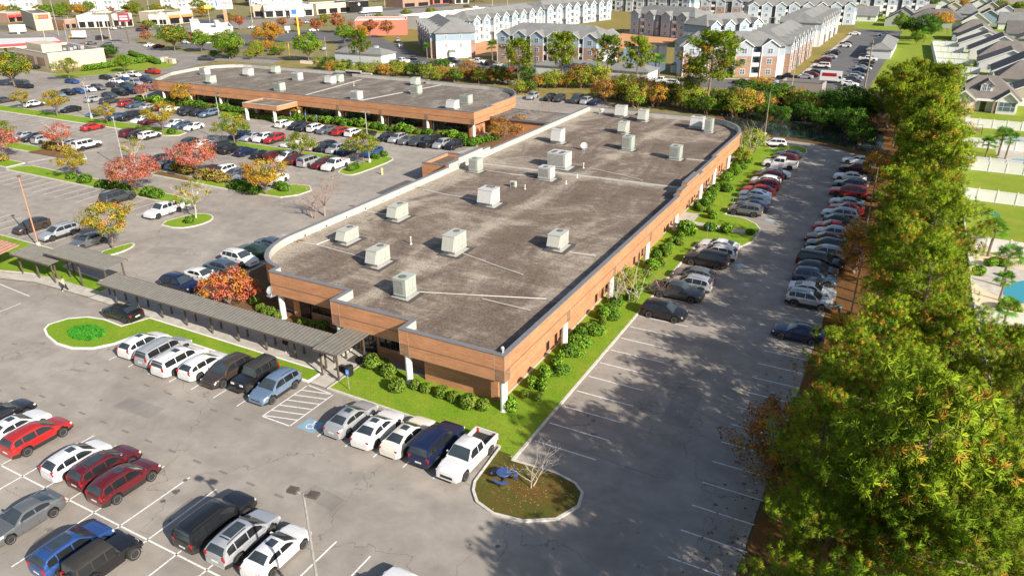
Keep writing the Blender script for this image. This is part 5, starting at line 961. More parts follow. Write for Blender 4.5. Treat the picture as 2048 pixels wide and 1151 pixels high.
def rv(r): 
    while True:
        v = Vector((r.uniform(-1, 1), r.uniform(-1, 1), r.uniform(-1, 1)))
        if .05 < v.length < 1: return v.normalized()
def tuft(m, p, d, R, n, w, r, mt):
    """needles fanning out from p around direction d"""
    for i in range(n):
        v = (d*r.uniform(.1, .8)+rv(r)).normalized(); L = R*r.uniform(.7, 1.1); s = v.cross(rv(r))
        if s.length < 1e-3: continue
        s = s.normalized()*w*r.uniform(.7, 1.3); a = p+v*(R*.08); b = p+v*L
        k = len(m.v); up_ = s.cross(v).z; m.add([tuple(a-s*.35), tuple(a+s*.35), tuple(b+s*.55), tuple(b-s*.55)], [(0, 1, 2, 3) if up_ > 0 else (3, 2, 1, 0)], mt)
        n_ = tuple((v*.7+d*.35+Vector((0, 0, .35))).normalized())
        for q_ in range(4): m.nv[k+q_] = n_
def limb(m, p0, p1, r0, r1, r, seg=3, bend=.12, n=5):
    pts = [Vector(p0)]; d = Vector(p1)-Vector(p0)
    for i in range(1, seg+1): pts.append(Vector(p0)+d*(i/seg)+(rv(r)*d.length*bend*(.5 if i < seg else 0)))
    for i in range(seg): m.tube(pts[i], pts[i+1], r0+(r1-r0)*i/seg, r0+(r1-r0)*(i+1)/seg, n, 0, False)
    return pts
def pine(seed, H, R, base, nl, per, nn, tr, w):
    r = random.Random(seed); tm = MB(); cm = MB()
    top = Vector((r.uniform(-.4, .4), r.uniform(-.4, .4), H)); limb(tm, (0, 0, -.2), top, .22, .05, r, 6, .02, 8)
    for k in range(nl):
        f = (k+r.random()*.8)/nl; z = H*(base+(1-base)*f); az = k*2.39996+r.uniform(-.4, .4)
        ln = R*(.55+.55*math.sin(math.pi*min(1, f*.86+.16)))*r.uniform(.7, 1.12)*(1 if f < .85 else .75)
        up = r.uniform(.05, .35)+f*.35; o = top*(z/H); o.z = z; e = o+Vector((math.cos(az)*ln, math.sin(az)*ln, ln*up))
        pts = limb(tm, o, e, .055, .015, r, 3, .1, 4)
        side = Vector((-math.sin(az), math.cos(az), 0)); nc = 4
        for c_ in range(nc):               # needle clumps along the outer part of each limb
            t = .36+.68*(c_+r.random())/nc; q0 = o.lerp(e, t)+side*r.uniform(-.3, .3)*ln+Vector((0, 0, r.uniform(-.1, .35))); cc = r.random(); cr_ = r.uniform(.55, .95)
            for j in range(per//nc):
                u = rv(r); q = q0+Vector((u.x*cr_, u.y*cr_, u.z*cr_*.6+.1)); d = (u+Vector((0, 0, .5))).normalized(); c = r.random()
                tuft(cm, q, d, tr*r.uniform(.75, 1.2), nn, w, r, 2 if (c > .96 or (cc > .90 and c > .35)) else (0 if (c < .72) == (cc < .7) else 1))
    for j in range(per*2): tuft(cm, top+Vector((r.uniform(-.7, .7), r.uniform(-.7, .7), r.uniform(-.9, .3))), Vector((0, 0, 1)), tr, nn, w, r, 0)
    return tm.mesh('trunk', MAT['bark']), cm.mesh('crown', [MAT['needle_bright'], MAT['needle_green'], MAT['needle_brown']])
def leafquad(m, p, s, r, mt, up=.3, out=None):
    n = (rv(r)+Vector((0, 0, up))).normalized(); a = n.orthogonal().normalized(); b = n.cross(a); t = r.uniform(0, 6.28); u = a*math.cos(t)+b*math.sin(t); v = n.cross(u)
    u *= s; v *= s*r.uniform(.5, .8); k = len(m.v); m.add([tuple(p-u), tuple(p-v*.9), tuple(p+u), tuple(p+v)], [(0, 1, 2, 3) if u.cross(v).z > 0 else (3, 2, 1, 0)], mt)
    if out is not None:
        n_ = tuple((out*.75+n*(.45 if n.z > 0 else -.45)+Vector((0, 0, .2))).normalized())
        for q_ in range(4): m.nv[k+q_] = n_
def broad(seed, H, R, base, mats, wts, clumps=70, per=36, leaf=.15, cr=.75, bare=0.0, stems=1, bark='bark', flat=1.0, trunk_r=.14):
    """broad-leaved tree: forked limbs, leaf clumps spread through an uneven crown"""
    r = random.Random(seed); tm = MB(); cm = MB(); zc = H*(base+(1-base)*.5); hz = H*(1-base)*.5*flat
    fk = []
    for s in range(stems):
        o = Vector((r.uniform(-.25, .25), r.uniform(-.25, .25), 0)) if stems > 1 else Vector((0, 0, 0)); t = Vector((o.x*3+r.uniform(-.2, .2), o.y*3+r.uniform(-.2, .2), H*base*r.uniform(.75, 1.0)))
        limb(tm, o-Vector((0, 0, .15)), t, trunk_r, trunk_r*.72, r, 3, .05, 7); fk.append(t)
    ends = []
    for k in range(9 if stems == 1 else 4*stems):
        t = fk[k % stems]; az = k*2.4+r.uniform(-.5, .5); e = Vector((math.cos(az)*R*r.uniform(.4, .75), math.sin(az)*R*r.uniform(.4, .75), zc+hz*r.uniform(-.35, .75)))
        p = limb(tm, t, e, trunk_r*.5, trunk_r*.16, r, 3, .12, 5); ends += p[1:]
        for j in range(3):
            q = p[r.randint(1, 3)]; e2 = q+Vector((math.cos(az+r.uniform(-1, 1)), math.sin(az+r.uniform(-1, 1)), r.uniform(0, .9)))*R*r.uniform(.22, .45); limb(tm, q, e2, trunk_r*.16, trunk_r*.05, r, 2, .15, 4); ends.append(e2)
            if bare:
                for _ in range(4): limb(tm, e2, e2+Vector((r.uniform(-1, 1), r.uniform(-1, 1), r.uniform(.1, 1)))*R*.28, trunk_r*.07, .006, r, 2, .2, 3)
    for k in range(clumps):
        if r.random() < bare: continue
        v = rv(r); rr = r.uniform(.45, 1.0)**.6; wob = 1+.22*math.sin(3.1*math.atan2(v.y, v.x)+seed)+.12*math.sin(5*v.z+seed)
        c = Vector((v.x*R*rr*wob, v.y*R*rr*wob, zc+v.z*hz*rr)); 
        if v.z < -.4: c.z += hz*.3
        mt = r.choices(range(len(mats)), wts)[0]; q = cr*r.uniform(.6, 1.25)
        for j in range(per):
            d = rv(r); p = c+Vector((d.x*q, d.y*q, d.z*q*.7))*(r.random()**.4); leafquad(cm, p, leaf*r.uniform(.7, 1.3), r, mt if r.random() < .8 else r.choices(range(len(mats)), wts)[0], .3, (d*.7+(c-Vector((0, 0, zc))).normalized()*.5))
    return tm.mesh('trunk', MAT[bark]), cm.mesh('crown', [MAT[x] for x in mats])
def shrub(seed, rx, rz, mats, wts, n=900, leaf=.09, lump=.18):
    r = random.Random(seed); m = MB(); k = 7
    L = [(rv(r), r.uniform(.5, 1)) for _ in range(9)]
    def rad_(v): return 1+lump*max((v.dot(d)*s for d, s in L))-lump*.6
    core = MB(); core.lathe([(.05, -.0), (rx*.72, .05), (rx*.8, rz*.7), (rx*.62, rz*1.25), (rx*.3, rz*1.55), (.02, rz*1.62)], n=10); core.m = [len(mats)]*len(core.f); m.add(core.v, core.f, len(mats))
    for i in range(n):
        v = rv(r); 
        if v.z < -.75: continue
        q = rad_(v)*r.uniform(.86, 1.06); p = Vector((v.x*rx*q, v.y*rx*q, rz*.92+v.z*rz*q)); leafquad(m, p, leaf*r.uniform(.7, 1.4), r, r.choices(range(len(mats)), wts)[0], .2, v)
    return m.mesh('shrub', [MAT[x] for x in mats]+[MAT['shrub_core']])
def fanpalm(seed, H, n=26, L=1.5, spread=1.0):
    r = random.Random(seed); tm = MB(); cm = MB(); limb(tm, (0, 0, -.1), (r.uniform(-.2, .2), r.uniform(-.2, .2), H), .16, .13, r, 4, .01, 8)
    for k in range(n):
        az = k*2.4; el = r.uniform(-.5, 1.25); d = Vector((math.cos(az)*math.cos(el), math.sin(az)*math.cos(el), math.sin(el))); s = d.cross(Vector((0, 0, 1))).normalized(); o = Vector((0, 0, H)); e = o+d*L*.6
        cm.tube(o, e, .02, .012, 3, 0, False); u = s.cross(d)
        for j in range(13):
            a = (j/12-.5)*3.6; v = (d*math.cos(a)+s*math.sin(a)); tip = e+v*L*.62*r.uniform(.85, 1.1)-Vector((0, 0, L*.25*r.random())); mid = e+v*L*.3; w = s*math.cos(a)*.05-d*math.sin(a)*.05
            cm.add([tuple(e), tuple(mid+w), tuple(tip), tuple(mid-w)], [(0, 1, 2, 3)], 0)
    return tm.mesh('trunk', MAT['bark']), cm.mesh('crown', [MAT['leaf_green'], MAT['leaf_olive']])

def plant(kind, label, cat, meshes, x, y, s=1.0, rz=None, group=None, z=0, sz=None):
    o = thing(kind, label, cat, (x, y, z), rnd.uniform(0, 6.28) if rz is None else rz, group); o.scale = (s, s, sz or s)
    link('trunk', meshes[0], o); link('crown', meshes[1], o); return o
def bush(label, me, x, y, s=1.0, group=None, z=.1, sz=None, name='shrub', cat='shrub'):
    o = link(name, me, None, (x, y, z), rnd.uniform(0, 6.28)); o.scale = (s, s, sz or s); return tag(o, label, cat, group)

PH = [pine(s, 13.0, (3.2, 3.7, 3.4)[s-1], (.36, .46, .40)[s-1], (27, 23, 25)[s-1], 60, 32, .29, .019) for s in (1, 2, 3)]      # near pines
PM = [pine(s+20, 13, (3.2, 3.7, 3.4)[s-1], (.34, .46, .40)[s-1], (26, 22, 24)[s-1], 46, 18, .40, .042) for s in (1, 2, 3)]       # middle distance
PW = [pine(s+40, 13, 4.1, .42, 24, 44, 18, .46, .055) for s in (1, 2)]
PB = 'pine trees of the belt east of the lot'
def belt(x, y, s, near):
    v = rnd.choice(PH if near else PM)
    zn = 'in the bottom right corner' if y < -12 else 'opposite the bare island' if y < 4 else 'opposite the empty stalls' if y < 22 else 'behind the navy sedan and silver SUV' if y < 36 else 'behind the dark trio of SUVs' if y < 50 else 'behind the crimson and maroon cars' if y < 66 else 'behind the boxy red SUV' if y < 86 else 'near the far turn of the lot' if y < 104 else 'beside the pond'
    ln = 'front line' if x < 26.5 else 'back line' if x < 30 else 'third line' if x < 32.9 else 'outer line'
    plant('pine_tree', f'pine tree in the {ln} of the belt {zn}', 'tree', v, x, y, s, None, f'pines of the {ln} {zn}', .02, s*rnd.uniform(.92, 1.05))
y = -27.0
while y < 131:
    near_ = y < 42
    belt((25.7 if y > 8 else 24.3)+rnd.uniform(-.7, .7), y+rnd.uniform(-.8, .8), rnd.choice((.58, .66, .74, .86)), near_)
    belt(28.3+rnd.uniform(-.5, .5), y+1.9+rnd.uniform(-.8, .8), rnd.choice((.7, .8, .92, 1.06)), near_)
    if y < 14: belt(34.3+rnd.uniform(-.8, .8), y+1.5+rnd.uniform(-1, 1), rnd.choice((.6, .7, .8)), near_)
    if y < 16: belt(31.2+rnd.uniform(-.8, .8), y+rnd.uniform(-1, 1), rnd.choice((.62, .74, .86)), near_)
    y += 4.9 if y < 60 else 4.5
for x, y, s in ((28.5, -9, 1.1), (22.3, 112, .8), (18.5, 128, .8), (22, 124, .9), (26, 136, .95), (24, 143, .9), (20.5, 134, .85)): belt(x, y, s, False)

# deciduous kinds
OAKY = [broad(s, 6.2, 3.0, .30, ['leaf_yellow', 'leaf_olive', 'leaf_orange'], [6, 4, 1.3], 66, 95, .095, .72) for s in (31, 32)]
OAKG = [broad(s, 6.0, 3.2, .28, ['leaf_olive', 'leaf_green', 'leaf_yellow'], [6, 3, 2], 76, 95, .095, .75) for s in (33, 34)]
PINK = [broad(s, 5.8, 4.0, .26, ['leaf_pink', 'leaf_red', 'leaf_bronze'], [6, 2.5, 1.5], 105, 90, .095, .8) for s in (35, 36)]
SPAR = broad(37, 5.2, 2.4, .34, ['leaf_yellow', 'leaf_olive'], [5, 4], 26, 80, .09, .7, .25, 1, 'bark_pale')
ORNG = broad(38, 5.6, 3.4, .22, ['leaf_orange', 'leaf_yellow', 'leaf_olive'], [4, 4, 2], 84, 90, .095, .75)
REDS = broad(39, 5.4, 2.6, .32, ['leaf_red', 'leaf_pink', 'leaf_brown'], [4, 4, 1], 40, 90, .095, .7, .15, 2, 'bark_pale')
SHRED = broad(40, 3.4, 2.9, .12, ['leaf_red', 'leaf_orange', 'leaf_pink'], [5, 3, 2], 90, 70, .09, .62, 0, 3)
BARE = [broad(s, 5.5, 3.2, .25, ['leaf_brown', 'leaf_pink'], [1, 1], 20, 12, .1, .7, .82, 3, 'twig', 1, .09) for s in (41, 42)]
WHTB = [broad(s, 4.6, 2.6, .2, ['leaf_lime', 'leaf_olive'], [1, 1], 16, 10, .09, .6, .8, 2, 'bark_pale', 1, .07) for s in (43, 44)]
BIGO = [broad(s, 9.5, 6.2, .22, ['leaf_olive', 'leaf_green', 'leaf_yellow'], [6, 4, 2], 130, 80, .19, 1.25, 0, 1, 'bark', 1, .24) for s in (45, 46)]
BIGG = broad(47, 9.5, 5.0, .18, ['leaf_green', 'leaf_lime', 'leaf_olive'], [5, 3, 3], 120, 80, .18, 1.2, 0, 1, 'bark', 1, .22)
BIGR = broad(48, 9.0, 5.2, .22, ['leaf_orange', 'leaf_yellow', 'leaf_bronze'], [5, 4, 1], 120, 80, .18, 1.2, 0, 1, 'bark', 1, .22)
BIGD = broad(49, 9.0, 6.5, .06, ['leaf_dark', 'leaf_green'], [6, 2], 150, 80, .20, 1.35, 0, 1, 'bark', 1, .24)
REDT = [broad(s, 6.5, 2.6, .25, ['leaf_brown', 'leaf_red', 'leaf_bronze'], [4, 3, 3], 55, 60, .16, .9, .05) for s in (50, 51)]
UND = [broad(52, 5.0, 3.0, .1, ['leaf_brown', 'leaf_orange', 'leaf_olive'], [4, 3, 2], 80, 60, .11, .75, .1, 3), broad(53, 4.4, 2.6, .08, ['leaf_green', 'leaf_dark', 'leaf_olive'], [3, 3, 2], 80, 60, .12, .8, 0, 3), broad(54, 4.8, 2.6, .1, ['leaf_bronze', 'leaf_orange', 'leaf_yellow'], [4, 3, 3], 80, 60, .125, .8, .05, 3), broad(55, 5.0, 2.8, .08, ['leaf_lime', 'leaf_olive', 'leaf_yellow'], [4, 3, 2], 80, 60, .125, .8, .05, 3), broad(56, 5.4, 3.2, .05, ['leaf_dark', 'leaf_green'], [5, 3], 100, 60, .125, .85, 0, 3)]
BALL = [shrub(s, .62, .55, ['leaf_shrub', 'leaf_olive'], [5, 2], 900, .075, .12) for s in (60, 61)]
BUSH = [shrub(s, .95, .62, ['leaf_green', 'leaf_shrub', 'leaf_dark'], [4, 4, 2], 900, .12, .3) for s in (62, 63, 64)]
BUSHB = [shrub(s, 1.3, .62, ['leaf_bronze', 'leaf_olive', 'leaf_brown'], [3, 5, 2], 1000, .13, .25) for s in (65,)]
BUSHL = [shrub(s, .9, .7, ['leaf_lime', 'leaf_green'], [4, 4], 700, .13, .3) for s in (66, 67)]
PALM = [fanpalm(s, 3.2, 26, 1.5) for s in (70, 71)]

LT = 'small trees on the lot islands'
def ptree(meshes, label, px, py, s=1.0, group=LT, kind='tree', sz=None, rz=None):
    p = at(px, py); return plant(kind, label, 'tree', meshes, p.x, p.y, s, rz, group, .1, sz)
ptree(OAKY[0], 'dense yellow tree beside the raised canopy', 226, 499, 1.0); ptree(SPAR, 'thin yellow tree on the round lawn island', 392, 437, 1.02); ptree(PINK[0], 'largest pink leaved tree above a long clipped bed', 395, 352, 1.0); ptree(PINK[1], 'broad pink tree over the dark shrubs', 272, 388, 1.0)
ptree(OAKY[1], 'small orange yellow tree on the long lawn strip', 152, 358, .78); ptree(SPAR, 'sparse pale tree left of the largest pink one', 272, 331, .92); ptree(REDS, 'red leaved pale stemmed tree beside the white large SUV', 124, 303, .98); ptree(PINK[1], 'pink tree at the left edge', 3, 318, .9); ptree(OAKG[0], 'olive tree above the pink one at the left edge', 6, 294, .9)
ptree(OAKY[0], 'first small tree from the left on the far lawn strip', 47, 219, .72); ptree(OAKY[1], 'second small tree from the left on the far lawn strip', 116, 234, .95); ptree(OAKY[0], 'third small tree from the left on the far lawn strip', 217, 250, .72); ptree(OAKY[1], 'rightmost yellow tree on the far lawn strip', 326, 268, 1.05)
ptree(OAKG[1], 'yellow green tree by the lamp post in the middle strip', 470, 292, 1.05); ptree(OAKG[0], 'small olive tree in the middle strip', 605, 320, .82); ptree(OAKG[1], 'round green tree beside the blue SUV', 727, 328, .92); ptree(ORNG, 'orange tree with dark undergrowth on the curved island', 533, 390, 1.0)
ptree(BARE[0], 'bare reddish tree behind the west parapet', 650, 432, 1.05, 'bare trees'); ptree(BARE[1], 'bare twiggy tree left of the reddish bare one', 628, 436, .9, 'bare trees'); ptree(BARE[0], 'bare tree before the low link roof', 1070, 262, 1.15, 'bare trees'); ptree(BARE[1], 'bare pinkish tree right of the low link', 1100, 255, 1.0, 'bare trees'); ptree(UND[0], 'brown leaved tree against the far office corner', 1000, 280, .9, 'bare trees'); ptree(UND[0], 'brown bush tree beside the low link wall', 1040, 270, .8, 'bare trees')
ptree(ORNG, 'thin orange tree before the far office left half', 373, 213, .98); ptree(REDS, 'rusty red tree at the far office left corner', 292, 203, .85); ptree(ORNG, 'small orange tree right of the porch', 590, 236, .62)
ptree(BIGO[0], 'large olive tree at the left edge by the black pickup', 30, 174, .98, 'street trees'); ptree(OAKG[0], 'olive tree over the blue sedan', 140, 160, 1.05, 'street trees'); ptree(BIGO[1], 'wide olive street tree left of its twin', 350, 102, 1.0, 'street trees'); ptree(BIGG, 'taller green street tree right of its twin', 404, 104, .82, 'street trees'); ptree(BIGG, 'tall lime tree before the white restaurant', 460, 118, 1.0, 'street trees'); ptree(BIGR, 'bright orange tree by the winding lane', 541, 92, 1.0, 'street trees'); ptree(BIGG, 'round green tree behind the hedge line', 250, 144, .55, 'street trees'); ptree(BIGD, 'small round evergreen by the beige shop corner', 219, 116, .5, 'street trees')
ptree(BIGG, 'leafy green tree right of the tall white pylon', 618, 122, .95, 'street trees'); ptree(BIGG, 'dark green tree below the tall white pylon', 690, 88, .78, 'street trees'); ptree(BIGR, 'orange tree beside the dark green one under the pylon', 722, 84, .72, 'street trees')
for i, (x, y, s) in enumerate(((566, 60, .9), (598, 64, .95), (634, 70, 1.15), (676, 66, 1.35), (742, 72, 1.1), (776, 76, 1.1), (480, 60, 1.1), (295, 88, .8))): ptree(REDT[i % 2], 'rusty red street tree along the shop frontage', x, y, s, 'rusty street trees')
ptree(PW[0], 'pine with open crown before the small garage', 722, 136, .82, 'pines near the apartments', 'pine_tree'); ptree(PW[1], 'leftmost tall pine before the brick apartments', 1038, 176, .92, 'pines near the apartments', 'pine_tree'); ptree(PW[0], 'tall pine with reddish trunk before the long garage', 1124, 172, 1.0, 'pines near the apartments', 'pine_tree'); ptree(PW[1], 'third tall pine before the long garage', 1212, 168, .92, 'pines near the apartments', 'pine_tree'); ptree(PW[0], 'round pine at the right end of the long garage', 1272, 176, .94, 'pines near the apartments', 'pine_tree')
ptree(PW[1], 'biggest broad pine before the corner apartments', 1412, 222, 1.1, 'pines near the apartments', 'pine_tree').scale = (1.55, 1.55, 1.25); ptree(PM[1], 'lower pine leaning against the biggest one', 1385, 218, .8, 'pines near the apartments', 'pine_tree')
ptree(UND[0], 'orange brown tree at the edge of the pine belt', 1545, 930, 1.0, 'autumn trees along the pine belt'); ptree(UND[0], 'low brown tree below the orange one at the belt edge', 1570, 985, .8, 'autumn trees along the pine belt'); ptree(UND[2], 'bronze twiggy tree over the silver SUV', 1722, 520, .95, 'autumn trees along the pine belt'); ptree(UND[0], 'small rusty tree over the dark trio', 1712, 545, .75, 'autumn trees along the pine belt'); ptree(UND[2], 'orange tree over the far end of the tree side cars', 1752, 362, .95, 'autumn trees along the pine belt'); ptree(BARE[1], 'bare tree beside the maroon sedan on the tree side', 1715, 490, .95, 'autumn trees along the pine belt'); ptree(ORNG, 'orange tree at the right rim of the pine belt by the house', 1893, 258, 1.0, 'autumn trees along the pine belt'); ptree(BARE[0], 'pale bare tree inside the far pine belt', 1776, 262, 1.3, 'autumn trees along the pine belt')
# shrubs between lot and pines, along the back fences
for i in range(34):
    x, y = 21.6+rnd.uniform(0, 2.0), rnd.uniform(-22, 100)
    if 26 < y < 47 and rnd.random() < .6: continue
    plant('understorey_shrub', 'leafy undergrowth at the edge of the pine belt', 'shrub', UND[rnd.choice((0, 1, 1, 2, 3))], x+.4, y, rnd.uniform(.28, .5), None, 'undergrowth of the pine belt', .02)
for i in range(30):
    plant('understorey_shrub', 'dark undergrowth along the back garden fence', 'shrub', UND[rnd.choice((1, 4, 4, 3))], 30.8+rnd.uniform(-.5, .5), 44+i*2.9, rnd.uniform(.45, .75), None, 'undergrowth along the garden fence', .02)
# red shrub and beds by the covered walk
p = at(462, 606); plant('shrub', 'large red orange shrub behind the covered walk', 'shrub', SHRED, p.x, p.y, 1.05, None, None, .1)
for i, (x, y, s) in enumerate(((512, 610, .9), (522, 622, .8), (534, 630, .85), (545, 632, .9), (556, 640, .75), (606, 652, .85), (646, 662, 1.0), (628, 656, .7))): bush('clipped round shrub behind the covered walk', BALL[i % 2], *at2(x, y), s, 'clipped shrubs behind the covered walk')
for i, (x, y, s, l) in enumerate(((747, 736, 1.25, 'leftmost round shrub by the entrance'), (768, 733, .75, 'small round shrub against the brick sill'), (778, 753, 1.1, 'second large round shrub by the entrance'), (795, 783, 1.15, 'round shrub standing alone in the front lawn'), (832, 778, .8, 'round shrub behind the second white column'), (852, 785, .8, 'first round shrub along the blank brick wall'), (884, 794, .95, 'second round shrub along the blank brick wall'), (907, 803, .85, 'third round shrub along the blank brick wall'), (938, 816, 1.15, 'largest round shrub near the corner column'), (966, 820, .9, 'last round shrub before the corner column'))): bush(l, BALL[i % 2], *at2(x, y), s, 'round shrubs along the front wall')
for i in range(62):
    yy = 1.2+i*1.48
    if 47.5 < yy < 56.5 or rnd.random() < .14: continue
    b_ = sum(1 for c_ in ecols if c_[1] < yy); bl_ = ['before the corner column', 'between the first and second columns', 'between the second and third columns', 'between the third and fourth columns', 'between the fourth and fifth columns', 'between the fifth and sixth columns', 'between the sixth and seventh columns', 'between the seventh and eighth columns', 'past the eighth column'][b_]
    for k in range(2 if i % 3 else 1):
        bush('leafy shrub at the east wall '+bl_, rnd.choice(BUSH if rnd.random() < .5 else BUSHL+BALL), .75+k*.85+rnd.uniform(-.35, .35)-(.9 if yy > 58 else 0), yy+rnd.uniform(-.7, .7), rnd.uniform(.45, .95), 'shrubs at the east wall '+bl_, .1, rnd.uniform(.45, .95))
for l, x, y, s, m_ in (('tropical looking shrub beside the side entrance path', 1372, 470, 1.3, 0), ('dark shrub on the path to the side entrance', 1420, 462, .9, 1), ('flowering shrub at the bend of the path', 1452, 466, .9, 0), ('small shrub at the lawn peninsula edge', 1500, 470, .6, 1), ('small round shrub alone on the east lawn', 1454, 384, .95, 1), ('orange tinted shrub below the side entrance', 1425, 438, .8, 0)):
    bush(l, (BUSHL if not m_ else BUSH)[0], *at2(x, y), s)
ptree(UND[3], 'leafy light green tree midway along the east wall', 1246, 586, .62, None); ptree(UND[3], 'yellow green bushy tree at the far end of the east lawn', 1500, 306, .85, None); ptree(UND[3], 'second yellow green bush at the far end of the east lawn', 1482, 326, .6, None)
for l, x, y, s, w_ in (('pale bare tree leaning over the dark pickup', 1262, 608, 1.05, 0), ('second pale bare tree by the east wall', 1232, 612, .9, 1), ('pale leaning branches at the far end of the east lawn', 1492, 318, 1.25, 0), ('light green twiggy tree at the far lawn end', 1505, 292, 1.1, 1), ('small leafless tree leaning over the picnic table', 1062, 977, .72, 1)):
    ptree(WHTB[w_], l, x, y, s, 'bare trees')
# bare twiggy brush beside the dark pickup
ptree(BARE[0], 'brown twiggy brush against the dark pickup', 1322, 592, .5, 'bare trees')
# beds of the left lot
for i, (x, y, s) in enumerate(((360, 340, 1.2), (375, 347, 1.1), (412, 356, 1.2), (430, 360, 1.25), (448, 364, 1.0), (100, 296, 1.0), (112, 300, 1.1), (130, 302, 1.0), (5, 322, .9))): bush('low clipped bronze hedge on a planted island', BUSHB[0], *at2(x, y), s, 'bronze hedges on the islands')
for i, (x, y, s) in enumerate(((172, 366, 1.1), (145, 358, .9), (205, 375, 1.0), (225, 378, 1.2), (250, 385, 1.1), (300, 392, 1.2), (315, 396, 1.1), (475, 378, 1.2), (490, 382, 1.2), (510, 388, 1.1), (562, 378, 1.0), (570, 382, .9), (712, 338, .8), (702, 342, .8), (752, 318, .8), (768, 314, .8), (345, 268, .9), (380, 446, .7))): bush('dark green shrub on a lot island', BUSH[i % 3], *at2(x, y), s, 'green shrubs on the islands')
for i in range(46):
    x = -150+i*2.15
    if -111 < x < -97: continue
    bush('foundation shrub along the front of the far office', (BUSH+BUSHL)[i % 5], x, 80.2+rnd.uniform(-.6, .4), rnd.uniform(.8, 1.35), 'foundation shrubs of the far office')
for i in range(14): bush('yellow green clump beside the porch', BUSHL[i % 2], -108.5+i*.95, 77.4+rnd.uniform(-.8, .8), rnd.uniform(.5, .85), 'clumps around the porch')
for i, (x, y, s) in enumerate(((945, 292, 1.3), (960, 288, 1.2), (975, 284, 1.1), (990, 280, 1.0), (930, 292, 1.1))): bush('shrub at the far office corner', BUSH[i % 3], *at2(x, y), s, 'shrubs at the far office corner')
# belt of wild shrubs behind the offices
WB = 'wild shrubs behind the offices'
for i in range(64):
    px = 640+i*13.6+rnd.uniform(-6, 6); f = (px-640)/870
    py = 146+f*84+rnd.uniform(-7, 9)
    if px < 1020: py = 140+f*62+rnd.uniform(-3, 7)
    if 1060 < px < 1200: py = min(py, 176)
    k = rnd.choice((3, 3, 1, 0, 2)) if px < 1150 else rnd.choice((2, 2, 0, 3)) if px < 1330 else rnd.choice((1, 3, 2, 3))
    q = at(px, py)
    if q.y < 113: continue
    if q.x > -43 and q.y < 117: q.y = 117+rnd.random()*4
    plant('wild_shrub', ['brown', 'green', 'bronze', 'lime green', 'dark green'][k]+' wild shrub in the belt behind the offices', 'shrub', UND[k], q.x, q.y, rnd.uniform(.85, 1.35) if px > 1150 else rnd.uniform(.6, 1.0), None, WB+' '+str(k), 0)
for l, x, y, k, s in (('dark rounded tree over the far roof', 883, 152, 4, .95), ('green tree between pond reeds and far roof', 790, 146, 1, .9), ('dark green tree left of the black pole', 1000, 168, 4, .9), ('dark green tree right of the pale pole', 1052, 172, 4, 1.0), ('pinkish bare bush over the far roof', 938, 160, 0, 1.1), ('burgundy bush before the third pine', 1198, 196, 0, .9), ('orange red tree before the corner apartments', 1518, 195, 2, 1.1)):
    ptree(UND[k], l, x, y, s, 'single trees behind the offices')
# dark evergreen mass round the pond
for i in range(30):
    x_ = -14+i*1.15+rnd.uniform(-1, 1); k = rnd.choice((4, 4, 1, 3, 2)); q = (x_, 136.5+rnd.uniform(0, 9)-.25*max(0, x_-6))
    plant('bank_shrub', ['', 'green', 'bronze', 'lime', 'dark evergreen'][k]+' shrub on the bank of the pond', 'shrub', UND[k], *q, rnd.uniform(.6, 1.1), None, 'shrubs round the pond '+str(k), 0)
for x, y, s in ((1640, 258, .8), (1695, 266, .95), (1560, 246, .7), (1610, 243, .8), (1715, 290, .8), (1668, 246, .9), (1525, 238, .7)): plant('bank_shrub', 'dark evergreen overhanging the pond', 'shrub', UND[4], *at2(x, y), s, None, 'evergreens over the pond', .03)
ptree(BIGD, 'tall dark evergreen at the pond under the pines', 1700, 235, .75, None)
# trees among houses and far off
for l, me, x, y, s in (('large round dark oak beside the gardens', BIGD, 1842, 78, 1.05), ('red and orange tree behind the dark oak', BIGR, 1880, 60, .85), ('bright lime tree left of the dark oak', BIGG, 1800, 66, .8), ('small green tree at the garden fence', BIGG, 1832, 90, .55)): ptree(me, l, x, y, s, 'trees near the gardens')
FT = [BIGO[0], BIGG, BIGD, BIGR, REDT[0], BIGO[1]]
for i in range(26):
    x, y = 1660+rnd.uniform(0, 390), rnd.uniform(8, 44); k = rnd.choice((0, 1, 2, 2, 3, 4)); ptree(FT[k], 'tree among the distant houses', x, y, rnd.uniform(.5, .85), 'trees among the distant houses')
for i in range(60):
    x = rnd.uniform(430, 1250); y = -8+rnd.random()*16+max(0, (700-x)*.012); k = rnd.choice((0, 1, 1, 2, 3, 4, 4)); ptree(FT[k], 'tree along the far side of the highway', x, y, rnd.uniform(.6, 1.1), 'trees along the far side of the highway')
for i in range(26):
    x = rnd.uniform(0, 440); y = 24+rnd.random()*14-max(0, x-300)*.03; k = rnd.choice((0, 0, 1, 3, 4, 5)); ptree(FT[k], 'tree between the shops and the far apartments', x, y, rnd.uniform(.45, .8), 'trees between shops and far apartments')
for x, y in ((170, 98), (120, 60), (20, 62), (300, 62), (465, 48), (650, 52), (760, 40), (860, 36), (575, 40), (700, 58), (905, 32), (810, 36)): ptree(FT[rnd.choice((0, 3, 4, 5))], 'small street tree on the highway verge', x+rnd.uniform(-6, 6), y, rnd.uniform(.35, .6), 'trees on the highway verge')
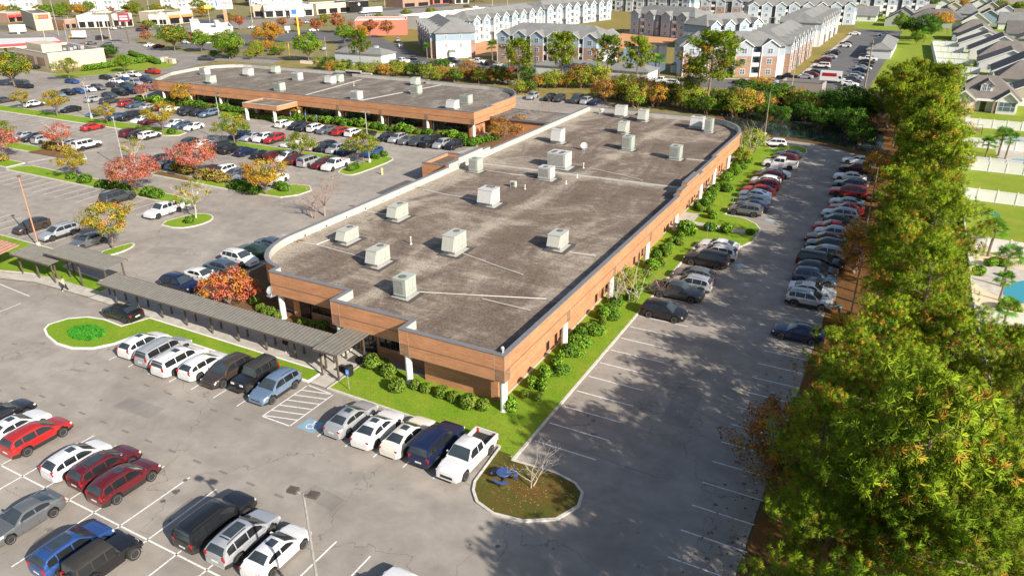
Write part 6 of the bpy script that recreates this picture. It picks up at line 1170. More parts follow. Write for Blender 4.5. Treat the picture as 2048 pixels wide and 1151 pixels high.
# hedges on the lawn by the side street
for i in range(15): bush('round hedge bush along the side street', BUSH[i % 3], *at2(263+i*3.8, 110+i*1.3), 1.2, 'hedge along the side street')
for i in range(16): bush('round hedge bush on the lawn of the beige shop', BUSHL[i % 2], *at2(172+i*8.8, 142-i*1.3), 1.3, 'hedge behind the beige shop')
for i in range(14):
    x, y = 420+rnd.uniform(0, 150), 106+rnd.uniform(-4, 14); ptree(UND[rnd.choice((1, 3, 3, 2))], 'lush shrub left of the winding lane', x, y, rnd.uniform(.6, 1.0), 'shrubs left of the winding lane')
# palms in the gardens
for l, x, y, s in (('fan palm behind the green parasol', 1975, 512, 1.05), ('fan palm over the patio loungers', 2003, 572, 1.05), ('low palm beside the lower pool', 1998, 600, .7), ('silvery palm over the lower white fence', 2003, 660, .75), ('palm left of the upper pool', 1968, 325, 1.0), ('tall palm by the covered spa', 1996, 312, 1.15), ('yellowish palm at the upper pool', 2010, 318, 1.05), ('small palm inside the far garden', 1848, 84, 1.2), ('palm at the white gable of the apartments', 855, 118, 1.2), ('palm beside the lake', 1318, 150, 1.3), ('second palm beside the lake', 1310, 146, 1.25), ('palm before the brick apartments corner', 985, 122, 1.5)):
    ptree(PALM[0 if len(l) % 2 else 1], l, x, y, s, 'palms', 'palm_tree')
for i in range(10): bush('dry ornamental shrub on the sandy patio', (BUSHB+BUSHL)[i % 3], 34.6+rnd.uniform(0, 3.5), 40+rnd.uniform(0, 15), rnd.uniform(.4, .8), 'shrubs on the sandy patio', .02)

# fallen leaves on lawns, beds and asphalt under the autumn trees
def litter(label, mats, spots, n, spread, z=.014):
    m = MB()
    for (x, y) in spots:
        for i in range(n):
            px_, py_, a, s = x+rnd.gauss(0, spread), y+rnd.gauss(0, spread), rnd.uniform(0, 6.28), rnd.uniform(.04, .10); zz = z+rnd.random()*.02
            m.add([(px_-s*math.cos(a), py_-s*math.sin(a), zz), (px_+s*.6*math.sin(a), py_-s*.6*math.cos(a), zz+.015), (px_+s*math.cos(a), py_+s*math.sin(a), zz), (px_-s*.6*math.sin(a), py_+s*.6*math.cos(a), zz+.01)], [(0, 1, 2, 3)], rnd.randrange(len(mats)))
    tag(m.build('fallen_leaves', [MAT[k] for k in mats]), label, 'leaves', kind='stuff')
litter('fallen leaves scattered round the island trees of the left lot', ['leaf_brown', 'leaf_orange', 'leaf_bronze'], [at2(x, y) for x, y in ((226, 499), (392, 437), (395, 352), (272, 388), (152, 358), (533, 390), (124, 303), (470, 292), (727, 328), (326, 268))], 150, 2.2, .13)
litter('brown leaves and needles scattered over the east lawn', ['leaf_brown', 'leaf_bronze', 'needle_brown'], [(2.6, -2+3.2*i) for i in range(31)], 46, 1.0, .13)
litter('needles and leaves blown across the east lot', ['leaf_brown', 'needle_brown'], [(19.8, -20+4*i) for i in range(29)]+[(9.5, 12*i) for i in range(8)], 34, 1.7, .008)
litter('leaves caught on the front lawn and bare island', ['leaf_brown', 'leaf_bronze'], [(-8, -2.2), (-3, -2.4), (2.5, -2.5), (5.8, -7.6), (6.5, -7), (-12, -2)], 70, 1.3, .13)
# ------------------------------------------------------------------ apartments, houses, shops
def shingle(name, c):
    t = NT(name); n = t.noise(.5, 5, .6); f = t.noise(6, 3, .7); col = t.ramp(n, [(.3, tuple(v*.85 for v in c)), (.7, tuple(v*1.12 for v in c))]); col = t.mix(.7, col, t.ramp(f, [(.3, .7), (.65, 1.0)]), 'MULTIPLY')
    sx = t.n.new('ShaderNodeSeparateXYZ'); t.l.new(t.coord(), sx.inputs[0]); w = t.math('FRACT', t.math('MULTIPLY', sx.outputs[2], 3.2)); col = t.mix(.4, col, t.ramp(w, [(.0, .72), (.25, 1.0)]), 'MULTIPLY')
    MAT[name] = t.out(col, .9, spec=.15); return MAT[name]
shingle('shingle_grey', (.24, .245, .24)); shingle('shingle_brown', (.225, .20, .18)); shingle('shingle_dark', (.17, .16, .155)); shingle('shingle_tan', (.29, .26, .235))
def siding(name, c):
    t = NT(name); sx = t.n.new('ShaderNodeSeparateXYZ'); t.l.new(t.coord(), sx.inputs[0]); w = t.math('FRACT', t.math('MULTIPLY', sx.outputs[2], 5.0)); n = t.noise(.7, 4, .6)
    col = t.mix(.8, t.ramp(n, [(.3, tuple(v*.93 for v in c)), (.7, c)]), t.ramp(w, [(.0, .78), (.16, 1.0)]), 'MULTIPLY'); MAT[name] = t.out(col, .75, spec=.3); return MAT[name]
siding('siding_white', (.70, .70, .69)); siding('siding_blue', (.31, .39, .46)); siding('siding_grey', (.40, .45, .50)); siding('siding_cream', (.56, .51, .41)); siding('siding_sage', (.38, .42, .38))
brickmat('brick_tan', (.40, .24, .17), (.30, .175, .125), (.50, .43, .36), 1.0); plain('trim_white', (.74, .74, .73), .6, 0, .04); plain('vinyl', (.78, .78, .78), .55, 0, .04); plain('recess_shade', (.12, .13, .14), .9); plain('stucco_white', (.62, .60, .56), .8, 0, .06); plain('stucco_beige', (.56, .48, .36), .8, 0, .06); plain('awning_orange', (.72, .22, .08), .7); plain('awning_red', (.62, .05, .05), .6); plain('awning_grey', (.28, .31, .34), .7); plain('sign_maroon', (.30, .03, .06), .6); plain('sign_yellow', (.85, .60, .05), .5); plain('steel', (.45, .45, .44), .5, .4); plain('wood_pole', (.28, .21, .15), .9, 0, .2); plain('rust_pole', (.46, .25, .16), .7, .1, .15); plain('roof_white', (.64, .64, .63), .7, 0, .06); plain('garage_grey', (.52, .55, .56), .8, 0, .05); plain('block_grey', (.30, .27, .25), .9, 0, .12); plain('glass_blue', (.10, .14, .18), .1, 0, .3); plain('brick_red_flat', (.52, .17, .12), .9, 0, .12)
def winmesh(w, h):
    m = MB(); m.box(-w/2, w/2, -.05, .0, 0, h, 0)
    for s in (-1, 1):
        a, b = sorted((s*.05, s*(w/2-.10)))
        for z0, z1 in ((.1, h*.48), (h*.52, h-.1)): m.box(a, b, -.07, -.051, z0, z1, 1)
    return m.mesh('window', [MAT['trim_white'], MAT['glass_blue']])
WIN = winmesh(1.5, 1.55); WINN = winmesh(.8, 1.5); WINB = winmesh(1.8, 2.1)
def hip(m, x0, x1, y0, y1, z, h, inset_=None, mt=0):
    d = (y1-y0)/2 if inset_ is None else inset_; yc = (y0+y1)/2
    m.add([(x0,y0,z),(x1,y0,z),(x1,y1,z),(x0,y1,z),(x0+d,yc,z+h),(x1-d,yc,z+h),(x0,y0,z-.25),(x1,y0,z-.25),(x1,y1,z-.25),(x0,y1,z-.25)], [(0,1,5,4),(1,2,5),(2,3,4,5),(3,0,4),(6,7,1,0),(7,8,2,1),(8,9,3,2),(9,6,0,3),(9,8,7,6)], mt)
def gable(m, x0, x1, y0, y1, z, h, mt=0, axis='y', t=.14):
    """two roof slabs; ridge along axis"""
    if axis == 'y':
        xc = (x0+x1)/2
        for a, sg in ((x0, 1), (x1, -1)):
            m.add([(a,y0,z),(a,y1,z),(xc,y1,z+h),(xc,y0,z+h),(a,y0,z-t),(a,y1,z-t),(xc,y1,z+h-t),(xc,y0,z+h-t)], [(0,3,2,1),(4,5,6,7),(0,1,5,4),(0,4,7,3),(1,2,6,5)] if sg > 0 else [(0,1,2,3),(7,6,5,4),(0,4,5,1),(0,3,7,4),(1,5,6,2)], mt)
    else:
        b = len(m.v); gable(m, y0, y1, x0, x1, z, h, mt, 'y', t); m.v[b:] = [(y, x, zz) for x, y, zz in m.v[b:]]; 
        n = 10
        for i in range(len(m.f)-10, len(m.f)): m.f[i] = m.f[i][::-1]
def tri(m, x0, x1, y, z, h, mt=0, fl=False, back=1.0):
    m.add([(x0, y, z), (x1, y, z), ((x0+x1)/2, y, z+h), (x0, y+back, z), (x1, y+back, z), ((x0+x1)/2, y+back, z+h)], [(0, 1, 2), (5, 4, 3), (0, 2, 5, 3), (1, 4, 5, 2)], mt)
def apartment(label, x, y, ang, L, D, low='brick_tan', up='siding_blue', endlow='siding_white', storeys=3, seedv=1, rise=3.4, wins=True):
    o = thing('apartment_building', label, 'apartment building', (x, y, 0), rad(ang), 'apartment buildings'); S = 2.9; H = S*storeys; a, b = -L/2, L/2; f = -D/2
    zl = S*(storeys-1)
    m = MB(); m.box(a, b, f+1.6, D/2-1.6, 0, zl); m.build('lower_wall', MAT[endlow], o)
    m = MB(); m.box(a+.01, b-.01, f+1.61, D/2-1.61, zl, H); m.build('upper_wall', MAT[up], o)
    m = MB(); m.box(a-.03, b+.03, f+1.57, D/2-1.57, zl-.12, zl+.06); m.build('band', MAT['trim_white'], o)
    m = MB(); hip(m, a-.5, b+.5, f+.9, D/2-.9, H, rise, (D/2-.9)*.9); m.build('roof', MAT['shingle_grey'], o)
    n = max(2, round(L/14.5)); step = L/n
    for side in (-1, 1):
        for k in range(n):
            for j, off in enumerate((.21, .70)):
                cx = a+step*(k+off); w = 4.7; y0, y1 = f-.0, f+1.65
                def fl(q): return q if side < 0 else [(px_, -py_, pz_) for px_, py_, pz_ in q]
                def bld(mm, nm, mt):
                    if side > 0:
                        mm.v = [(-vx, -vy, vz) for vx, vy, vz in mm.v]
                    return mm.build(nm, MAT[mt], o)
                m = MB(); m.box(cx-w/2, cx+w/2, y0, y1, 0, zl); bld(m, 'bay_lower', low)
                m = MB(); m.box(cx-w/2, cx+w/2, y0+.005, y1, zl, H); tri(m, cx-w/2, cx+w/2, y0+.005, H, 1.55, 0, False, 2.6); bay = bld(m, 'bay_upper', up)
                m = MB(); gable(m, cx-w/2-.35, cx+w/2+.35, y0-.35, y1+2.8, H-.12, 1.85, 0, 'y', .2); bld(m, 'bay_roof', 'shingle_grey')
                m = MB()
                for s in (-1, 1): m.add([(cx+s*(w/2+.38), y0-.40, H-.32), (cx+s*(w/2+.38), y0-.40, H-.05), (cx, y0-.40, H+1.82), (cx, y0-.40, H+1.50), (cx+s*(w/2+.38), y0-.36, H-.32), (cx+s*(w/2+.38), y0-.36, H-.05), (cx, y0-.36, H+1.82), (cx, y0-.36, H+1.50)], [(0, 1, 2, 3), (7, 6, 5, 4), (1, 5, 6, 2), (0, 3, 7, 4)])
                m.box(cx-w/2-.06, cx-w/2+.14, y0-.04, y0-.001, 0, H); m.box(cx+w/2-.14, cx+w/2+.06, y0-.04, y0-.001, 0, H); bld(m, 'trim', 'trim_white')
                if wins:
                    for st in range(storeys):
                        wo = link('window', WIN, o, ((cx, y0-.002, st*S+.75) if side < 0 else (-cx, -y0+.002, st*S+.75)), 0 if side < 0 else math.pi)
            # balcony stack beside the first bay, painted stair opening shade beside the second
            bx = a+step*(k+.455)
            for st in range(storeys):
                m = MB(); m.box(bx-1.15, bx+1.15, f+.35, f+1.62, st*S-.02 if st else .02, st*S+.16); m.box(bx-1.15, bx+1.15, f+.30, f+.36, st*S+.16, st*S+1.1)
                if side > 0: m.v = [(-vx, -vy, vz) for vx, vy, vz in m.v]
                m.build('balcony', MAT['trim_white'], o)
                m = MB(); m.box(bx-1.0, bx+1.0, f+1.55, f+1.59, st*S+.2, st*S+2.4)
                if side > 0: m.v = [(-vx, -vy, vz) for vx, vy, vz in m.v]
                m.build('balcony_door', MAT['glass_blue'], o)
            m = MB(); m.box(bx+1.12, bx+1.26, f+.3, f+.44, 0, H); m.box(bx-1.26, bx-1.12, f+.3, f+.44, 0, H)
            if side > 0: m.v = [(-vx, -vy, vz) for vx, vy, vz in m.v]
            m.build('balcony_post', MAT['trim_white'], o)
            if k < n-1:
                sx_ = a+step*(k+.97); m = MB(); m.box(sx_-.95, sx_+.95, f+1.52, f+1.58, 0, H-.3)
                if side > 0: m.v = [(-vx, -vy, vz) for vx, vy, vz in m.v]
                m.build('stair_shade_panel', MAT['recess_shade'], o)  # flat dark panel, the shade of an open stairway put into its colour
                m = MB(); m.box(sx_-1.3, sx_+1.3, f-.5, f+1.5, 3.1, 3.3); m.box(sx_-1.2, sx_-1.0, f-.4, f-.2, 0, 3.1); m.box(sx_+1.0, sx_+1.2, f-.4, f-.2, 0, 3.1)
                if side > 0: m.v = [(-vx, -vy, vz) for vx, vy, vz in m.v]
                m.build('stair_porch', MAT['shingle_grey'], o)
    for s in (-1, 1):
        for st in range(1, storeys):
            for yy in (-2.6, 2.6): link('window', WINN, o, (s*(b+.002), yy, st*S+.7), rad(90) if s > 0 else rad(-90))
        m = MB(); x0, x1 = sorted((s*b, s*(b+1.3))); m.box(x0, x1, -.3, 1.7, 0, 2.3); ann = m.build('meter_shed', MAT['siding_white'], o)
        m = MB(); m.add([(s*(b+.0), -.5, 3.0), (s*(b+1.6), -.5, 2.3), (s*(b+1.6), 1.9, 2.3), (s*(b+.0), 1.9, 3.0)], [(0, 1, 2, 3) if s > 0 else (3, 2, 1, 0)]); m.build('shed_roof', MAT['shingle_grey'], ann)
    return o
apartment('apartment block with white gable end left of the lake', -136.3, 201.3, 131, 45, 15.5, 'brick_tan', 'siding_blue')
apartment('blue and brick apartment block behind the four pines', -85.5, 192.5, 0, 38, 16)
apartment('brick corner block before the lake right of the biggest pine', -28.0, 190.2, 24.4, 30, 15.5, 'brick_tan', 'siding_grey')
apartment('long block along the apartment drive', -18.6, 219, 90, 48, 15.5, 'brick_tan', 'siding_grey')
apartment('blue grey block beyond the lake', -76.5, 290, -23.5, 36, 15.5, 'siding_grey', 'siding_blue')
apartment('white and blue block behind the white gable', -146, 258, 88, 62, 15.5, 'siding_white', 'siding_blue')
apartment('second white block further behind the white gable', -143, 330, 80, 62, 15.5, 'siding_grey', 'siding_blue')
apartment('distant brick block above the red dirt', -66, 395, 4, 50, 15.5, 'brick_tan', 'siding_grey')
apartment('far block at the end of the apartment drive', -20, 300, 90, 60, 15.5, 'siding_white', 'siding_grey')
apartment('far block crossing behind the drive', -36, 372, 20, 52, 15.5, 'siding_grey', 'siding_blue')
apartment('blue gabled block hidden behind the corner roofs', -46, 258, 60, 30, 15, 'siding_grey', 'siding_blue')
apartment('furthest grey block at the top edge', -128, 420, -10, 60, 15.5, 'siding_white', 'siding_blue')
apartment('distant pale block behind the far drive end', -8, 440, 10, 56, 15.5, 'siding_white', 'siding_grey')
for i, (u, ln) in enumerate(((0, 36), (.36, 36), (.72, 36), (1.08, 30), (-.36, 36))):
    p = Vector((-505, 250))+Vector((100, 115))*u
    o = thing('tower_apartment', ['grey white five storey apartment block first from the left on the skyline', 'grey white five storey block second from the left on the skyline', 'white five storey block behind the orange awnings', 'last five storey block left of the brown pylon', 'white five storey block at the upper left corner'][i], 'apartment building', (p.x, p.y, 0), rad(49), 'five storey apartments')
    m = MB(); m.box(-ln/2, ln/2, 0, 16, 0, 16.5); m.build('wall', MAT['siding_grey' if i % 2 else 'stucco_white'], o)
    m = MB(); m.box(-ln/2-.3, ln/2+.3, -.3, 16.3, 16.5, 17.0); m.build('roof', MAT['coping'], o)
    for k in range(4):
        cx = -ln/2+ln*(k+.5)/4; m = MB(); m.box(cx-2.6, cx+2.6, -1.2, .1, 0, 17.6); m.build('bay', MAT['stucco_white'], o)
        for st in range(5):
            link('window', WINB, o, (cx-1.2, -1.203, 1+st*3.2)); link('window', WINB, o, (cx+1.3, -1.203, 1+st*3.2)); link('window', WINN, o, (cx+3.4, -.003, 1+st*3.2))

# garages and bin store of the apartments
def shed(label, x, y, ang, L, D, H, wall, roofm, rise=1.6, cat='garage', name='garage'):
    o = thing(name, label, cat, (x, y, 0), rad(ang)); m = MB(); m.box(-L/2, L/2, -D/2, D/2, 0, H); m.build('wall', MAT[wall], o)
    m = MB(); hip(m, -L/2-.4, L/2+.4, -D/2-.4, D/2+.4, H+.25, rise, D/2*.95); m.build('roof', MAT[roofm], o)
    m = MB()
    n = int(L/3.2)
    for i in range(n):
        c = -L/2+L*(i+.5)/n; m = MB(); m.box(c-1.2, c+1.2, D/2+.002, D/2+.05, .02, 2.2); m.build('garage_door', MAT['trim_white'], o)
    return o
shed('small pale garage with grey hip roof left of the apartments', -145.5, 165.2, 0, 20, 8, 2.9, 'garage_grey', 'shingle_grey')
shed('long pale garage behind the four pines', -60.5, 165.4, 0, 35.5, 9, 3.0, 'garage_grey', 'shingle_grey', 1.5)
shed('far garage beside the pine belt tip', 10.3, 262, 90, 36, 7.5, 2.8, 'garage_grey', 'shingle_grey', 2.0)
o = thing('bin_store', 'brown block walled bin store beside the moving truck', 'bin enclosure', (-2.4, 167.6, 0), rad(-3))
m = MB(); m.box(-5.2, 5.2, -3.0, -2.75, 0, 2.6); m.box(4.95, 5.2, -2.75, 3.0, 0, 2.6); m.box(-5.2, -4.95, -2.75, 3.0, 0, 2.6); m.box(-4.95, 4.95, 2.75, 3.0, 0, 2.6); m.build('wall', MAT['block_grey'], o)
m = MB(); m.box(-5.25, 5.25, -3.05, -2.7, 2.6, 2.72); m.box(4.9, 5.25, -2.7, 3.05, 2.6, 2.72); m.box(-5.25, -4.9, -2.7, 3.05, 2.6, 2.72); m.build('coping', MAT['coping'], o)
o = thing('bin_store', 'small block enclosure left of the bin store', 'bin enclosure', (-9.6, 166.8, 0), rad(10)); m = MB(); m.box(-1.6, 1.6, -1.6, -1.4, 0, 1.9); m.box(1.4, 1.6, -1.4, 1.6, 0, 1.9); m.box(-1.6, -1.4, -1.4, 1.6, 0, 1.9); m.build('wall', MAT['block_grey'], o)

# houses
def house(label, x, y, ang, W, D, H, rise, wall, roofm, kind='gable', group='houses east of the belt', detail=1):
    o = thing('house', label, 'house', (x, y, 0), rad(ang), group)
    m = MB(); m.box(-W/2, W/2, -D/2, D/2, 0, H)
    if kind == 'gable':
        for yy in (-D/2, D/2-.2): tri(m, -W/2, W/2, yy+.001, H, rise*.985, 0, False, .2)
    m.build('wall', MAT[wall], o); m = MB()
    if kind == 'gable': gable(m, -W/2-.5, W/2+.5, -D/2-.5, D/2+.5, H-.1, rise+.25)
    else: hip(m, -W/2-.5, W/2+.5, -D/2-.5, D/2+.5, H+.2, rise, min(D/2, W/2)*.9)
    m.build('roof', MAT[roofm], o)
    if kind == 'gable':
        m = MB()
        for s in (-1, 1): m.add([(s*(W/2+.52), -D/2-.54, H-.42), (s*(W/2+.52), -D/2-.54, H-.1), (0, -D/2-.54, H+rise+.16), (0, -D/2-.54, H+rise-.2), (s*(W/2+.52), -D/2-.5, H-.42), (s*(W/2+.52), -D/2-.5, H-.1), (0, -D/2-.5, H+rise+.16), (0, -D/2-.5, H+rise-.2)], [(0, 1, 2, 3), (7, 6, 5, 4), (1, 5, 6, 2), (0, 3, 7, 4)])
        m.build('barge_board', MAT['trim_white'], o)
    for xx in (-W*.3, W*.3): link('window', WIN, o, (xx, -D/2-.003, .8))
    for yy in (-D*.25, D*.25): link('window', WIN, o, (-W/2-.003, yy, .8), rad(-90))
    if detail:
        m = MB(); m.box(-1.2, 1.2, -D/2-.06, -D/2-.003, .05, 2.2); m.build('door', MAT['glass_blue'], o)
        m = MB(); m.tube((W*.2, D*.2, H+rise*.4), (W*.2, D*.2, H+rise*.4+.9), .06, .06, 6); m.build('vent_pipe', MAT['white_pvc'], o)
    return o
# nearest house with dormer, garage and porch
o = thing('house', 'white bungalow with dormer garage and arched porch by the pine belt', 'house', (38.2, 161.5, 0), 0, 'houses east of the belt')
m = MB(); m.box(-6.6, 6.6, -4.4, 7, 0, 2.9); m.build('wall', MAT['siding_white'], o)
m = MB(); hip(m, -7.2, 7.2, -5.0, 7.6, 3.0, 4.2, 5.4); m.build('roof', MAT['shingle_brown'], o)
for cx, w, y0, nm in ((-4.3, 4.4, -7.2, 'garage_wing'), (4.4, 3.8, -6.4, 'side_wing')):
    m = MB(); m.box(cx-w/2, cx+w/2, y0, -4.39, 0, 2.9); tri(m, cx-w/2, cx+w/2, y0, 2.9, 1.7, 0, False, 3.5); wg = m.build(nm, MAT['siding_white'], o)
    m = MB(); gable(m, cx-w/2-.45, cx+w/2+.45, y0-.45, 0, 2.85, 2.05); m.build('roof', MAT['shingle_brown'], wg)
    m = MB()
    for s in (-1, 1): m.add([(cx+s*(w/2+.48), y0-.5, 2.5), (cx+s*(w/2+.48), y0-.5, 2.85), (cx, y0-.5, 4.92), (cx, y0-.5, 4.55), (cx+s*(w/2+.48), y0-.46, 2.5), (cx+s*(w/2+.48), y0-.46, 2.85), (cx, y0-.46, 4.92), (cx, y0-.46, 4.55)], [(0, 1, 2, 3), (7, 6, 5, 4), (1, 5, 6, 2), (0, 3, 7, 4)])
    m.build('barge_board', MAT['trim_white'], wg)
m = MB(); m.box(-5.9, -2.7, -7.25, -7.2-.002, .05, 2.25); gd = m.build('garage_door', MAT['trim_white'], o)
for i in range(1, 4):
    m = MB(); m.box(-5.9, -2.7, -7.262, -7.252, .05+.55*i-.012, .05+.55*i+.012); m.build('panel_joint', MAT['garage_grey'], gd)
link('window', WINB, o, (3.75, -6.405, .6)); link('window', WINB, o, (5.2, -6.405, .6))
m = MB(); m.box(-.6, .5, -4.46, -4.402, .05, 2.3); m.build('door', MAT['glass_dark'], o)
for xx in (-1.9, 1.9):
    m = MB(); m.box(xx-.2, xx+.2, -6.4, -6.0, 0, 2.6); m.build('porch_column', MAT['brick_tan'], o)
m = MB(); m.box(-2.2, 2.3, -6.5, -4.4, 2.6, 2.9); m.build('porch_beam', MAT['trim_white'], o)
m = MB(); m.box(-1.2, 1.2, -3.2, 0, 4.3, 5.6); tri(m, -1.2, 1.2, -3.2, 5.6, 1.0, 0, False, 3); d_ = m.build('dormer', MAT['siding_white'], o)
m = MB(); gable(m, -1.55, 1.55, -3.5, .6, 5.55, 1.25); m.build('roof', MAT['shingle_brown'], d_); link('window', WINN, d_, (-.45, -3.205, 4.4)); link('window', WINN, d_, (.45, -3.205, 4.4))
for i, (y, xw, D, wl, rf) in enumerate(((181, 45.8, 10, 'siding_cream', 'shingle_dark'), (196, 43, 10, 'siding_white', 'shingle_brown'), (212, 41.2, 11, 'siding_white', 'shingle_dark'), (229, 39.8, 11, 'siding_white', 'shingle_dark'), (246, 38.6, 11, 'siding_white', 'shingle_brown'), (264, 37.0, 12, 'siding_white', 'shingle_dark'), (283, 35.5, 12, 'siding_white', 'shingle_dark'), (303, 33.4, 12, 'siding_white', 'shingle_brown'), (325, 30.6, 13, 'siding_grey', 'shingle_brown'))):
    kd = 'gable' if i not in (1, 4, 8) else 'hip'
    house(['cream house with screened porch behind the bungalow', 'second house up the garden row with brown roof', 'third house up the garden row', 'fourth house up the garden row with dark roof', 'fifth house up the garden row with brown roof', 'sixth house up the garden row', 'seventh house up the garden row', 'eighth house up the garden row', 'last grey house of the garden row by the dark oak'][i], xw+8+(i*7 % 3)-1, y+(i*5 % 4)-1.5, 0, 16+(i*3 % 4)-1.5, D+(i % 3), 3.0, 3.6+.5*(i*7 % 3), wl, rf, kd)
    house(['house behind the cream one at the right edge', 'brown roofed house behind the second one', 'tan roofed house behind the third one', 'house with solar panels behind the fourth one', 'house behind the fifth one of the row', 'house behind the sixth one of the row', 'house behind the seventh one of the row', 'house behind the eighth one of the row', 'house behind the last of the row'][i], xw+28, y+3, 90, 13, 15, 3.0, 4.2, ('siding_white', 'siding_sage', 'siding_grey')[i % 3], ('shingle_brown', 'shingle_tan', 'shingle_dark')[i % 3], 'hip' if i % 2 else 'gable')
m = MB(); m.box(60, 66, 228, 228.1, 5.5, 5.6)
# distant rows of houses
hi = 0
for rowi, (yy, x0, x1) in enumerate(((378, 10, 110), (402, -8, 116), (430, 22, 122), (462, -4, 130), (498, 10, 138), (540, 0, 148), (590, 10, 160), (640, 20, 170))):
    x = x0
    while x < x1:
        w = rnd.uniform(11, 14); hi += 1
        wl_, rf_, kd_ = rnd.choice(('siding_white', 'siding_white', 'siding_grey', 'siding_cream', 'siding_sage', 'siding_blue')), rnd.choice(('shingle_brown', 'shingle_tan', 'shingle_dark', 'shingle_grey')), rnd.choice(('gable', 'gable', 'hip'))
        lb_ = f'{wl_[7:]} house with {rf_[8:]} {kd_} roof in the {["first", "second", "third", "fourth", "fifth", "sixth", "seventh", "last"][rowi]} distant row'
        house(lb_, x, yy+rnd.uniform(-3, 3), rnd.choice((0, 0, 90, 180)), w, rnd.uniform(11, 15), 3.0, rnd.uniform(3.6, 4.8), wl_, rf_, kd_, 'distant houses '+lb_, 0); x += w+rnd.uniform(3, 6)
o = thing('clubhouse', 'wide low clubhouse with grey hip roof and white cupola', 'building', (*at2(1868, 52), 0)); m = MB(); m.box(-11, 11, -7, 7, 0, 3.4); m.build('wall', MAT['siding_white'], o)
m = MB(); hip(m, -12.5, 12.5, -8.5, 8.5, 3.5, 4.5); m.build('roof', MAT['shingle_dark'], o); m = MB(); m.box(-1, 1, -1, 1, 7.6, 9.2); m.build('cupola', MAT['trim_white'], o)

# white vinyl fences: panels and posts
pm = MB(); pm.box(0, 2.28, -.02, .02, .08, 1.75); pm.box(0, 2.28, -.04, .04, .05, .2); pm.box(0, 2.28, -.04, .04, 1.68, 1.83); PANEL = pm.mesh('panel', MAT['vinyl'])
pm = MB(); pm.box(-.065, .065, -.065, .065, 0, 1.95); pm.add([(-.08, -.08, 1.95), (.08, -.08, 1.95), (.08, .08, 1.95), (-.08, .08, 1.95), (0, 0, 2.04)], [(0, 1, 4), (1, 2, 4), (2, 3, 4), (3, 0, 4)]); POST = pm.mesh('post', MAT['vinyl'])
def fence(label, x0, y0, x1, y1):
    d = Vector((x1-x0, y1-y0)); n = max(1, round(d.length/2.42)); st = d.length/n; o = thing('vinyl_fence', label, 'fence', (x0, y0, 0), math.atan2(d.y, d.x), 'white garden fences')
    for i in range(n): p = link('panel', PANEL, o, (i*st+.07, 0, 0)); p.scale = ((st-.14)/2.28, 1, 1)
    for i in range(n+1): link('post', POST, o, (i*st, 0, 0))
fence('long white fence behind the gardens along the pine belt', 33.55, 36.2, 32.0, 137.4); fence('white back fence between the pines and the lower garden', 35.3, 1.5, 33.6, 36)
for l, y, xa in (('white garden fence in front of the bungalow lawn', 137.3, 31.9), ('second white garden fence below the bungalow', 117.6, 32.3), ('third white garden fence by the upper pool', 101.9, 32.5), ('double white fence just below the third one', 99.6, 32.5), ('white garden fence under the middle lawn', 80.8, 32.8), ('white fence behind the sandy patio', 58.2, 33.2), ('white fence below the sandy patio', 36.0, 33.6)): fence(l, xa, y, 62, y-.8)
for i, y in enumerate((175.5, 189, 204, 220.5, 237.5, 255, 273.5, 293)): fence(['nearest white fence of the garden row', 'second white fence of the garden row', 'third white fence of the garden row', 'fourth white fence of the garden row', 'fifth white fence of the garden row', 'sixth white fence of the garden row', 'seventh white fence of the garden row', 'last white fence of the garden row'][i], 30.2-i*.6, y, 43-i*1.2, y)
fence('white fence closing the garden row towards the drive', 30, 175.5, 25.4, 293); fence('white fence beside the bungalow', 45.2, 168, 62, 167.5); fence('lower white fence by the bare ground', 35.2, 1.2, 60, .4); fence('white fence at the lower right behind pine branches', 34.6, 14, 60, 13.6)
# pools and garden things
m = MB(); m.poly(smoothpoly([at2(1996, 585), at2(2030, 562), at2(2070, 560), at2(2100, 600), at2(2040, 610)], 2), .03); struct('pool', m, MAT['pool'])
m = MB(); m.poly([at2(2024, 318), at2(2100, 318), at2(2100, 338), at2(2032, 334)], .03); struct('pool', m, MAT['pool'])
m = MB(); m.box(-2, 2, -1.4, 1.4, 0, .75); m.box(-1.9, 1.9, -1.3, 1.3, .752, .80); o = tag(m.build('spa', plain('spa_cover', (.42, .46, .50), .6), None, None, (*at2(2030, 284), .02)), 'grey covered spa tub in the upper garden', 'spa')
for l, x, y in (('left sun lounger on the sandy patio', 1999, 521), ('right sun lounger on the sandy patio', 2019, 517)):
    o = thing('sun_lounger', l, 'lounger', (*at2(x, y), .02), rad(70), 'patio loungers'); m = MB(); m.box(-.95, .35, -.32, .32, .28, .34); m.build('seat', plain('lounger_tan', (.45, .36, .27), .8), o)
    m = MB(); m.add([(.35, -.32, .3), (.35, .32, .3), (.95, .32, .75), (.95, -.32, .75), (.35, -.32, .24), (.35, .32, .24), (.95, .32, .69), (.95, -.32, .69)], [(0, 3, 2, 1), (4, 5, 6, 7), (0, 1, 5, 4), (1, 2, 6, 5), (2, 3, 7, 6), (3, 0, 4, 7)]); m.build('backrest', MAT['lounger_tan'], o)
    for a_, b_ in ((-.85, -.27), (-.85, .27), (.3, -.27), (.3, .27)): m = MB(); m.box(a_-.03, a_+.03, b_-.03, b_+.03, 0, .28); m.build('leg', MAT['lounger_tan'], o)
o = thing('parasol', 'green garden parasol on the middle lawn', 'parasol', (*at2(1977, 452), 0)); m = MB(); m.lathe([(.03, 0), (.03, 2.2)], n=8); m.build('pole', MAT['steel'], o); m = MB(); m.lathe([(1.0, 1.75), (.7, 1.95), (.05, 2.25)], n=8); m.build('canopy', plain('parasol_green', (.02, .14, .08), .7), o)
o = thing('garden_swing', 'dark garden swing seat behind the bungalow fence', 'swing', (*at2(1952, 268), 0)); m = MB()
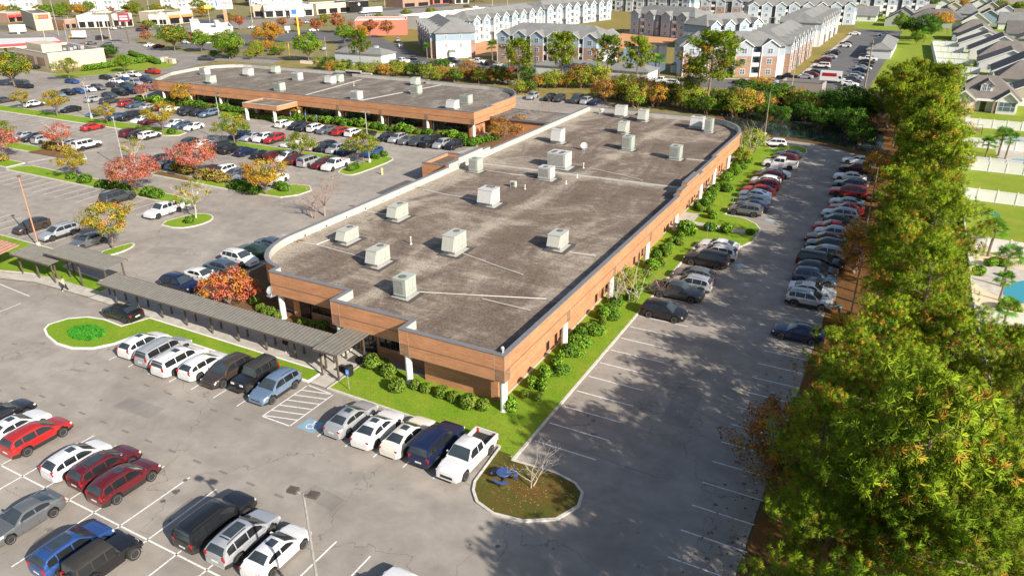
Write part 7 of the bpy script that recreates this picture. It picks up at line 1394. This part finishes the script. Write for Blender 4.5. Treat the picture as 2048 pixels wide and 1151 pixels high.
for s in (-1, 1): m.tube((s*.95, -.5, 0), (s*.8, 0, 1.9), .035, .035, 6); m.tube((s*.95, .5, 0), (s*.8, 0, 1.9), .035, .035, 6)
m.tube((-.8, 0, 1.9), (.8, 0, 1.9), .035, .035, 6); m.build('frame', MAT['car_trim'], o); m = MB(); m.box(-.7, .7, -.25, .25, .5, .56); m.box(-.7, .7, .22, .27, .56, 1.0); m.build('seat', MAT['wood_pole'], o)

# ------------------------------------------------------------------ shops by the highway
def shop(label, A, B, Cc, H, wall='stucco_beige', roofm='roof_gravel_far', side=None, name='shop_building', cat='shop', par=.6):
    """box building whose near base corners are seen at pixels A, B, C (A-B and B-C are its visible walls)"""
    a, b, c = Vector(at2(*A)), Vector(at2(*B)), Vector(at2(*Cc)); u = (c-b); ln = u.length; ang = math.atan2(u.y, u.x); n = Vector((-u.y, u.x)).normalized(); dp = max(6, abs((a-b).dot(n)))
    o = thing(name, label, cat, (b.x, b.y, 0), ang, 'shops along the highway')
    P = [(0, 0), (ln, 0), (ln, dp), (0, dp)]; m = MB(); m.prism(inset(P, .25), 0, H-par); m.build('roof', MAT[roofm], o)
    m = MB(); m.ring(P, inset(P, .25), 0, H); m.build('wall', MAT[wall], o); m = MB(); m.ring(inset(P, -.08), inset(P, .3), H, H+.12); m.build('coping', MAT['trim_white'], o)
    return o, ln, dp
def front(o, ln, H, n, awn=None, z=0, gl='glass_dark', y=-.01):
    for i in range(n):
        c = ln*(i+.5)/n; m = MB(); m.box(c-ln/n*.36, c+ln/n*.36, y-.05, y, .3, H*.52); m.build('shop_window', MAT[gl], o)
        if awn: m = MB(); w = ln/n*.42; m.add([(c-w, y, H*.78), (c+w, y, H*.78), (c+w, y-1.2, H*.55), (c-w, y-1.2, H*.55), (c-w, y, H*.55), (c+w, y, H*.55)], [(0, 3, 2, 1), (3, 4, 5, 2), (0, 4, 3), (1, 2, 5)]); m.build('awning', MAT[awn], o)
o, ln, dp = shop('windowless beige shop with stepped roof by the lawn', (52, 124), (103, 141), (214, 129), 5.2, 'stucco_beige')
m = MB(); m.box(ln*.1, ln*.45, dp*.3, dp*.75, 4.7, 7.2); m.build('roof_tower', MAT['stucco_beige'], o)
for i in range(3): m = MB(); m.box(-.05, -.004, dp*(.12+.3*i), dp*(.34+.3*i), 1.0, 3.6); m.build('blind_window', MAT['brick_tan'], o)
for i in range(9): m = MB(); m.box(ln*(.3+.07*i), ln*(.3+.07*i)+1.0, dp*rnd.uniform(.2, .8), dp*.2+6, 4.62, 4.7+rnd.uniform(.4, 1.2)); m.build('roof_plant', MAT['galv'], o)
# fuel canopy
o = thing('fuel_canopy', 'red edged fuel station canopy at the left edge', 'canopy'); q = [at2(-70, 97, 5.4), at2(125, 85, 5.4), at2(112, 77, 5.4), at2(-70, 82, 5.4)]
m = MB(); m.prism(q, 5.0, 5.9, 0, True); m.build('fascia', MAT['awning_red'], o); m = MB(); m.poly(inset(q, .4), 5.91); m.build('roof', MAT['roof_white'], o); m = MB(); m.ring(ccw([(p[0], p[1]) for p in inset(q, -.06)]), ccw(inset(q, .02)), 4.86, 5.02); m.build('lower_trim', MAT['trim_white'], o)
for t_ in (.1, .4, .7, .92):
    for s_ in (.25, .75): a_ = Vector(q[0]).lerp(Vector(q[1]), t_); b_ = Vector(q[3]).lerp(Vector(q[2]), t_); c_ = a_.lerp(b_, s_); m = MB(); m.box(c_.x-.2, c_.x+.2, c_.y-.2, c_.y+.2, 0, 5.0); m.build('post', MAT['steel'], o)
for l, A, B, Cc, H, wl, n, aw in (('white restaurant with red awning by the street trees', (378, 78), (388, 88), (470, 84), 6, 'stucco_white', 3, None), ('shop with two orange awnings', (336, 42), (338, 50), (388, 45), 6, 'stucco_beige', 2, 'awning_orange'), ('pale shop left of the orange awnings', (270, 44), (300, 50), (336, 50), 5, 'stucco_white', 2, None), ('shop with grey roof awning and arched windows', (206, 50), (228, 56), (268, 53), 6.5, 'stucco_beige', 3, 'awning_grey'), ('brick and white shop left of the grey awning', (135, 50), (158, 57), (226, 55), 6, 'stucco_white', 4, None), ('low brick bar with planter at the left', (105, 54), (132, 59), (155, 57), 4.5, 'brick_tan', 2, None), ('tall sign walled restaurant at the left', (64, 50), (74, 62), (108, 60), 8, 'stucco_beige', 0, None), ('white roofed diner at the upper left edge', (0, 42), (18, 46), (62, 42), 5, 'brick_tan', 3, 'awning_red'), ('white shop row right of the brown pylon', (512, 28), (530, 36), (628, 32), 6.5, 'stucco_white', 5, 'awning_grey'), ('pale shop with dark entrance right of the pylon', (505, 30), (508, 35), (530, 35), 6.5, 'stucco_beige', 1, None), ('brown shop row further along the highway', (628, 26), (634, 30), (700, 25), 6, 'stucco_beige', 3, None), ('black fronted shop beside the brown row', (698, 22), (700, 26), (738, 23), 6.5, 'glass_dark', 1, None), ('small brown shop far along the highway', (800, 12), (806, 16), (860, 12), 5, 'brick_tan', 2, None), ('red brick shop at the far top', (860, 4), (866, 9), (900, 7), 8, 'brick_red_flat', 2, None), ('white shop at the far top', (905, 2), (910, 8), (938, 7), 7, 'stucco_white', 2, None)):
    o, ln, dp = shop(l, A, B, Cc, H, wl, 'roof_white' if 'white' in l else 'roof_gravel_far')
    if n: front(o, ln, H, n, aw)
    if 'red awning' in l:
        m = MB(); m.box(-1.4, -.3, .3, dp*.6, 2.2, 3.6); m.build('awning', MAT['awning_red'], o); m = MB(); m.box(0, ln*.22, 0.3, dp*.8, H+.13, H+2.6); m.build('roof_tower', MAT['roof_white'], o); m = MB(); m.box(ln*.6, ln*.72, .5, dp*.7, H+.13, H+2); m.build('roof_tower', MAT['roof_white'], o)
    if 'sign walled' in l:
        m = MB(); m.box(ln*.1, ln*.86, -.12, -.01, 5.4, 7.4); m.build('sign_panel', MAT['awning_red'], o); m = MB(); m.box(ln*.14, ln*.26, -.16, -.121, 5.7, 7.1); m.build('sign_mark', MAT['sign_yellow'], o)
        for i in range(4): m = MB(); m.box(ln*(.34+.12*i), ln*(.34+.12*i)+ln*.07, -.16, -.121, 5.9, 6.9); m.build('sign_mark', MAT['awning_orange'], o)
    if 'black fronted' in l:
        m = MB(); m.lathe([(.9, 0), (.9, .05), (.6, .05), (.6, 0)], n=14); r_ = m.build('sign_mark', MAT['trim_white'], o, None, (ln*.5, -.06, 4.6)); r_.rotation_euler = (rad(90), 0, 0)
    if 'orange awnings' in l: m = MB(); m.lathe([(ln*.2, 0), (ln*.2, .3)], n=24); g_ = m.build('round_gable', MAT['stucco_white'], o, None, (ln*.74, .25, H-.4)); g_.rotation_euler = (rad(90), 0, 0)
# long red store behind the first apartment block
o, ln, dp = shop('long red brick store with white roof behind the apartments', (705, 64), (712, 72), (815, 70), 6.5, 'brick_red_flat', 'roof_white')
o, ln, dp = shop('white roofed store continuing behind the apartments', (815, 55), (840, 60), (1010, 40), 6, 'stucco_white', 'roof_white')
# signs on poles
def pylon(label, x, y, h, w, ph, panel, pole='steel', bars=(), pw=.35, rz=None):
    o = thing('pole_sign', label, 'sign', (*at2(x, y), 0), rad(46) if rz is None else rz, 'roadside pole signs'); m = MB(); m.box(-pw, pw, -pw*.6, pw*.6, 0, h-ph); m.build('pole', MAT[pole], o); m = MB(); m.box(-w/2, w/2, -.35, .35, h-ph, h); pn = m.build('sign_panel', MAT[panel], o)
    for (u0, u1, v0, v1, mt) in bars: m = MB(); m.box(-w/2+w*u0, -w/2+w*u1, -.42, -.352, h-ph+ph*v0, h-ph+ph*v1); m.build('sign_mark', MAT[mt], pn)
pylon('large white pylon sign with red lettering on a brown column', 454, 50, 13, 8.5, 5.2, 'trim_white', 'rust_pole', [(.2+.09*i, .2+.09*i+.06, .14, .28, 'blue_sign') for i in range(6)]+[(.03, .12, .3, .85, 'blue_sign')], .9)
sg = [o_ for o_ in C.objects if o_.get('label', '').startswith('large white pylon')][0]; tc = bpy.data.curves.new('lettering', 'FONT'); tc.body = 'DUNKIN'; tc.size = 2.3; tc.align_x = 'CENTER'; tc.extrude = .03; tc.offset = .03; tc.materials.append(MAT['awning_red'])
_t = bpy.data.objects.new('lettering_curve', tc); C.objects.link(_t); bpy.context.view_layer.update(); _me = bpy.data.meshes.new_from_object(_t.evaluated_get(bpy.context.evaluated_depsgraph_get())); bpy.data.objects.remove(_t)
tx = link('lettering', _me, sg); tx.location = (.45, -.40, 13-5.2+2.3); tx.rotation_euler = (rad(90), 0, 0); tx.scale = (.72, 1, 1)
pylon('tall white pylon with stacked panels on a yellow post', 601, 92, 22, 5.2, 11, 'roof_white', 'sign_yellow', [(.12, .88, .56, .72, 'glass_blue'), (.12, .88, .3, .5, 'steel'), (.12, .5, .1, .26, 'blue_sign')], .3)
pylon('dark red square sign on a leaning pole by the side street', 258, 88, 12, 4.2, 3.2, 'sign_maroon', 'bronze', [(.15, .85, .55, .72, 'trim_white'), (.15, .85, .25, .42, 'trim_white')], .2); pylon('yellow round and square sign left of the brown column', 420, 44, 8.5, 3.6, 1.6, 'sign_yellow', 'steel', [(.3, .7, .3, .7, 'block_grey')], .12)
pylon('white monument sign at the left verge', 38, 68, 4.2, 7, 3.2, 'stucco_white', 'stucco_white', [], .5); pylon('small white sign beside the lane', 576, 66, 3, 2.4, 1.8, 'trim_white')
# utility poles
def upole(label, x, y, h, mat='wood_pole', arm=True, r=.16, grp='utility poles'):
    o = thing('utility_pole', label, 'utility pole', (*at2(x, y), 0), rnd.uniform(0, 3), grp); m = MB(); m.tube((0, 0, -.2), (0, 0, h), r, r*.65, 8); m.build('pole', MAT[mat], o)
    if arm: m = MB(); m.box(-1.2, 1.2, -.06, .06, h-.8, h-.65); m.build('crossarm', MAT[mat], o)
for i, (x, y, h) in enumerate(((118, 72, 18), (206, 83, 16), (222, 80, 17), (306, 60, 17), (328, 57, 8), (320, 58, 9), (145, 76, 9), (90, 76, 8), (505, 46, 15), (690, 24, 16), (985, 15, 15), (1015, 16, 15), (1130, 10, 14), (770, 16, 15), (1480, 12, 14), (138, 94, 9))): upole('slim utility pole along the highway', x, y, h, 'stucco_beige' if i % 3 else 'steel', i % 2 == 0, .14)
upole('dark wooden utility pole beside the pine belt', 1722, 214, 15, 'wood_pole', True, .2, None); upole('black lamp column behind the far office', 1070, 190, 12, 'car_trim', False, .12, None); upole('thin steel column over the bin store', 1582, 186, 13, 'steel', False, .12, None); upole('pale slim column right of the dark shrub', 1036, 176, 9, 'stucco_beige', False, .1, None); upole('slim pole behind the small garage', 655, 130, 9, 'steel', False, .08, None); upole('yellow marker post by the winding lane', 580, 116, 5, 'sign_yellow', False, .12, None)
# ------------------------------------------------------------------ street furniture
def lamp_post(label, x, y, h=9.0, mat='steel', heads=2, rz=0.0):
    o = thing('lamp_post', label, 'lamp post', (x, y, 0), rz, 'lamp posts of the lots'); m = MB(); m.lathe([(.28, 0), (.28, .7), (.24, .75)], n=14); m.build('base', MAT['concrete'], o)
    m = MB(); m.tube((0, 0, .7), (0, 0, h), .10, .07, 10); m.build('pole', MAT[mat], o, 50)
    for k in range(heads):
        s = 1 if k == 0 else -1; m = MB(); m.tube((0, 0, h-.15), (s*.4, 0, h-.02), .04, .04, 6); m.build('arm', MAT[mat], o); m = MB(); x0, x1 = sorted((s*.32, s*.86)); m.box(x0, x1, -.2, .2, h-.06, h+.1); hd = m.build('lamp_head', MAT['bronze'] if mat != 'steel' else MAT['louvre'], o)
        m = MB(); m.box(x0+.06, x1-.06, -.16, .16, h-.08, h-.061); m.build('lens', MAT['lamp_clear'], hd)
lamp_post('grey twin head lamp post in the foreground lot', 1.5, -22.95, 9.5, 'louvre', 2, rad(10)); lamp_post('rusty single lamp post beside the silver SUV', -70.6, 5.1, 9.2, 'rust_pole', 1, rad(150)); lamp_post('twin head lamp post by the round green tree', -58.9, 57.6, 9.0, 'steel', 2, rad(10)); lamp_post('lamp post in the middle strip beside the yellow green tree', -96.0, 58.0, 9, 'steel', 1); lamp_post('lamp post beside the sparse pale tree', *at2(250, 340), 9, 'steel', 1, rad(150)); lamp_post('lamp post among the far lawn strip trees', -140.5, 60.0, 9, 'steel', 1)
lamp_post('lamp post at the far end of the east lot', *at2(1529, 272), 9, 'wood_pole', 1); lamp_post('lamp post in the pine litter beside the bright red sedan', *at2(1731, 462), 8.6, 'wood_pole', 1, rad(190)); lamp_post('lamp post in the pine litter by the dark trio', *at2(1696, 655), 8.2, 'wood_pole', 1, rad(190))
# bollard and signs
m = MB(); m.lathe([(.16, 0), (.16, 1.0), (.12, 1.12), (.04, 1.16)], n=14); tag(m.build('bollard', plain('bollard_yellow', (.80, .72, .22), .6), None, 40, (*at2(764.5, 349), 0)), 'pale yellow bollard standing alone on the drive', 'bollard')
def access_sign(label, x, y, rz):
    o = thing('access_sign', label, 'sign', (x, y, .1), rz, 'blue access signs'); m = MB(); m.box(-.03, .03, -.02, .02, 0, 2.0); m.build('post', MAT['steel'], o); m = MB(); m.box(-.16, .16, -.035, -.021, 1.5, 2.0); p = m.build('sign_plate', MAT['blue_sign'], o)
    m = MB(); wheelchair(m, 0, 0, .36, 0, 0.0); m.v = [(a, -.04, 1.75+b) for a, b, c in m.v]; m.build('access_symbol', MAT['trim_white'], p)
access_sign('blue access sign on the front lawn edge', -13.2, -3.1, rad(15))
for i, (x, y) in enumerate(((583, 243), (613, 245), (635, 249))): access_sign(['left small blue sign before the far office', 'middle small blue sign before the far office', 'right small blue sign before the far office'][i], *at2(x, y), rad(15))
for i, yy in enumerate((46.2, 59.8)): access_sign(['blue access sign by the lawn peninsula near end', 'blue access sign by the lawn peninsula far end'][i], 4.4, yy, rad(90))
o = thing('access_sign', 'small sign post on the curved lawn island', 'sign', (*at2(580, 385), .1)); m = MB(); m.box(-.03, .03, -.02, .02, 0, 2.0); m.build('post', MAT['steel'], o); m = MB(); m.box(-.2, .2, -.035, -.021, 1.6, 2.1); m.build('sign_plate', MAT['steel'], o)
# litter bins, mats
def bin_(label, x, y):
    o = thing('litter_bin', label, 'litter bin', (x, y, .12)); m = MB(); m.lathe([(.26, 0), (.30, .05), (.34, .85), (.3, .88), (.3, .5), (.05, .5)], n=18); m.build('drum', MAT['car_trim'], o, 40)
    for k in range(18):
        a = k*2*math.pi/18; m = MB(); m.tube((.315*math.cos(a), .315*math.sin(a), .06), (.355*math.cos(a), .355*math.sin(a), .86), .018, .018, 4); m.build('slat', MAT['car_trim'], o)
    m = MB(); m.lathe([(.37, .86), (.37, .92), (.22, .96), (.22, .9)], n=18); m.build('lid', MAT['car_trim'], o, 40)
bin_('black slatted litter bin under the entrance canopy', -14.72, -1.2); bin_('black slatted litter bin at the side entrance', .2, 49.4)
for i, (x, y) in enumerate(((-15.9, -.6), (-15.9, 1.2))): m = MB(); m.box(-.75, .75, -.55, .55, 0, .02); tag(m.build('door_mat', plain('mat_grey', (.06, .055, .055), .95), None, None, (x, y, .122)), ['door mat nearest the litter bin', 'door mat right at the entrance'][i], 'mat')
# picnic table on the bare island
o = thing('picnic_table', 'blue round picnic table with curved benches on the bare island', 'picnic table', (*at2(1008, 962), .12), rad(20)); plain('table_blue', (.05, .10, .26), .5, 0, .12)
m = MB(); m.lathe([(.02, .70), (.58, .70), (.60, .73), (.58, .76), (.02, .76)], n=24); m.build('table_top', MAT['table_blue'], o, 40); m = MB(); m.tube((0, 0, 0), (0, 0, .7), .06, .06, 8); m.build('pedestal', MAT['car_trim'], o)
for k in range(3):
    a0 = rad(120*k+20); m = MB(); inn = [(.82*math.cos(a0+t), .82*math.sin(a0+t)) for t in [rad(-38+9.5*i) for i in range(9)]]; out_ = [(1.1*math.cos(a0+t), 1.1*math.sin(a0+t)) for t in [rad(-38+9.5*i) for i in range(9)]]; m.prism(out_+inn[::-1], .42, .47, 0, True); m.build('bench', MAT['table_blue'], o); m = MB(); m.tube((0, 0, .12), (.95*math.cos(a0), .95*math.sin(a0), .12), .035, .035, 6); m.tube((.95*math.cos(a0), .95*math.sin(a0), .0), (.95*math.cos(a0), .95*math.sin(a0), .42), .035, .035, 6); m.build('bench_leg', MAT['car_trim'], o)

o.scale = (.88, .88, .95)
# utility boxes by the side street
for i, (x, y) in enumerate(((322, 124), (331, 123), (339, 126), (346, 127))): m = MB(); m.box(-.9, .9, -.7, .7, 0, 1.4); m.box(-.95, .95, -.75, .75, 1.4, 1.5); tag(m.build('utility_cabinet', MAT['hvac_pale' if i == 0 else 'stucco_beige'], None, None, (*at2(x, y), .01)), ['green utility cabinet first of four on the bare verge', 'second utility cabinet on the bare verge', 'third utility cabinet on the bare verge', 'last utility cabinet on the bare verge'][i], 'cabinet', 'utility cabinets')

# ------------------------------------------------------------------ people
plain('skin', (.48, .29, .20), .6, 0, .05); plain('cloth_black', (.02, .02, .022), .9); plain('cloth_khaki', (.42, .40, .27), .9); plain('cloth_teal', (.08, .22, .27), .9); plain('cloth_grey', (.22, .22, .23), .9); plain('shoe_white', (.7, .7, .69), .7); plain('hair_dark', (.03, .022, .018), .8)
def person(label, x, y, rz, joints, top, trousers, z=0, shoe='shoe_white'):
    """one skinned body; joints = dict of points in metres, facing -y"""
    o = thing('person', label, 'person', (x, y, z), rz); J = joints
    ch = [('pel', 'abd'), ('abd', 'chest'), ('chest', 'neck'), ('neck', 'chin'), ('chin', 'head'), ('head', 'crown')]
    for s in 'LR': ch += [('chest', 'sh'+s), ('sh'+s, 'el'+s), ('el'+s, 'wr'+s), ('wr'+s, 'pa'+s), ('pel', 'hip'+s), ('hip'+s, 'kn'+s), ('kn'+s, 'an'+s), ('an'+s, 'toe'+s)]
    for s in 'LR':
        w, p = Vector(J['wr'+s]), Vector(J['pa'+s]); d = (p-w).normalized(); sd = d.cross(Vector((0, 1, .2))).normalized()
        for k, off in enumerate((-.030, -.010, .012, .032)): J['f%d%s' % (k, s)] = tuple(p+d*(.06+.02*(1-abs(k-1.5)/1.5))+sd*off); ch.append(('pa'+s, 'f%d%s' % (k, s)))
        J['th'+s] = tuple(w+d*.07+sd*.055); ch.append(('wr'+s, 'th'+s))
    R_ = dict(pel=.135, abd=.125, chest=.15, neck=.062, chin=.075, head=.095, crown=.05)
    for s in 'LR': R_.update({'sh'+s: .072, 'el'+s: .05, 'wr'+s: .034, 'pa'+s: .04, 'hip'+s: .10, 'kn'+s: .065, 'an'+s: .045, 'toe'+s: .038, 'th'+s: .011}); R_.update({'f%d%s' % (k, s): .010 for k in range(4)})
    names = list(J); me = bpy.data.meshes.new('body'); me.from_pydata([J[n] for n in names], [(names.index(a), names.index(b)) for a, b in ch], [])
    b = link('body', me, o); md = b.modifiers.new('skin', 'SKIN'); sd = b.modifiers.new('sub', 'SUBSURF'); sd.levels = 1; sd.render_levels = 1
    for i, n in enumerate(names): me.skin_vertices[0].data[i].radius = (R_[n], R_[n]*(.72 if n in ('pel', 'abd', 'chest') else 1)); me.skin_vertices[0].data[i].use_root = (n == 'pel')
    me.materials.append(MAT['skin'])
    def sleeve(name, pts, mat):
        m = MB()
        for (p0, r0), (p1, r1) in zip(pts, pts[1:]): m.tube(p0, p1, r0, r1, 10)
        m.build(name, MAT[mat], o, 60)
    for s in 'LR':
        sleeve('trouser_leg', [(J['hip'+s], .115), (J['kn'+s], .085), (J['an'+s], .07)], trousers); sleeve('sleeve', [(J['sh'+s], .085), (J['el'+s], .065), (tuple(Vector(J['el'+s]).lerp(Vector(J['wr'+s]), .75)), .05)], top); sleeve('shoe', [(tuple(Vector(J['an'+s])-Vector((0, 0, .02))), .055), (J['toe'+s], .05)], shoe)
    m = MB(); a, c, n_ = Vector(J['pel']), Vector(J['chest']), Vector(J['neck']); prof = [(a-(c-a).normalized()*.12, .165), (a, .17), (a.lerp(c, .5), .16), (c, .185), (c.lerp(n_, .6), .12), (n_, .07)]
    for (p0, r0), (p1, r1) in zip(prof, prof[1:]): m.tube(p0, p1, r0, r1, 12)
    m.build('shirt', MAT[top], o, 60)
    h = Vector(J['head']); m = MB(); m.lathe([(.02, .125), (.075, .11), (.105, .06), (.108, 0), (.09, -.05)], (h.x, h.y+.015, h.z+.01), 14); m.build('hair', MAT['hair_dark'], o, 50)
    m = MB()
    for s in (-1, 1): m.obox((h.x+s*.034, h.y-.088, h.z-.005), .022, .012, .012)
    m.build('eyes', MAT['hair_dark'], o); m = MB(); m.add([(h.x-.014, h.y-.09, h.z-.04), (h.x+.014, h.y-.09, h.z-.04), (h.x, h.y-.115, h.z-.035), (h.x, h.y-.09, h.z)], [(0, 1, 2), (0, 2, 3), (1, 3, 2)]); m.build('nose', MAT['skin'], o)
    m = MB(); m.obox((h.x, h.y-.09, h.z-.068), .045, .012, .01); m.build('mouth', MAT['cloth_grey'], o)
def walk_pose(st=.3):
    return dict(pel=(0, 0, .95), abd=(0, .01, 1.12), chest=(0, .0, 1.34), neck=(0, .0, 1.5), chin=(0, -.01, 1.56), head=(0, -.015, 1.64), crown=(0, -.01, 1.75), shL=(.19, 0, 1.42), shR=(-.19, 0, 1.42), elL=(.24, .1*st*3, 1.15), elR=(-.24, -.08*st*3, 1.15), wrL=(.24, .12, .93), wrR=(-.23, -.22, .97), paL=(.24, .11, .87), paR=(-.23, -.27, .92), hipL=(.1, 0, .9), hipR=(-.1, 0, .9), knL=(.1, -st*.55, .5), knR=(-.1, st*.35, .5), anL=(.1, -st, .09), anR=(-.1, st*1.1, .12), toeL=(.1, -st-.17, .04), toeR=(-.1, st*1.1-.15, .04))
person('person in black trousers and khaki vest walking near the raised canopy', *at2(131, 582), rad(110), walk_pose(.32), 'cloth_khaki', 'cloth_black')
person('person in dark clothes standing under the long canopy', -22.6, -.7, rad(60), walk_pose(.08), 'cloth_black', 'cloth_grey', .118)
bend = dict(pel=(0, .12, .92), abd=(0, .02, 1.08), chest=(0, -.18, 1.22), neck=(0, -.30, 1.32), chin=(0, -.36, 1.34), head=(0, -.42, 1.38), crown=(0, -.46, 1.48), shL=(.19, -.2, 1.28), shR=(-.19, -.2, 1.28), elL=(.22, -.38, 1.08), elR=(-.22, -.38, 1.08), wrL=(.16, -.58, 1.04), wrR=(-.16, -.58, 1.04), paL=(.15, -.64, 1.03), paR=(-.15, -.64, 1.03), hipL=(.1, .1, .88), hipR=(-.1, .1, .88), knL=(.11, .02, .48), knR=(-.11, .16, .48), anL=(.11, .0, .09), anR=(-.11, .28, .09), toeL=(.11, -.17, .04), toeR=(-.11, .11, .04))
person('person in teal top leaning over the hood of the silver SUV', 21.75, 31.2, rad(-70), bend, 'cloth_teal', 'cloth_black', .02, 'cloth_black')
